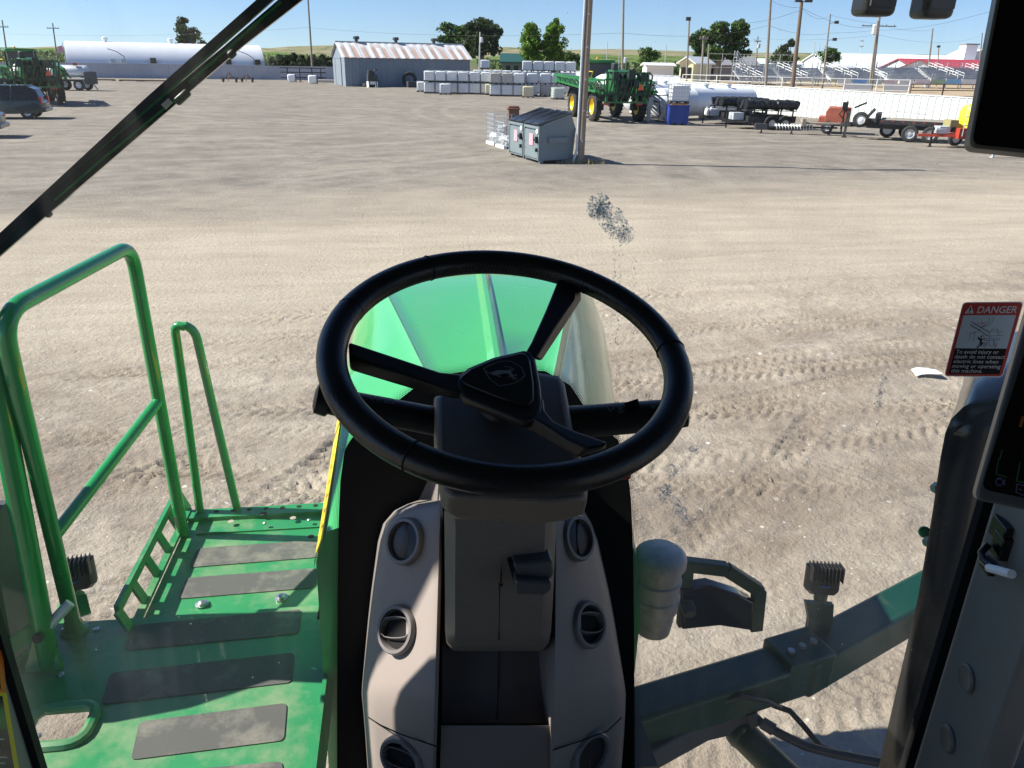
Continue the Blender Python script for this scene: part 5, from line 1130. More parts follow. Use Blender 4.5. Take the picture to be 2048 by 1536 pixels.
sc_ = N.new('ShaderNodeSeparateColor'); L.new(n2.outputs['Color'], sc_.inputs[0])
speck = gm('MULTIPLY', gm('LESS_THAN', n2.outputs['Distance'], gm('MULTIPLY', sc_.outputs[1], .12)), gm('GREATER_THAN', sc_.outputs[0], .80))
mpv = N.new('ShaderNodeMapping'); mpv.inputs['Scale'].default_value = (26, 6, .9); L.new(g_.outputs['Position'], mpv.inputs[0])
nv = N.new('ShaderNodeTexNoise'); nv.inputs['Scale'].default_value = 1.0; nv.inputs['Detail'].default_value = 5; L.new(mpv.outputs[0], nv.inputs['Vector'])
strk = gm('MULTIPLY', gm('POWER', gm('MULTIPLY', nv.outputs[0], gm('ADD', nz.outputs[0], .5)), 5.0), .30)
film = gm('ADD', strk, gm('ADD', gm('MULTIPLY', gm('POWER', nz.outputs[0], 2.0), .085), gm('MULTIPLY', speck, .28)))
df = N.new('ShaderNodeBsdfDiffuse'); df.inputs[0].default_value = (.75, .74, .70, 1); tl_ = N.new('ShaderNodeBsdfTranslucent'); tl_.inputs[0].default_value = (.75, .74, .70, 1)
ad = N.new('ShaderNodeMixShader'); ad.inputs[0].default_value = .6; L.new(df.outputs[0], ad.inputs[1]); L.new(tl_.outputs[0], ad.inputs[2])
mx2 = N.new('ShaderNodeMixShader'); L.new(film, mx2.inputs[0]); L.new(mx1.outputs[0], mx2.inputs[1]); L.new(ad.outputs[0], mx2.inputs[2]); L.new(mx2.outputs[0], N['Material Output'].inputs[0])
mb = MB(); rings = []
for i in range(41):
    z = 2.12 + (4.22 - 2.12) * i / 40; rings.append([V(x, glass_y(x, z), z) for x in np.linspace(-.70, 1.08, 45)])
mb.loft(rings, ring_closed=False, caps=False); WS = obj('windshield', mb, gl, HOST, smooth=True)
# ---- black printed band with its halftone edge
frit_px = [(674, 1700), (674, 1400), (675, 1200), (677, 1050), (681, 960), (690, 895), (715, 862), (746, 840), (790, 806), (826, 778), (870, 752), (980, 735), (1090, 742), (1140, 770), (1170, 815), (1200, 850), (1236, 880), (1254, 930), (1262, 1000), (1266, 1100), (1268, 1250), (1269, 1400), (1270, 1700)]
mb = MB(); rows = []
left = frit_px[:12]; right = frit_px[12:][::-1]
def interp(poly, v): return float(np.interp(-v, [-p[1] for p in poly], [p[0] for p in poly]))
for v in list(np.arange(1700, 880, -20)) + list(np.arange(880, 741, -6)):
    ul = interp(left, v); ur = interp(right, v)
    if ur <= ul: continue
    rows.append([on_glass(ul + (ur - ul) * k / 16, v, .004) for k in range(17)])
mb.loft(rows, ring_closed=False, caps=False)
edge = frit_px
for i in range(len(edge) - 1):
    (u0, v0), (u1, v1) = edge[i], edge[i + 1]; Ln = math.hypot(u1 - u0, v1 - v0); n = max(1, int(Ln / 3.6))
    tx, ty = (u1 - u0) / Ln, (v1 - v0) / Ln; nxp, nyp = ty, -tx
    if nxp * (0 if False else 1) and ((u0 + u1) / 2 + nxp * 5 - 970) ** 2 + ((v0 + v1) / 2 + nyp * 5 - 1250) ** 2 < ((u0 + u1) / 2 - 970) ** 2 + ((v0 + v1) / 2 - 1250) ** 2: nxp, nyp = -nxp, -nyp
    for k in range(n):
        for j in range(5 if v0 > 880 else 7):
            s = (k + (.5 if j % 2 else 0)) / n; dd = -.5 + j * 3.0; uu, vv = u0 + (u1 - u0) * s + nxp * dd, v0 + (v1 - v0) * s + nyp * dd
            if vv > 1560: continue
            c_ = on_glass(uu, vv, .004); r_ = .0015 * (1 - j * .13)
            mb.add([c_ + V(math.cos(a) * r_, 0, math.sin(a) * r_) for a in [q * math.pi / 3 for q in range(6)]], [(0, 1, 2, 3, 4, 5)])
sub(WS, 'black_band', mb, m_seam)
# ---- cab shell
mb = MB(); mb.prism([V(-.86, -1.0, 4.22), V(1.10, -1.0, 4.22), V(1.10, 1.45, 4.22), V(.8, 1.62, 4.22), V(-.56, 1.62, 4.22), V(-.86, 1.45, 4.22)], (0, 0, .2)); obj('cab_roof', mb, [m_green], HOST, bevel=.05)
mb = MB(); mb.bx(-.8, 1.04, -.95, 1.3, 4.18, 4.215); obj('headliner', mb, m_lining, HOST)
mb = MB(); mb.loft([[V(x, glass_y(x, 4.0) - .03, 3.87), V(x, glass_y(x, 4.0) - .012, 3.87), V(x, glass_y(x, 4.2) - .012, 4.2), V(x, glass_y(x, 4.2) - .03, 4.2)] for x in np.linspace(-.70, 1.06, 20)]); obj('sun_block_header', mb, m_black, HOST)  # unseen band above the view, added to block sun from the right post
for xa, xb in ((-.80, -.66), (1.0, 1.10)):
    mb = MB(); mb.bx(xa, xb, .952, 1.26, 3.86, 4.205); obj('added_roof_rail', mb, m_black, HOST)  # unseen rails, added to close the corner gap that let sun in
mb = MB(); mb.bx(-.82, 1.06, -.98, -.92, 2.0, 4.18); obj('rear_wall', mb, m_lining, HOST)
mb = MB(); mb.bx(-.82, 1.06, -.92, 1.14, 2.0, 2.06); obj('cab_floor', mb, m_dkgrey, HOST)
for x in (-.745, .985):
    mb = MB(); mb.bx(x - .003, x + .003, -.8, .95, 2.6, 3.70); obj('side_window', mb, gl, HOST)
    mb = MB(); mb.bx(x - .03, x + .03, -.92, .96, 2.06, 2.6); mb.bx(x - .04, x + .04, -.9, -.8, 2.6, 3.70); mb.bx(x - .04, x + .04, -.9, .95, 3.70, 4.18); obj('door_frame', mb, m_dkgrey, HOST)  # deep top header is unseen, added to keep sun off the steering wheel
# left front post with its seal and warning label
lp = MB(); lp.bx(-.78, -.662, .95, 1.062, 2.0, 4.2); LP = obj('front_post', lp, M('post_grey', (.28, .28, .25), .5, var=.05), HOST, bevel=.012)
s = MB(); s.bx(-.68, -.654, 1.060, 1.078, 2.0, 4.2); sub(LP, 'seal', s, m_rubber)
def quad_x(mb, px, x, m=0): mb.poly([atx(u, v, x) for u, v in px], m)
lab = MB(); quad_x(lab, [(-60, 1300), (6, 1300), (13, 1385), (-60, 1385)], -.6602, 1); quad_x(lab, [(-60, 1385), (13, 1385), (52, 1620), (-60, 1620)], -.6602, 0); quad_x(lab, [(-60, 1392), (5, 1392), (42, 1620), (-60, 1620)], -.6595, 2); quad_x(lab, [(-60, 1312), (-4, 1312), (2, 1378), (-60, 1378)], -.6595, 2)
for k in range(13):
    v = 1405 + k * 12
    if k % 4 != 3: quad_x(lab, [(-60, v), ((v - 1392) * .16 - 5 - 6 * (k % 3), v), ((v - 1392) * .16 - 5 - 6 * (k % 3), v + 3), (-60, v + 3)], -.6589, 3)
o = sub(LP, 'caution_label', lab, [m_yel, M('label_orange', (.75, .18, .02), .5, var=0), m_gloss, M('label_text', (.5, .5, .48), .6, var=0)]); o['label'] = 'black caution label with yellow and orange border'
# right front post
def post_pts(z): return [V(1.0, 1.02, z), V(.92, .958, z), pB + V(0, 0, z), pC + V(0, 0, z), pD + V(0, 0, z), V(1.05, .9, z), V(1.05, 1.02, z)]
q = aty(1862, 1536, .925); pB = V(q.x, .925, 0); q = aty(1965, 1536, .80); pC = V(q.x, .80, 0); q = aty(2010, 1536, .79); pD = V(q.x + .01, .785, 0)
rp = MB(); rp.loft([post_pts(2.0), post_pts(4.2)]); RP = obj('front_post', rp, M('post_taupe', (.19, .178, .158), .42, var=.05, bump=.15, bscale=400), HOST, bevel=.006); RP['label'] = 'taupe right cab post with two round plugs'
nrm = (pC - pB).cross(V(0, 0, 1)).normalized(); nrm = nrm if nrm.dot(EYE - pB) > 0 else -nrm
def on_post(u, v, off=0.0): p = on_plane(u, v, pB + V(0, 0, 2.5), nrm); return p + nrm * off
for (u, v) in ((1937, 1357), (1899, 1478)):
    c_ = on_post(u, v); mb = MB(); mb.lathe([(.0245, -.002), (.0245, .004), (.021, .007), (.017, .006), (.001, .006)], c_, nrm, 26); sub(RP, 'round_plug', mb, m_trim2, smooth=True)
s = MB(); qa, qb = aty(1806, 1536, 1.0), aty(1836, 1536, 1.0); s.bx(qa.x, qb.x, .995, 1.01, 2.0, 4.2); sub(RP, 'seal', s, m_seam)
mb = MB(); c_ = on_post(2012, 1062, .008); R3 = Matrix((nrm.cross(V(0, 0, 1)), nrm, V(0, 0, 1))).transposed(); mb.box(c_, (.045, .012, .035), rot=R3); mb.box(c_ + V(0, -.012, -.02), (.03, .02, .04), rot=R3)
mb.tube([on_post(2004, 1090, .02), on_post(2002, 1108, .03), on_post(2010, 1125, .032), on_post(2022, 1138, .03), on_post(2060, 1150, .03)], .006, 8); mb.box(on_post(1992, 1133, .012), (.032, .012, .02), rot=R3); sub(RP, 'plug_socket', mb, m_gloss, bevel=.003)
mb = MB(); mb.tube([on_post(2020, 1139, .031), on_post(2068, 1152, .031)], .0068, 10); sub(RP, 'cable_tag', mb, m_white)

# ---- hood in front
def hood_sec(y, cap=0.0):
    cl = .028 - .150 * (y - 2.2); cr = .449 + .262 * (y - 2.2); cx = (cl + cr) / 2 + .02; sl_ = -.232 - .005 * (y - 2); sr = .665 + .20 * (y - 2.14)
    z = 2.84 - .03 * max(0, y - 2.6) ** 2 - cap
    if y < 1.9: cl = max(cl, cl - .0); 
    return [V(sl_ - .02, y, 1.95), V(sl_ - .01, y, 2.3), V(sl_, y, z - .20), V(sl_ + .03, y, z - .12), V(cl - .03, y, z - .026), V(cl - .010, y, z - .006), V(cl, y, z + .007), V(cl + .010, y, z - .002), V(cl + .06, y, z - .006), V(cx - .028, y, z + .012), V(cx - .008, y, z + .036), V(cx + .008, y, z + .036), V(cx + .028, y, z + .012), V(cr - .06, y, z - .006), V(cr - .010, y, z - .002), V(cr, y, z + .007), V(cr + .010, y, z - .008), V(cr + .025, y, z - .03), V(sr - .07, y, z - .11), V(sr - .015, y, z - .24), V(sr + .01, y, z - .45), V(sr + .01, y, 1.95)]
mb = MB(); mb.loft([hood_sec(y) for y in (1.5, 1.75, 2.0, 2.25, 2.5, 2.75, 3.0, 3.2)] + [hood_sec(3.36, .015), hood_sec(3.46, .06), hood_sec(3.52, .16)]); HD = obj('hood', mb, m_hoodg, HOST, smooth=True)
mb = MB()
for y0 in np.arange(1.5, 2.2, .1):
    a, b = hood_sec(y0), hood_sec(y0 + .1); of = V(-.004, 0, .003)
    qa = [a[2].lerp(a[1], .05), a[2], a[3].lerp(a[2], .25)]; qb = [b[2].lerp(b[1], .05), b[2], b[3].lerp(b[2], .25)]
    for k in range(2): mb.add([qa[k] + of, qa[k + 1] + of, qb[k + 1] + of, qb[k] + of], [(0, 1, 2, 3)])
sub(HD, 'yellow_stripe', mb, m_yel)
mb = MB()
for k, y0 in enumerate((1.55, 1.62, 1.69, 1.76, 1.84, 1.91)):
    sc_a, sc_b = hood_sec(y0), hood_sec(y0 + .03); of = V(-.0055, 0, .0045)
    q = lambda s_, f_: s_[2].lerp(s_[3], f_) + of
    mb.add([q(sc_a, .1), q(sc_a, .22), q(sc_b, .62), q(sc_b, .5)], [(0, 1, 2, 3)]); mb.add([q(sc_b, .5), q(sc_b, .64), q(hood_sec(y0 + .045), .3), q(hood_sec(y0 + .045), .18)], [(0, 1, 2, 3)])
sub(HD, 'stripe_mark', mb, m_seam)
mb = MB(); mb.bx(-.2, .62, 1.45, 3.0, 1.2, 1.95); obj('engine_bay', mb, m_dkgrey, HOST)

# ---- front walkway
ZD = 2.3
h0, h1 = atz(118, 1470), atz(212, 1424)
hx0, hx1, hy0, hy1 = -.868, -.755, 1.372, 1.462
mb = MB(); x0, x1, y0, y1 = -.98, -.235, 1.16, 1.78
for a in ((x0, hx0, y0, y1), (hx1, x1, y0, y1), (hx0, hx1, y0, hy0), (hx0, hx1, hy1, y1)): mb.bx(*a, ZD - .006, ZD)
mb.bx(x1 - .004, x1 + .006, y0, 1.72, ZD - .12, ZD + .012); mb.bx(x0, x1, y1 - .006, y1, ZD - .05, ZD - .006); mb.bx(x0, x1 - .01, y0, y1, ZD - .05, ZD - .045) if False else None
DK = obj('walkway', mb, m_deck, HOST); DK['label'] = 'green steel walkway plate with dark grip pads in front of the cab'
lip = MB(); cr_ = .035; pts = []
for (cx_, cy_, a0) in ((hx1 - cr_ + .012, hy1 - cr_ + .012, 0), (hx0 + cr_ - .012, hy1 - cr_ + .012, 90), (hx0 + cr_ - .012, hy0 + cr_ - .012, 180), (hx1 - cr_ + .012, hy0 + cr_ - .012, 270)):
    for k in range(5): a = math.radians(a0 + k * 22.5); pts.append(V(cx_ + cr_ * math.cos(a), cy_ + cr_ * math.sin(a), ZD + .004))
lip.tube(pts, .013, 8, closed=True); sub(DK, 'opening_lip', lip, m_deck, smooth=True)
mb = MB(); mb.bx(-.745, -.272, 1.70, 2.33, ZD - .030, ZD - .022); mb.bx(-.745, -.272, 2.28, 2.33, ZD - .022, ZD - .008); mb.bx(-.276, -.268, 1.72, 2.33, ZD - .06, ZD + .0); mb.bx(-.745, -.272, 2.326, 2.336, ZD - .10, ZD - .01)
mb.bx(-.70, -.285, 2.20, 2.206, ZD - .022, ZD - .017); FD = obj('walkway_step', mb, m_deck, HOST)
def pad(px, z, parent):
    mb = MB(); mb.prism([atz(u, v, z) for u, v in px], (0, 0, .0025)); sub(parent, 'grip_pad', mb, m_grip)
def rr(px, f=.12):
    out = []; n = len(px)
    for i in range(n):
        p, a, b = Vector(px[i]), Vector(px[i - 1]), Vector(px[(i + 1) % n]); da, db = (a - p), (b - p); ra = min(11, da.length * .45); rb = min(11, db.length * .45); A = p + da.normalized() * ra; B_ = p + db.normalized() * rb
        for k in range(5): s = k / 4; out.append(tuple((A * (1 - s) + p * s) * (1 - s) + (p * (1 - s) + B_ * s) * s))
    return out
pad(rr([(262, 1521), (279, 1445), (574, 1407), (568, 1482)]), ZD + .0005, DK); pad(rr([(203, 1410), (221, 1347), (590, 1306), (584, 1366)]), ZD + .0005, DK); pad(rr([(250, 1302), (266, 1252), (604, 1219), (599, 1268)]), ZD + .0005, DK); pad(rr([(366, 1590), (384, 1540), (565, 1524), (566, 1590)]), ZD + .0005, DK)
pad(rr([(356, 1199), (372, 1157), (636, 1137), (631, 1176)]), ZD - .0215, FD); pad(rr([(378, 1136), (394, 1098), (643, 1080), (640, 1115)]), ZD - .0215, FD)
def disc(parent, name, u, v, z, r, mat, h=.003):
    mb = MB(); c_ = atz(u, v, z); mb.lathe([(r, 0), (r, h), (r * .5, h * 1.6), (.0005, h * 1.7)], c_, (0, 0, 1), 16); sub(parent, name, mb, mat, smooth=True)
for u, v in ((404, 1209), (563, 1196)): disc(DK, 'bolt', u, v, ZD - .02, .018, m_steel, .004); disc(DK, 'bolt', u, v - 1, ZD - .014, .010, m_steel, .006)
for u, v in ((527, 1029), (650, 1022)): disc(FD, 'bolt', u, v, ZD - .008, .011, m_rubber, .004)
for u, v in ((530, 1047), (618, 1041)): disc(FD, 'bolt', u, v, ZD - .008, .006, m_steel, .004)
m_hole = M('drain_hole', (.33, .29, .24), .9, var=.1)
for u, v in ((462, 1043), (586, 1036)): disc(FD, 'drain_hole', u, v, ZD - .008, .010, m_hole, .0008)
for u, v in ((622, 1073),): disc(FD, 'drain_hole', u, v, ZD - .022, .010, m_seam, .001)
for k in range(9): disc(FD, 'drain_hole', 400 + k * 33, 1024.5 - k * 1.9, ZD - .008, .008, m_seam, .001)
for u, v in ((237, 1224), (78, 1473), (80, 1494), (193, 1260), (122, 1350)): disc(DK, 'bolt', u, v, ZD, .008 if u > 100 else .006, m_rust if u == 237 else m_steel, .004)
# toe board with slots at the outer edge
mb = MB(); A = V(-.755, 1.74, ZD - .01); B_ = V(-.755, 2.34, ZD - .01); o_ = V(-.026, 0, .070)
mb.beam(A + o_, B_ + o_, .012, .030); mb.beam(A, B_, .02, .012)
for k in range(6):
    p = A.lerp(B_, k / 5); mb.beam(p, p + o_, .034, .008, up=(0, 0, 1))
sub(FD, 'toe_board', mb, m_deck)
# right-hand side skirt and braces below the walkway
mb = MB(); mb.beam(V(-.24, 1.72, ZD - .05), V(-.22, 2.3, ZD - .02), .01, .12); mb.beam(V(-.62, 1.3, ZD - .1), V(-.55, 2.2, ZD - .1), .06, .08); obj('walkway_bracket', mb, m_green, HOST)
# handrails
def arc_pts(a, c, b, r, n=7):
    a, c, b = Vector(a), Vector(c), Vector(b); p = c + (a - c).normalized() * r; q = c + (b - c).normalized() * r
    return [(p * (1 - s) + c * s) * (1 - s) + (c * (1 - s) + q * s) * s for s in [k / n for k in range(n + 1)]]
m_rail = M('rail_green', (.014, .24, .058), .26, var=.06, scale=3, coat=.5)
pf_t = atx(262, 490, -.745); pf_b = V(-.742, 2.205, ZD - .02)
pn_t = atx(0, 628, -.80); pn_b = atz(150, 1262, ZD)
mb = MB(); RR = .0185
path = [pf_b] + [pf_b.lerp(pf_t, k / 6) for k in range(1, 6)] + arc_pts(pf_b, pf_t, pn_t, .075) + arc_pts(pf_t, pn_t, pn_b, .085) + [pn_t.lerp(pn_b, k / 6) for k in range(2, 6)] + [pn_b]
mb.tube(path, RR, 16); HR = obj('handrail', mb, m_rail, HOST, smooth=True)
def lerp_at(a, b, v):      # point of segment a-b at picture row v
    best = min((abs(768 - FPX * (a.lerp(b, s) - EYE).dot(cU) / (a.lerp(b, s) - EYE).dot(cF) - v), s) for s in [k / 300 for k in range(301)]); return a.lerp(b, best[1])
mb = MB(); mb.tube([lerp_at(pf_b, pf_t, 800), lerp_at(pn_b, pn_t, 1075)], .0165, 14); sub(HR, 'mid_rail', mb, m_rail, smooth=True)
for p in (pn_b,): mb = MB(); mb.lathe([(.034, 0), (.034, .006), (.024, .010), (.0225, .03), (.019, .035)], p, (0, 0, 1), 18); sub(HR, 'base_collar', mb, m_rail, smooth=True)
pb_b = atz(100, 1330, ZD); pb_t = aty(-48, 560, pb_b.y - .02)
mb = MB(); mb.tube([pb_b, pb_b.lerp(pb_t, .5), pb_t], .0235, 16); H2 = obj('handrail', mb, m_rail, HOST, smooth=True)
mb = MB(); mb.prism([pb_b + V(-.05, -.02, 0), pb_b + V(.035, -.02, 0), pb_b + V(.02, -.0, .075), pb_b + V(-.02, 0, .09)], (0, .012, 0)); sub(H2, 'gusset', mb, m_rail)
mb = MB(); c_ = lerp_at(pb_b, pb_t, 1258); mb.cyl(c_ + V(.0, -.028, 0), c_ + V(0, -.036, 0), .012, 12); sub(H2, 'bolt', mb, m_rubber); mb = MB(); mb.cyl(c_ + V(.015, .0, .01), c_ + V(.06, .03, .05), .013, 10); sub(H2, 'bolt', mb, m_galv)
mb = MB(); c_ = lerp_at(pb_b, pb_t, 770); mb.tube([c_ + V(-.15, -.06, -.06), c_ + V(.005, -.03, .0), c_ + V(.01, -.03, .002)], .014, 10); sub(H2, 'grab_handle', mb, m_galv, smooth=True)
la, lb = atz(400, 1024, ZD - .01), atz(474, 1018, ZD - .01); lt = aty(372, 668, la.y - .005)
t1 = aty(352, 668, la.y); t2 = aty(392, 672, lb.y)
mb = MB(); mb.tube([la, la.lerp(t1, .4), la.lerp(t1, .75)] + arc_pts(la.lerp(t1, .8), lt.lerp(t1, .9) + V(-.004, 0, .035), lt + V(.004, 0, .02), .03, 4) + arc_pts(lt + V(.0, 0, .028), t2 + V(.0, 0, .02), lb.lerp(t2, .8), .03, 5) + [lb.lerp(t2, .6), lb.lerp(t2, .3), lb.lerp(t2, .1) , lb], .0135, 14); obj('hand_loop', mb, m_rail, HOST, smooth=True)
# dark panel at the far left, unseen sheet shaped to shade the walkway, brackets
mb = MB(); mb.prism([V(-1.15, y, z) for y, z in ((1.45, 2.2), (1.49, 2.70), (1.54, 2.84), (1.69, 3.09), (1.76, 3.16), (1.90, 3.13), (1.86, 2.68), (1.86, 2.2))], (-.015, 0, 0)); mb.bx(-1.12, -1.04, 1.5, 1.87, 2.15, 2.63); obj('ladder_panel_shade', mb, m_dkgrey, HOST)
mb = MB(); mb.beam(atz(12, 1295, ZD), atz(84, 1255, ZD), .012, .05); mb.beam(atz(25, 1345, ZD), atz(95, 1285, ZD), .012, .05); mb.beam(atz(60, 1340, ZD), atz(85, 1290, ZD), .02, .03); obj('ladder_bracket', mb, m_rail, HOST)
# work lights
def work_light(p, face, s, nm='work_light'):
    f = Vector(face).normalized(); sd = f.cross(V(0, 0, 1)).normalized(); up = sd.cross(f); R3 = Matrix((sd, f, up)).transposed(); mb = MB()
    mb.loft([[p + R3 @ V(x * s * k, d * s, z * s * k) for x, z in ((-.5, -.35), (-.35, -.5), (.35, -.5), (.5, -.35), (.5, .42), (-.5, .42))] for d, k in ((.25, 1.0), (.05, 1.0), (-.2, .78))])
    for k in range(9): mb.box(p + R3 @ V((-.44 + k * .11) * s, -.08 * s, .30 * s), (.025 * s, .5 * s, .5 * s), rot=R3)
    o = obj(nm, mb, m_black, HOST, bevel=.002)
    mb = MB(); mb.loft([[p + R3 @ V(x * s * .44, d * s, z * s * .40) for x, z in ((-1, -1), (1, -1), (1, 1), (-1, 1))] for d in (.251, .26)]); sub(o, 'lens', mb, m_glassdk)
    mb = MB(); 
    for k in range(5): mb.box(p + R3 @ V((-.12 + .05 * k) * s, -.24 * s, (-.10 + .02 * math.sin(k * 2)) * s), (.035 * s, .02 * s, .05 * s), rot=R3)
    sub(o, 'blue_mark', mb, M('blue_mark', (.02, .16, .55), .5, var=0)); return o
wl = aty(1648, 1160, 2.2); o = work_light(wl, (.2, 1, -.15), .125)
kb = atz(1650, 1325, 1.6)
mb = MB(); mb.tube([wl + V(0, 0, -.05), wl + V(.0, 0, -.09)], .025, 8); mb.prism([aty(1612, 1205, 2.2), aty(1668, 1210, 2.2), aty(1665, 1250, 2.2), aty(1650, 1300, 2.2), aty(1610, 1290, 2.2), aty(1618, 1240, 2.2)], (0, .02, 0)); obj('light_bracket', mb, m_shadedg, HOST)
wl2 = atz(150, 1150, 2.33); o = work_light(wl2, (-.2, 1, -.1), .10); mb = MB(); mb.beam(wl2 + V(-.01, 0, -.05), wl2 + V(-.03, -.08, -.12), .04, .04); mb.beam(wl2 + V(.0, -.02, -.06), wl2 + V(.02, -.06, -.10), .05, .01); obj('light_bracket', mb, m_green, HOST)
# front frame tube, steering cylinder and hoses on the right
zf = 1.6; A, K, B_ = atz(1200, 1460, zf), atz(1610, 1330, zf), atz(1900, 1168, zf)
mb = MB(); mb.beam(A, K, .15, .15); mb.beam(K - (B_ - K).normalized() * .06, B_, .155, .155); FR = obj('front_frame', mb, m_shadedg, HOST, bevel=.015)
mb = MB(); mb.beam(K + V(-.14, -.03, .02), K + V(.06, .02, .02), .165, .165); sub(FR, 'frame_plate', mb, m_shadedg, bevel=.01)
mb = MB(); mb.beam(atz(1200, 1545, 1.5), atz(1425, 1425, 1.5), .12, .10); mb.beam(atz(1330, 1460, 1.48), atz(1500, 1420, 1.48), .1, .1); obj('axle_arm', mb, m_dkgrey, HOST, bevel=.01)
mb = MB(); a_, b_ = atz(1482, 1465, 1.42), atz(1660, 1640, 1.36); mb.cyl(a_, b_, .055, 18); mb.sphere(a_, .06, nu=14, nv=8); obj('steering_cylinder', mb, m_shadedg, HOST, smooth=True)
for pts, r_ in (([(1508, 1432, 1.5), (1525, 1448, 1.52), (1565, 1470, 1.5), (1610, 1492, 1.48), (1670, 1508, 1.46), (1760, 1525, 1.44)], .016), ([(1545, 1410, 1.5), (1580, 1422, 1.49), (1610, 1455, 1.47), (1640, 1492, 1.45), (1690, 1512, 1.43), (1760, 1522, 1.40)], .011), ([(1440, 1405, 1.62), (1480, 1392, 1.66), (1530, 1400, 1.62), (1560, 1415, 1.55)], .010)):
    mb = MB(); mb.tube([atz(*p) for p in pts], r_, 10); obj('hydraulic_hose', mb, m_black, HOST, smooth=True)
mb = MB(); mb.cyl(atz(1512, 1452, 1.5), atz(1502, 1428, 1.53), .02, 10); mb.cyl(atz(1524, 1445, 1.52), atz(1548, 1460, 1.51), .022, 8); obj('hose_fitting', mb, m_dkgrey, HOST, smooth=True)
mb = MB()
for s_ in (-.06, .0, .06): c_ = K + V(-.04 + s_ * .9, -.02 + s_ * .35, .105); mb.cyl(c_, c_ + V(0, 0, .014), .014, 6)
sub(FR, 'plate_bolts', mb, m_steel)
# air pre-cleaner and headlight bracket
ct = aty(1322, 1105, 1.95); k_ = mpx(ct)
mb = MB(); mb.lathe([(.001, .012), (k_ * 40, .008), (k_ * 50, -.004), (k_ * 53, -.018), (k_ * 53, -.04), (k_ * 45, -.046), (k_ * 44, -.092), (k_ * 48, -.096), (k_ * 48, -.104), (k_ * 45, -.108), (k_ * 45, -.155), (k_ * 48, -.160), (k_ * 48, -.172), (k_ * 46, -.178), (k_ * 46, -.21), (k_ * 40, -.215), (k_ * 40, -.25), (k_ * 36, -.30)], ct, (0, 0, 1), 26); obj('air_precleaner', mb, M('weathered_grey', (.36, .355, .35), .4, var=.25, scale=14, dirt=(.12, .10, .08), dscale=16, damt=.6), HOST, smooth=True)
yb = 2.05; mb = MB(); P_ = [aty(u, v, yb) for u, v in ((1368, 1128), (1452, 1138), (1518, 1180), (1510, 1258))]
for a, b in zip(P_[:-1], P_[1:]): mb.beam(a, b, .045, .035, up=(0, 1, 0))
mb.beam(aty(1375, 1128, yb), aty(1365, 1250, yb), .04, .03, up=(0, 1, 0)); BR = obj('headlight_bracket', mb, m_shadedg, HOST, bevel=.004)
mb = MB(); mb.prism([aty(u, v, yb - .02) for u, v in ((1362, 1180), (1420, 1172), (1478, 1190), (1508, 1206), (1504, 1262), (1440, 1252), (1364, 1260))], (0, .05, 0)); sub(BR, 'headlight', mb, m_glassdk, bevel=.006)
mb = MB(); c_ = aty(1376, 1215, yb - .03); mb.lathe([(.001, -.03), (.02, -.028), (.024, -.01), (.024, .02)], c_, (0, 1, 0.3), 16); sub(BR, 'knob', mb, m_dkgrey, smooth=True)
# ---- dark stack cover outside the right post
mb = MB(); rings = []
for (u, v, s_) in ((1715, 1720, 0), (1757, 1536, 0), (1800, 1350, 0), (1835, 1200, 0), (1864, 1030, .0), (1880, 920, .0), (1890, 868, .004), (1902, 840, .012), (1925, 817, .03), (1958, 798, .06), (1990, 784, .09), (2030, 766, .13)):
    p = aty(u, v, 1.26); x = p.x; z = p.z; rings.append([V(x * 1.12, 1.40, z), V(x + .004, 1.265, z), V(x + .018, 1.235, z - .003), V(x + .06, 1.215, z - .012), V(x + .2, 1.19, z - .03), V(x + .5, 1.18, z - .05), V(x + .5, 1.6, z), V(x * 1.28, 1.6, z)])
mb.loft(rings); ST = obj('stack_cover', mb, M('bronze_black', (.020, .020, .020), .22, var=.12, scale=5, coat=.25), HOST, smooth=True); ST['label'] = 'dark rounded stack cover outside the right post'
mb = MB(); mb.tube([aty(u, v, y) for u, v, y in ((1902, 868, 1.258), (1912, 856, 1.232), (1935, 840, 1.208), (1968, 824, 1.20), (2010, 806, 1.195))], .0025, 6); sub(ST, 'seam_line', mb, m_seam)
for u, v in ((1872, 976), (1856, 1084)): mb = MB(); c_ = aty(u, v, 1.28); mb.cyl(c_ + V(.06, 0, 0), c_ + V(-.008, 0, 0), .009, 6); mb.cyl(c_ + V(.004, 0, 0), c_, .013, 14); sub(ST, 'bolt', mb, m_steel)
mb = MB(); c_ = aty(1848, 1063, 1.31); mb.lathe([(.004, 0), (.013, 0), (.013, .006), (.004, .006)], c_, (-.4, -1, .3), 18); sub(ST, 'green_washer', mb, m_rail)
# ---- unseen left mirror on its arm, added and placed to shade the console
mb = MB(); mb.tube([V(-.84, 1.35, 4.25), V(-1.15, 1.5, 4.2), V(-1.35, 1.55, 4.1)], .02, 10); MR = obj('shade_mirror_arm', mb, m_black, HOST)
mb = MB(); mb.bx(-1.50, -1.22, 1.272, 1.40, 3.55, 4.15); sub(MR, 'shade_mirror', mb, m_black, bevel=.03)

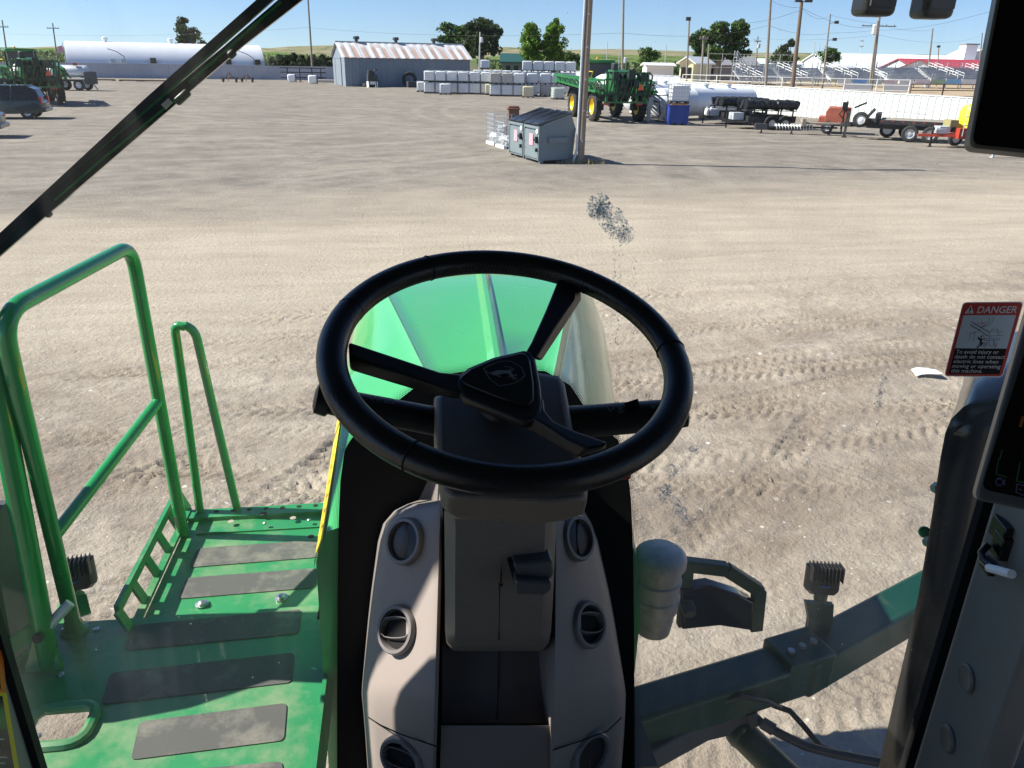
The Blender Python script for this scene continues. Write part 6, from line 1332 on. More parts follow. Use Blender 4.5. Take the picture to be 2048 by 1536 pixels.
# ---- wiper outside the glass
mb = MB(); wq = lambda u, v, off=-.03: on_glass(u, v, off)
def strip(mb, pxs, wd, th, off, m=0):
    P_ = [wq(u, v, off) for u, v in pxs]
    for a, b in zip(P_[:-1], P_[1:]): mb.beam(a - (b - a) * .01, b + (b - a) * .01, wd, th, m, up=(0, -1, 0))
strip(mb, [(600, -60), (540, -8), (300, 205), (90, 400), (-40, 520)], .016, .012, -.055); W_ = obj('wiper', mb, m_black, HOST)
mb = MB(); strip(mb, [(668, -60), (592, -2), (480, 85), (372, 178), (330, 215)], .014, .012, -.035); strip(mb, [(345, 205), (200, 330), (95, 420), (-20, 520)], .011, .014, -.030); strip(mb, [(600, -25), (460, 95), (330, 205), (180, 330), (40, 455)], .012, .016, -.04); sub(W_, 'wiper_blade', mb, m_gloss)
mb = MB(); strip(mb, [(560, 5), (420, 128), (378, 165)], .0032, .004, -.020); strip(mb, [(360, 192), (200, 322), (110, 400)], .003, .004, -.020); strip(mb, [(500, 40), (330, 188), (160, 338)], .004, .004, -.048); sub(W_, 'wiper_reflection', mb, m_rail)  # green strips that paint a reflection along the wiper
mb = MB(); strip(mb, [(378, 182), (352, 206)], .013, .014, -.030); strip(mb, [(470, 102), (457, 114)], .012, .014, -.030); strip(mb, [(99, 420), (88, 430)], .016, .018, -.035); sub(W_, 'wiper_clip', mb, m_black, bevel=.004)
mb = MB(); strip(mb, [(341, 201), (327, 214)], .009, .003, -.018); sub(W_, 'white_tag', mb, m_white)
# ---- two floodlights hanging from the roof edge, seen from behind
for (ua, ub, vb) in ((1716, 1781, 33), (1834, 1896, 38)):
    a, b = aty(ua, vb, 1.62), aty(ub, vb, 1.62); c_ = (a + b) / 2; w = b.x - a.x; mb = MB(); mb.bx(c_.x - w / 2, c_.x + w / 2, 1.60, 1.66, c_.z, c_.z + .16); o = obj('roof_light', mb, m_black, HOST, bevel=.012, segs=3)
    mb = MB(); mb.bx(c_.x - w * .38, c_.x + w * .38, 1.594, 1.599, c_.z + .018, c_.z + .05); sub(o, 'vent_plate', mb, m_dkgrey); mb = MB(); mb.bx(c_.x - .015, c_.x + .015, 1.61, 1.65, c_.z + .16, 4.24); sub(o, 'hanger', mb, m_black)
# ---- console with air vents
def ylobe(v): return float(np.interp(v, [1000, 1008, 1040, 1380, 1420, 1480, 1536, 1650], [1.19, 1.13, 1.10, .935, .925, .925, .93, .945]))
def lobe_sec(v, side):
    yv = ylobe(v)
    if side < 0: uo = np.interp(v, [1000, 1008, 1022, 1045, 1080, 1200, 1380, 1440, 1536, 1650], [838, 815, 787, 770, 760, 745, 729, 735, 741, 748]); ui = np.interp(v, [1000, 1040, 1380, 1650], [884, 886, 877, 868])
    else: uo = np.interp(v, [1000, 1008, 1022, 1045, 1080, 1200, 1380, 1440, 1536, 1650], [1130, 1152, 1168, 1180, 1192, 1218, 1246, 1244, 1238, 1230]); ui = np.interp(v, [1000, 1040, 1380, 1650], [1112, 1108, 1103, 1098])
    f = lambda s, d: aty(uo + (ui - uo) * s, v, yv + d)
    I = aty(ui, v, yv)
    return [aty(uo - (6 if side < 0 else -6), v + 4, yv + .30), f(0, .135), f(.06, .105), f(.14, .086), f(.5, .040), f(.86, .004), f(.95, .0), f(1.0, .010), I + V(0, .30, 0)]
LB = []
CON = None
for side in (-1, 1):
    mb = MB(); vs = [1000, 1008, 1020, 1045, 1080, 1130, 1180, 1230, 1280, 1330, 1365, 1385, 1400, 1420, 1460, 1500, 1540, 1600, 1650]
    mb.loft([lobe_sec(v, side) for v in vs]); 
    if CON is None: CON = obj('dash_console', mb, m_trim, HOST, smooth=True); CON['label'] = 'taupe front console with six round air vents below the steering wheel'
    else: sub(CON, 'console_pod', mb, m_trim, smooth=True)
    g = MB(); seam = [lobe_sec(v_, side) for v_ in (1462, 1478, 1500, 1510)]
    g.tube([aty(*p) for p in ([(737, 1435, .925 + .09), (760, 1450, 1.0 - .03), (800, 1468, .953), (876, 1494, .921)] if side < 0 else [(1243, 1435, 1.01), (1215, 1462, .975), (1160, 1482, .948), (1106, 1500, .921)])], .0012, 5); sub(CON, 'panel_seam', g, m_seam)
def lobe_frame(u, v, side):
    e = 6; 
    def P(uu, vv):
        s_ = lobe_sec(vv, side); pr = []
        for q in s_[1:8]: pr.append((1024 + FPX * (q - EYE).dot(cR) / (q - EYE).dot(cF), (q - EYE).length)); 
        pr.sort(); d = float(np.interp(uu, [a for a, b in pr], [b for a, b in pr])); return EYE + ray(uu, vv).normalized() * d
    p = P(u, v); a = P(u + e, v) - P(u - e, v); b = P(u, v + e) - P(u, v - e); n = b.cross(a).normalized()
    if n.dot(EYE - p) < 0: n = -n
    return p, n
m_ring = M('vent_ring', (.17, .155, .148), .38, var=.04)
def vent(u, v, side, r, state):
    p, n = lobe_frame(u, v, side); n = (n + (EYE - p).normalized() * .32).normalized(); p = p + n * .0075; sd = (cR - n * cR.dot(n)).normalized(); up = n.cross(sd); up = up if up.z > 0 else -up
    mb = MB(); mb.lathe([(r * 1.13, -.030), (r * 1.11, .004), (r * 1.04, .008), (r * .90, .008), (r * .86, .003), (r * .86, -.012)], p, n, 32, 0)
    mb.lathe([(r * .87, -.018), (.0005, -.018)], p, n, 28, 1); mb.lathe([(r * .87, -.018), (r * .87, -.004)], p, n, 28, 1)
    loc = lambda x, y, d: p + sd * x * r + up * y * r + n * d
    def blade(x0, bow, tilt, th=.0022):      # curved louvre blade across the opening
        A = []; B2 = []
        for k in range(9):
            y = -.84 + 1.68 * k / 8; xx = x0 + bow * (1 - (y / .84) ** 2); lim = math.sqrt(max(0.02, .86 ** 2 - y * y)); xx = max(-lim, min(lim, xx)); A.append((xx, y)); 
        rr_ = []
        for xx, y in A:
            if state == 'closed': rr_.append([loc(xx, y, .006), loc(xx + .10, y, .001), loc(xx + .10, y, -.002), loc(xx, y, .002)])
            else: rr_.append([loc(y, xx, .006), loc(y, xx + .045, .006), loc(y, xx + tilt * .45, -.014), loc(y, xx + tilt * .45 - .045, -.014)])
        mb.loft(rr_, 0)
    if state == 'closed':
        pts = [(math.cos(a) * .80, math.sin(a) * .82) for a in [k * 2 * math.pi / 28 for k in range(28)]]
        mb.loft([[loc(x * .98, y * .98, .0015) for x, y in pts], [loc(x * .5, y * .6, .004 if side < 0 else .004) for x, y in pts], [loc(x * .05, y * .05, .0045) for x, y in pts]], 1); blade(-.02 * side, .22 * side * -1, 0)
        for y in (-.80, .80):
            mb.loft([[loc(x, y * k, .007), loc(x, y * k, .003)] for x, k in ((-.35, 1.0), (-.1, 1.06), (.1, 1.06), (.35, 1.0))], 0, ring_closed=False, caps=False)
    else:
        blade(.42, .12, -.35); blade(-.28, -.10, -.35); 
        for x in (-.05, .32): mb.beam(loc(x, -.8, -.012), loc(x, .8, -.014), .0016, .006, 0, up=n)
    o = sub(CON, 'air_vent', mb, [m_ring, m_seam] if state != 'closed' else [m_ring, m_hub], smooth=True)
    o['label'] = {'closed': 'closed round air vent with a curved centre blade', 'open': 'open round air vent with two louvre blades'}[state]
vent(816, 1083, -1, .0365, 'closed'); vent(800, 1259, -1, .0365, 'open'); vent(808, 1512, -1, .037, 'open')
vent(1149, 1077, 1, .0365, 'closed'); vent(1171, 1249, 1, .0365, 'open'); vent(1176, 1502, 1, .037, 'closed')
# centre neck and base panel
mb = MB(); N_ = []
for (v, y, ul, ur) in ((1270, 1.07, 884, 1108), (1330, 1.05, 884, 1107), (1390, 1.02, 884, 1106), (1435, .985, 884, 1104), (1447, .975, 884, 1103)):
    N_.append([aty(ul, v, y + .2), aty(ul, v, y), aty((ul + ur) / 2, v, y - .012), aty(ur, v, y), aty(ur, v, y + .2)])
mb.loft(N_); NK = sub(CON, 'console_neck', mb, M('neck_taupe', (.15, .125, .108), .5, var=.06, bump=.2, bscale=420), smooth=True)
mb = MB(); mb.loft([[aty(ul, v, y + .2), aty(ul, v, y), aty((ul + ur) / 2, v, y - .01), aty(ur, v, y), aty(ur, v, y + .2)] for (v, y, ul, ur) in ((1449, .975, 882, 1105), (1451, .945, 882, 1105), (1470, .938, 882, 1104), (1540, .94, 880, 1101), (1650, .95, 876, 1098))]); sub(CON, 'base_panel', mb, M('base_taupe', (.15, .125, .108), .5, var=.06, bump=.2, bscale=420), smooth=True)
mb = MB(); mb.tube([aty(999, 1300, 1.045), aty(997, 1370, 1.018), aty(994, 1440, .968)], .0010, 5); sub(CON, 'panel_seam', mb, m_seam)

# ---- steering column
mb = MB(); S = []
for (v, y, ul, ur, ch) in ((1022, .915, 888, 1114, 22), (1060, .912, 889, 1112, 22), (1200, .925, 890, 1106, 20), (1262, .932, 890, 1102, 20), (1285, .940, 893, 1098, 18), (1302, .965, 905, 1085, 10)):
    S.append([aty(ul, v, y + .20), aty(ul, v, y + .028), aty(ul + ch, v, y), aty((ul + ur) / 2, v, y - .004), aty(ur - ch, v, y), aty(ur, v, y + .028), aty(ur, v, y + .20)])
mb.loft(S); COLM = obj('steering_column', mb, m_trim2, HOST, smooth=True)
mb = MB(); mb.tube([aty(1004, 1035, .9095), aty(1002, 1155, .917), aty(1002, 1165, .917), aty(999, 1166, .918), aty(998, 1280, .931)], .0011, 5); mb.beam(aty(1003, 1160, .919), aty(1003, 1172, .919), .004, .002, up=(0, -1, 0)); sub(COLM, 'panel_seam', mb, m_seam)
mb = MB()
for k in range(7):
    v = 986 + k * 7.0; y = .905 + k * .0015; ul, ur = 886 + k * .6, 1118 - k * 1.2
    for dv, dy in ((0, .006), (3, 0)): pass
    S = [[aty(ul, v + dv, y + .2), aty(ul, v + dv, y + .03 + dy), aty(ul + 22, v + dv, y + dy), aty(ur - 22, v + dv, y + dy), aty(ur, v + dv, y + .03 + dy), aty(ur, v + dv, y + .2)] for dv, dy in ((0, .006), (1.5, 0), (4.2, 0), (6.2, .006))]; mb.loft(S)
sub(COLM, 'bellows', mb, m_trim2)
mb = MB(); mb.prism([aty(u, v, .903) for u, v in ((1016, 1124), (1104, 1119), (1106, 1140), (1098, 1168), (1036, 1170), (1026, 1160))], (0, .05, 0)); sub(COLM, 'lever_pocket', mb, m_seam)
mb = MB(); mb.prism([aty(u, v, .893) for u, v in ((1026, 1128), (1106, 1122), (1108, 1150), (1096, 1166), (1040, 1167))], (0, .05, 0)); mb.prism([aty(u, v, .88) for u, v in ((1030, 1160), (1100, 1166), (1106, 1168), (1102, 1182), (1090, 1192), (1032, 1190))], (0, .05, 0)); sub(COLM, 'tilt_lever', mb, M('lever_grey', (.055, .057, .06), .42, var=.05), bevel=.004)
# ---- steering wheel
WC = V(.107, .801, 3.3966); WN = V(.0441, -.3036, .9518).normalized()
e1 = WN.cross(V(0, 1, 0)).normalized(); e1 = e1 if e1.x > 0 else -e1; e2 = WN.cross(e1)
RW, RT = .192, .0156
def W(u, v, off=0.0): return on_plane(u, v, WC + WN * off, WN)
mb = MB(); n = 96; rings = []
for i in range(n):
    a = i * 2 * math.pi / n; d = e1 * math.cos(a) + e2 * math.sin(a); c_ = WC + d * RW; rings.append([c_ + d * math.cos(b) * RT * 1.03 + WN * math.sin(b) * RT * .97 for b in [k * 2 * math.pi / 22 for k in range(22)]])
mb.loft(rings, closed=True); SW = obj('steering_wheel', mb, m_leather, HOST, smooth=True); SW['label'] = 'black leather steering wheel with three spokes'
def ang_of(u, v): p = W(u, v) - WC; return math.atan2(p.dot(e2), p.dot(e1))
for (u, v) in ((812, 925), (1352, 702), (868, 548), (700, 620), (1180, 560)):
    mb = MB(); a = ang_of(u, v); d = e1 * math.cos(a) + e2 * math.sin(a); c_ = WC + d * RW; mb.tube([c_ + d * math.cos(b) * RT * 1.035 + WN * math.sin(b) * RT * .985 for b in [k * 2 * math.pi / 20 for k in range(20)]], .0010 if u in (812, 1352, 868) else .0004, 5, closed=True); sub(SW, 'rim_seam', mb, m_seam)
mb = MB()
for i in range(250):
    a = i * 2 * math.pi / 250; a2 = a + .012; d = e1 * math.cos(a) + e2 * math.sin(a); d2 = e1 * math.cos(a2) + e2 * math.sin(a2)
    b0, b1 = math.pi * .90, math.pi * 1.06
    mb.tube([WC + d * RW + d * math.cos(b0) * RT * 1.04 + WN * math.sin(b0) * RT * .98, WC + d2 * RW + d2 * math.cos(b1) * RT * 1.04 + WN * math.sin(b1) * RT * .98], .0006, 4)
sub(SW, 'stitching', mb, M('thread', (.05, .05, .045), .7, var=0))
def slab(px, off, th, name, mat, bev=.004, parent=None, offs=None):
    P_ = [W(u, v, off if offs is None else offs[i]) for i, (u, v) in enumerate(px)]; mb = MB(); mb.prism(P_, WN * -th); return sub(parent or SW, name, mb, mat, bevel=bev, segs=3)
def slab2(top, bot, o_top, o_bot, name, mat):      # spoke: raised face with a sloping flank
    mb = MB(); mb.loft([[W(u, v, o) for (u, v), o in zip(top, o_top)], [W(u, v, o) for (u, v), o in zip(bot, o_bot)]]); return sub(SW, name, mb, mat, bevel=.003, segs=3)
L_t = [(698, 684), (790, 714), (880, 744), (922, 748), (938, 768), (926, 788), (870, 772), (790, 742), (698, 712)]
L_b = [(696, 690), (790, 722), (880, 754), (922, 760), (938, 785), (920, 800), (862, 790), (785, 768), (700, 742)]
slab2(L_t, L_b, [0.0, -.004, -.008, -.01, -.01, -.01, -.008, -.004, 0], [-.014, -.02, -.026, -.03, -.03, -.03, -.026, -.02, -.014], 'spoke', m_hub)
U_t = [(1122, 545), (1152, 552), (1146, 600), (1108, 656), (1072, 716), (1050, 704), (1062, 684), (1090, 622)]
U_b = [(1122, 552), (1162, 562), (1164, 600), (1124, 662), (1084, 722), (1056, 716), (1066, 694), (1094, 630)]
slab2(U_t, U_b, [0, 0, -.002, -.006, -.01, -.01, -.008, -.004], [-.014, -.014, -.018, -.024, -.03, -.03, -.026, -.02], 'spoke', m_hub)
R_t = [(1086, 796), (1088, 820), (1106, 842), (1150, 862), (1214, 884), (1211, 891), (1176, 897), (1136, 880), (1085, 846), (1044, 824), (1050, 806)]
R_b = [(1088, 806), (1090, 830), (1108, 852), (1150, 872), (1214, 892), (1206, 900), (1156, 916), (1110, 892), (1066, 866), (1026, 848), (1034, 820)]
slab2(R_t, R_b, [-.01, -.01, -.008, -.004, .002, .002, .002, -.002, -.006, -.01, -.01], [-.03, -.03, -.026, -.022, -.014, -.014, -.014, -.018, -.024, -.03, -.03], 'spoke', m_hub)
slab([(916, 750), (935, 733), (985, 712), (1046, 698), (1062, 700), (1072, 714), (1082, 765), (1086, 812), (1078, 834), (1052, 842), (1024, 832), (926, 792), (912, 768)], -.008, .014, 'hub', m_hub, .005)
HP = slab([(920, 752), (940, 736), (985, 717), (1040, 704), (1053, 706), (1061, 716), (1068, 765), (1068, 797), (1060, 807), (1046, 808), (985, 788), (934, 767), (921, 759)], -.0045, .006, 'hub_pad', M('hub_pad', (.012, .012, .015), .3, var=.05), .003)
mb = MB(); cv = lambda p: W(860 + p[0] * .26367, 660 + p[1] * .26367, -.0036)
sh = [(410, 292), (450, 268), (520, 242), (560, 236), (610, 237), (660, 262), (692, 284), (708, 315), (718, 345), (690, 376), (650, 398), (590, 415), (520, 424), (492, 398), (465, 384), (430, 335)]
mb.ribbon([cv(p) for p in sh], WN, .0011, closed=True)
body = [(428, 316), (452, 322), (478, 318), (500, 306), (535, 303), (572, 306), (600, 302), (616, 312), (622, 330), (638, 346), (630, 357), (612, 352), (602, 338), (585, 330), (556, 330), (530, 338), (500, 344), (478, 342), (455, 330)]
mb.poly([cv(p) for p in body])
for ln in ([(500, 340), (516, 350), (534, 354), (520, 346)], [(478, 330), (450, 326), (424, 314)], [(604, 302), (624, 292), (608, 281), (568, 276)], [(616, 314), (634, 300), (632, 290)], [(628, 350), (648, 344), (664, 347)], [(640, 345), (652, 336)], [(626, 354), (642, 366), (660, 376)], [(640, 364), (656, 360)], [(616, 352), (624, 366), (640, 378)], [(606, 346), (596, 356)]): mb.ribbon([cv(p) for p in ln], WN, .0011)
o = sub(SW, 'emblem', mb, M('emblem_grey', (.28, .28, .29), .4, var=0)); o['label'] = 'grey shield emblem with a leaping deer'
# ---- column housing behind the wheel, with stalks
mb = MB(); top = [(868, 792), (1040, 738), (1118, 750), (1130, 766), (1148, 866), (1178, 962), (1174, 1004), (1110, 1012), (900, 1002), (884, 985), (870, 888)]
cc = W(1010, 890, -.06)
mb.loft([[W(u, v, -.058).lerp(W(1010, 890, -.058), .06) for u, v in top], [W(u, v, -.066) for u, v in top], [W(u, v, -.066) - WN * .020 for u, v in top], [(W(u, v, -.066) - WN * .045).lerp(cc - WN * .045, .16) for u, v in top]])
HS = obj('column_housing', mb, m_trim2, HOST, bevel=.004)
mb = MB(); mb.lathe([(.018, -.03), (.020, -.05), (.03, -.062), (.032, -.075)], WC + (W(1012, 735) - WC), WN, 28); sub(HS, 'wheel_boss', mb, m_hub, smooth=True)
def stalk(a, b, r0, r1, nm):
    a, b = Vector(a), Vector(b); mb = MB(); d = (b - a); P_ = [a.lerp(b, s) for s in (0, .15, .5, .8, .88, .9, .985, 1.0)]
    rings = []; f = d.normalized(); s1 = f.cross(WN).normalized(); u1 = s1.cross(f)
    for p, r in zip(P_, (r0 * 1.05, r0, r0 * .98, r0 * .95, r0 * .9, r1 * 1.1, r1, r1 * .6)): rings.append([p + s1 * math.cos(q) * r * 1.15 + u1 * math.sin(q) * r * .85 for q in [k * 2 * math.pi / 18 for k in range(18)]])
    mb.loft(rings); return obj(nm, mb, m_hub, HOST, smooth=True)
SL = stalk(W(885, 845, -.085), W(628, 796, -.05), .0165, .0165, 'signal_stalk'); SR = stalk(W(1130, 846, -.09), W(1376, 826, -.06), .0195, .016, 'wiper_stalk')
def icons(parent, lines, z0, w=.0009):
    mb = MB(); n_ = WN
    for ln in lines: mb.ribbon([W(u, v, z0) for u, v in ln], n_, w)
    sub(parent, 'stalk_symbol', mb, m_icon)
icons(SL, [[(738, 794), (745, 790), (745, 793), (750, 793), (750, 796), (745, 796), (745, 799), (738, 794)], [(762, 796), (755, 792), (755, 795), (750.5, 795), (750.5, 798), (755, 798), (755, 801), (762, 796)]] + [[(768, 795 + k * 3), (774, 796 + k * 3)] for k in range(4)] + [[(776, 796), (783, 797), (788, 802), (786, 807), (776, 806), (776, 796)]], -.0465, .0007)
icons(SR, [[(1214, 812), (1226, 810), (1228, 818), (1218, 820), (1214, 812)], [(1222, 819), (1222, 824)], [(1230, 803), (1236, 804), (1234, 809), (1230, 808), (1230, 803)], [(1236, 814), (1240, 811), (1243, 815), (1239, 818), (1236, 814)], [(1238, 820), (1244, 819), (1246, 824), (1240, 826), (1238, 820)], [(1292, 788), (1300, 789), (1299, 795), (1292, 793), (1292, 788)], [(1297, 798), (1304, 800), (1301, 805), (1297, 798)], [(1302, 809), (1310, 812), (1306, 817), (1302, 809)]], -.0505, .0007)
mb = MB(); mb.loft([[W(u, v, o) for u, v in ((1248, 806), (1276, 797), (1280, 816), (1254, 826))] for o in (-.056, -.0515)]); sub(SR, 'slide_switch', mb, m_gloss)
mb = MB(); mb.prism([aty(u, v, 1.06) for u, v in ((1212, 940), (1262, 938), (1266, 958), (1255, 963), (1212, 963))], (0, .03, 0)); o = obj('red_knob', mb, M('red_plastic', (.30, .02, .015), .4, var=.05), HOST, bevel=.006)

# ---- displays clamped to the right post
m_bez = M('display_bezel', (.075, .08, .085), .4, var=.05); m_scr = M('display_glass', (.004, .004, .0045), .09, var=0)
def display(name, label, pt, n, px, scr, rad=.012):
    n = Vector(n).normalized(); P = lambda u, v, o=0: on_plane(u, v, Vector(pt) + n * o, n)
    def rnd(px, k=.06):
        out = []; q = [Vector(p) for p in px]; m = len(q)
        for i in range(m):
            p, a, b = q[i], q[i - 1], q[(i + 1) % m]; A = p + (a - p).normalized() * 20; B_ = p + (b - p).normalized() * 20
            for j in range(6): s = j / 5; out.append((A * (1 - s) + p * s) * (1 - s) + (p * (1 - s) + B_ * s) * s)
        return out
    t = thing(name, label, 'display', (0, 0, 0)); mb = MB(); mb.prism([P(*p) for p in rnd(px)], n * -.028); obj('casing', mb, m_bez, t, bevel=.003); mb = MB(); mb.prism([P(p[0], p[1], .0006) for p in rnd(scr)], n * -.001); o = obj('screen', mb, m_scr, t); return t, o, P, n
d1, s1_, P1, n1 = display('display_monitor', 'upper black display hanging at the right edge before the yellow tank', atd(1995, 150, .82), (-.42, -.86, .28), [(1937, 294), (2036, -220), (2400, -240), (2300, 330)], [(1944, 288), (2042, -215), (2392, -232), (2292, 322)])
mb = MB(); mb.tube([P1(2200, 40, -.03), V(.93, .84, 3.72), V(.99, .86, 3.72)], .015, 10); obj('clamp_arm', mb, m_black, d1)
d2, s2_, P2, n2 = display('display_monitor', 'lower grey framed display with dim gauges mounted on the right post', atd(2000, 850, .86), (-.50, -.76, .42), [(1948, 999), (2082, 530), (2420, 560), (2330, 1078)], [(1962, 978), (2100, 548), (2400, 572), (2312, 1052)])
mb = MB(); mb.tube([P2(2150, 850, -.03), V(.95, .86, 3.3), V(1.0, .88, 3.3)], .018, 10); obj('clamp_arm', mb, m_black, d2)
def scr_lines(nm, lines, mat, w=.0011):
    mb = MB()
    for ln in lines: mb.ribbon([P2(u, v, .0012) for u, v in ln], n2, w)
    sub(s2_, nm, mb, mat)
scr_lines('gauge_symbol', [[(1992, 962), (1994, 958), (2002, 958), (2006, 962), (2006, 967), (2001, 971), (1994, 970), (1992, 966), (1992, 962)], [(1996, 956), (2002, 956)], [(2009, 958), (2009, 970)], [(2034, 968), (2054, 972), (2050, 992), (2032, 984), (2034, 968)], [(2038, 978), (2044, 980)]], M('screen_violet', (.03, .03, .06), .5, var=0, emit=(.25, .2, .75, .010)), .0010)
scr_lines('gauge_bar', [[(1998, 916), (1992, 948), (2012, 954)], [(2040, 925), (2033, 962), (2060, 968)], [(2000, 918), (2004, 900)]], M('screen_green', (.004, .02, .01), .5, var=0, emit=(.05, .5, .2, .006)), .0012)
scr_lines('gauge_mark', [[(2046, 835), (2041, 852)]], M('screen_orange', (.06, .02, .005), .5, var=0, emit=(.9, .3, .05, .006)), .003)

# ---- danger label stuck on the windscreen
def sticker():
    O = on_glass(1890, 751, .003); X_ = on_glass(2004, 753, .003) - O; Y_ = on_glass(1927, 606, .003) - O; n = X_.cross(Y_).normalized(); n = n if n.dot(EYE - O) > 0 else -n
    Q = lambda a, b, k=0: O + X_ * a + Y_ * b + n * (.0004 * k)
    t = thing('warning_sticker', 'red framed DANGER sticker about electric lines on the windshield', 'sticker', (0, 0, 0))
    def rnd(a0, b0, a1, b1, r=.05, k=0):
        rx, ry = r, r * X_.length / Y_.length; pts = []
        for cx_, cy_, s in ((a1 - rx, b1 - ry, 0), (a0 + rx, b1 - ry, 1), (a0 + rx, b0 + ry, 2), (a1 - rx, b0 + ry, 3)):
            for j in range(6): an = math.pi / 2 * (s + j / 5); pts.append(Q(cx_ + rx * math.cos(an), cy_ + ry * math.sin(an), k))
        return pts
    mk = lambda nm, c: M(nm, c, .5, var=.03)
    mb = MB(); mb.poly(rnd(-.012, -.012, 1.012, 1.012, .07, -.5)); mb.poly(rnd(0, 0, 1, 1, .065, 0), 1)
    obj('backing', mb, [M('sticker_rim', (.8, .8, .75), .5, var=0), mk('sticker_red', (.42, .035, .025))], t)
    mb = MB(); mb.poly([Q(.055, .385, 1), Q(.945, .385, 1), Q(.945, .835, 1), Q(.055, .835, 1)], 0); mb.poly([Q(.055, .03, 1), Q(.945, .03, 1), Q(.945, .385, 1), Q(.055, .385, 1)], 1)
    obj('panel', mb, [mk('sticker_grey', (.42, .50, .53)), m_seam], t)
    lt = M('sticker_text', (.55, .54, .52), .5, var=0); mb = MB()
    def text(s, a, b, h, w=None, k=2, bold=.0, shear=.0):
        cu = bpy.data.curves.new('t', 'FONT'); cu.body = s; cu.size = 1; cu.offset = bold; cu.resolution_u = 3; to = bpy.data.objects.new('t', cu); COL.objects.link(to); dg = bpy.context.evaluated_depsgraph_get(); me = to.evaluated_get(dg).to_mesh()
        vs = [v.co.copy() for v in me.vertices]; fs = [tuple(p.vertices) for p in me.polygons]; to.evaluated_get(dg).to_mesh_clear(); bpy.data.objects.remove(to); bpy.data.curves.remove(cu)
        x1 = max(v.x for v in vs); x0 = min(v.x for v in vs); sx = (w / (x1 - x0)) if w else h * Y_.length / X_.length
        mb.add([Q(a + (v.x - x0) * sx + shear * v.y * h, b + v.y * h, k) for v in vs], fs)
    text('DANGER', .27, .865, .128, .67, bold=.012, shear=.10)
    for k, (s, w) in enumerate((('To avoid injury or', .74), ('death do not contact', .87), ('electric lines when', .78), ('moving or operating', .84), ('this machine.', .55))): text(s, .085, .312 - k * .066, .074, w, bold=.003, shear=.06)
    obj('lettering', mb, lt, t); mb = MB(); mb.poly([Q(.06, .862, 2), Q(.22, .862, 2), Q(.14, .972, 2)]); obj('alert_triangle', mb, lt, t)
    mb = MB(); mb.poly([Q(.125, .895, 3), Q(.155, .895, 3), Q(.15, .945, 3), Q(.13, .945, 3)]); mb.poly([Q(.13, .872, 3), Q(.15, .872, 3), Q(.15, .886, 3), Q(.13, .886, 3)])
    C2 = lambda x, y: ((x, y))
    def fromcrop(p):                 # picture crop coordinates to label coordinates
        u = 1860 + p[0] * .13019; v = 580 + p[1] * .13021; q = on_plane(u, v, O, n) - O
        xx, yy, xy = X_.dot(X_), Y_.dot(Y_), X_.dot(Y_); a = q.dot(X_); b = q.dot(Y_); det = xx * yy - xy * xy; return Q((a * yy - b * xy) / det, (b * xx - a * xy) / det, 3)
    for ln in ([(630, 480), (905, 640)], [(640, 495), (900, 650)], [(615, 525), (890, 700)], [(625, 540), (880, 705)], [(910, 415), (905, 470), (850, 540), (780, 570), (730, 640), (600, 672)], [(980, 415), (950, 490), (880, 545), (780, 570)], [(620, 670), (597, 770)], [(690, 650), (660, 790)], [(640, 670), (700, 630)], [(910, 640), (910, 740)], [(910, 640), (1130, 640)], [(1045, 640), (1050, 700)], [(900, 705), (1115, 697)], [(945, 630), (950, 600), (1035, 600), (1040, 630)], [(840, 745), (1070, 745), (1060, 768), (840, 768), (840, 745)], [(870, 770), (868, 858)], [(905, 770), (905, 830), (925, 865), (955, 865), (975, 830), (975, 770)], [(835, 800), (822, 880), (840, 880), (855, 800)], [(1005, 815), (995, 885), (1012, 885), (1025, 815)], [(980, 770), (985, 862)]): mb.ribbon([fromcrop(p) for p in ln], n, .0005)
    mb.poly([fromcrop(p) for p in [(745 + 16 * math.cos(a), 737 + 16 * math.sin(a)) for a in [k * .628 for k in range(10)]]]); 
    for ln, w_ in (([(755, 755), (785, 765), (775, 810)], .0028), ([(785, 762), (835, 745)], .0013), ([(780, 750), (785, 710)], .0013), ([(778, 808), (760, 850), (722, 880)], .0018), ([(782, 805), (810, 812), (780, 850)], .0018)): mb.ribbon([fromcrop(p) for p in ln], n, w_)
    obj('pictogram', mb, m_seam, t); mb = MB()
    for ln in ([(725, 495), (755, 515), (735, 525)], [(785, 530), (797, 480), (803, 515)], [(850, 498), (820, 515), (840, 525)], [(790, 690), (805, 710), (815, 695), (830, 720)], [(845, 695), (860, 680), (885, 700)]): mb.ribbon([fromcrop(p) for p in ln], n, .0007)
    obj('spark_mark', mb, M('spark_red', (.5, .03, .02), .5, var=0), t)
sticker()
# ---- bird droppings on the outside of the glass
def thinmat(name, col, al):
    mt = bpy.data.materials.new(name); mt.use_nodes = True; nt = mt.node_tree; N = nt.nodes; L = nt.links; N.remove(N['Principled BSDF'])
    d = N.new('ShaderNodeBsdfDiffuse'); d.inputs[0].default_value = col + (1,); t = N.new('ShaderNodeBsdfTranslucent'); t.inputs[0].default_value = col + (1,); a = N.new('ShaderNodeBsdfTransparent')
    m1 = N.new('ShaderNodeMixShader'); m1.inputs[0].default_value = .55; L.new(d.outputs[0], m1.inputs[1]); L.new(t.outputs[0], m1.inputs[2])
    m2 = N.new('ShaderNodeMixShader'); m2.inputs[0].default_value = al; L.new(a.outputs[0], m2.inputs[1]); L.new(m1.outputs[0], m2.inputs[2]); L.new(m2.outputs[0], N['Material Output'].inputs[0]); return mt
m_splat = thinmat('dropping_grey', (.52, .58, .66), .55); m_splat2 = thinmat('dropping_dark', (.05, .055, .07), .7); m_splat3 = thinmat('dropping_film', (.55, .61, .68), .20)
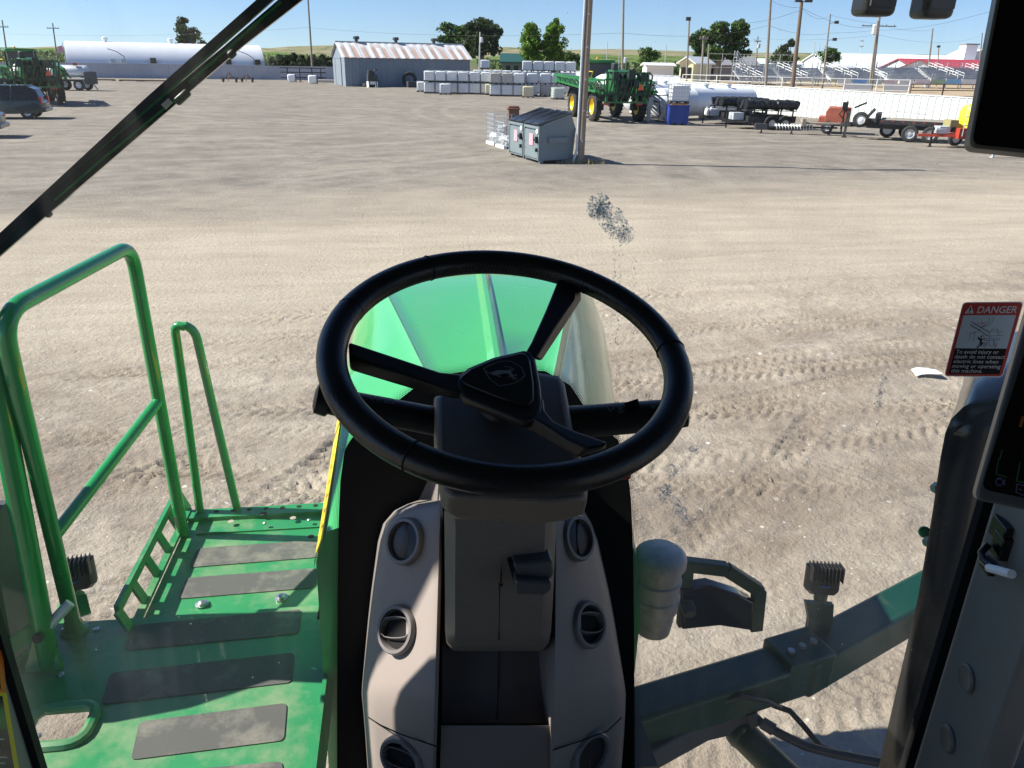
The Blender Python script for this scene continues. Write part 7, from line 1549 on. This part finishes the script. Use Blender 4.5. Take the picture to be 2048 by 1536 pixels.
def splat(label, blobs, runs, seed):
    r_ = np.random.default_rng(seed); mb = MB()
    def fleck(u, v, s, el, ang, m=0):
        n = 7; P_ = []
        for k in range(n):
            a = k * 2 * math.pi / n; rr_ = s * .72 * (.6 + .6 * r_.random()); x = rr_ * math.cos(a) * el; y = rr_ * math.sin(a); P_.append(on_glass(u + x * math.cos(ang) - y * math.sin(ang), v + x * math.sin(ang) + y * math.cos(ang), -.001))
        mb.poly(P_, m)
    for (u, v, ru, rv, n, s, ang) in blobs:
        for i in range(16): a = r_.uniform(0, 6.28); q = .75 * math.sqrt(r_.random()); x, y = q * ru * math.cos(a), q * rv * math.sin(a); fleck(u + x * math.cos(ang) - y * math.sin(ang), v + x * math.sin(ang) + y * math.cos(ang), min(ru, rv) * .42, 1.5, ang + r_.normal() * .4, 2)
        for i in range(n):
            a = r_.uniform(0, 6.28); q = math.sqrt(r_.random()) if r_.random() < .92 else 1.0; x, y = q * ru * math.cos(a), q * rv * math.sin(a)
            fleck(u + x * math.cos(ang) - y * math.sin(ang), v + x * math.sin(ang) + y * math.cos(ang), s * (.35 + r_.random()), .5 + 1.0 * r_.random(), ang + r_.normal() * .7, 1 if r_.random() < .05 else 0)
    for (u0, v0, u1, v1, n, s) in runs:
        for i in range(n):
            k = r_.random(); fleck(u0 + (u1 - u0) * k + r_.normal() * 2.2, v0 + (v1 - v0) * k, s * 1.45 * (.4 + .8 * r_.random()), .45, math.pi / 2 * 0 + r_.normal() * .25, 1 if r_.random() < .35 else 0)
    tag(obj('bird_dropping', mb, [m_splat, m_splat2, m_splat3]), label, 'splatter', 'bird droppings on the windshield')
splat('large oval bird dropping with long drips high on the windshield above the wheel', [(1197, 412, 22, 26, 220, 3.4, .5), (1224, 440, 38, 26, 330, 2.8, .9), (1245, 470, 20, 26, 110, 2.2, 1.2)], [(1228, 480, 1232, 620, 60, 2.0), (1240, 480, 1240, 600, 45, 1.6), (1268, 500, 1270, 610, 36, 2.0), (1236, 600, 1234, 690, 34, 2.4), (1268, 650, 1262, 800, 34, 1.9)], 11)
splat('ragged bird dropping with dark ends on the glass right of the console', [(1344, 940, 12, 16, 50, 2.4, .3), (1330, 985, 12, 18, 70, 2.8, .2), (1360, 1020, 34, 12, 130, 2.4, 1.0), (1388, 900, 10, 12, 36, 2.0, .9)], [(1330, 1000, 1352, 1070, 36, 1.6), (1365, 1030, 1402, 1075, 34, 1.8), (1352, 965, 1372, 985, 14, 1.8), (1354, 1060, 1352, 1100, 10, 1.4)], 12)
splat('thin streaked bird dropping low on the right side of the windshield', [(1766, 770, 9, 26, 60, 2.0, .2), (1758, 800, 8, 22, 40, 1.8, .2)], [(1764, 800, 1745, 900, 36, 1.7), (1740, 880, 1718, 985, 30, 1.6)], 13)
# ---- litter on the ground
p = atz(1846, 754); mb = MB(); mb.loft([[V(x, y - .08, .03 + .02 * math.sin(9 * x)), V(x + .02, y + .08, .03 + .025 * math.cos(7 * x))] for x, y in ((-.16, 0), (-.06, .03), (.05, .0), (.17, -.04))], ring_closed=False, caps=False); o = obj('paper_scrap', mb, m_white, loc=p + V(0, 0, .04)); tag(o, 'crumpled white paper scrap lying on the dirt near the danger sticker', 'litter')
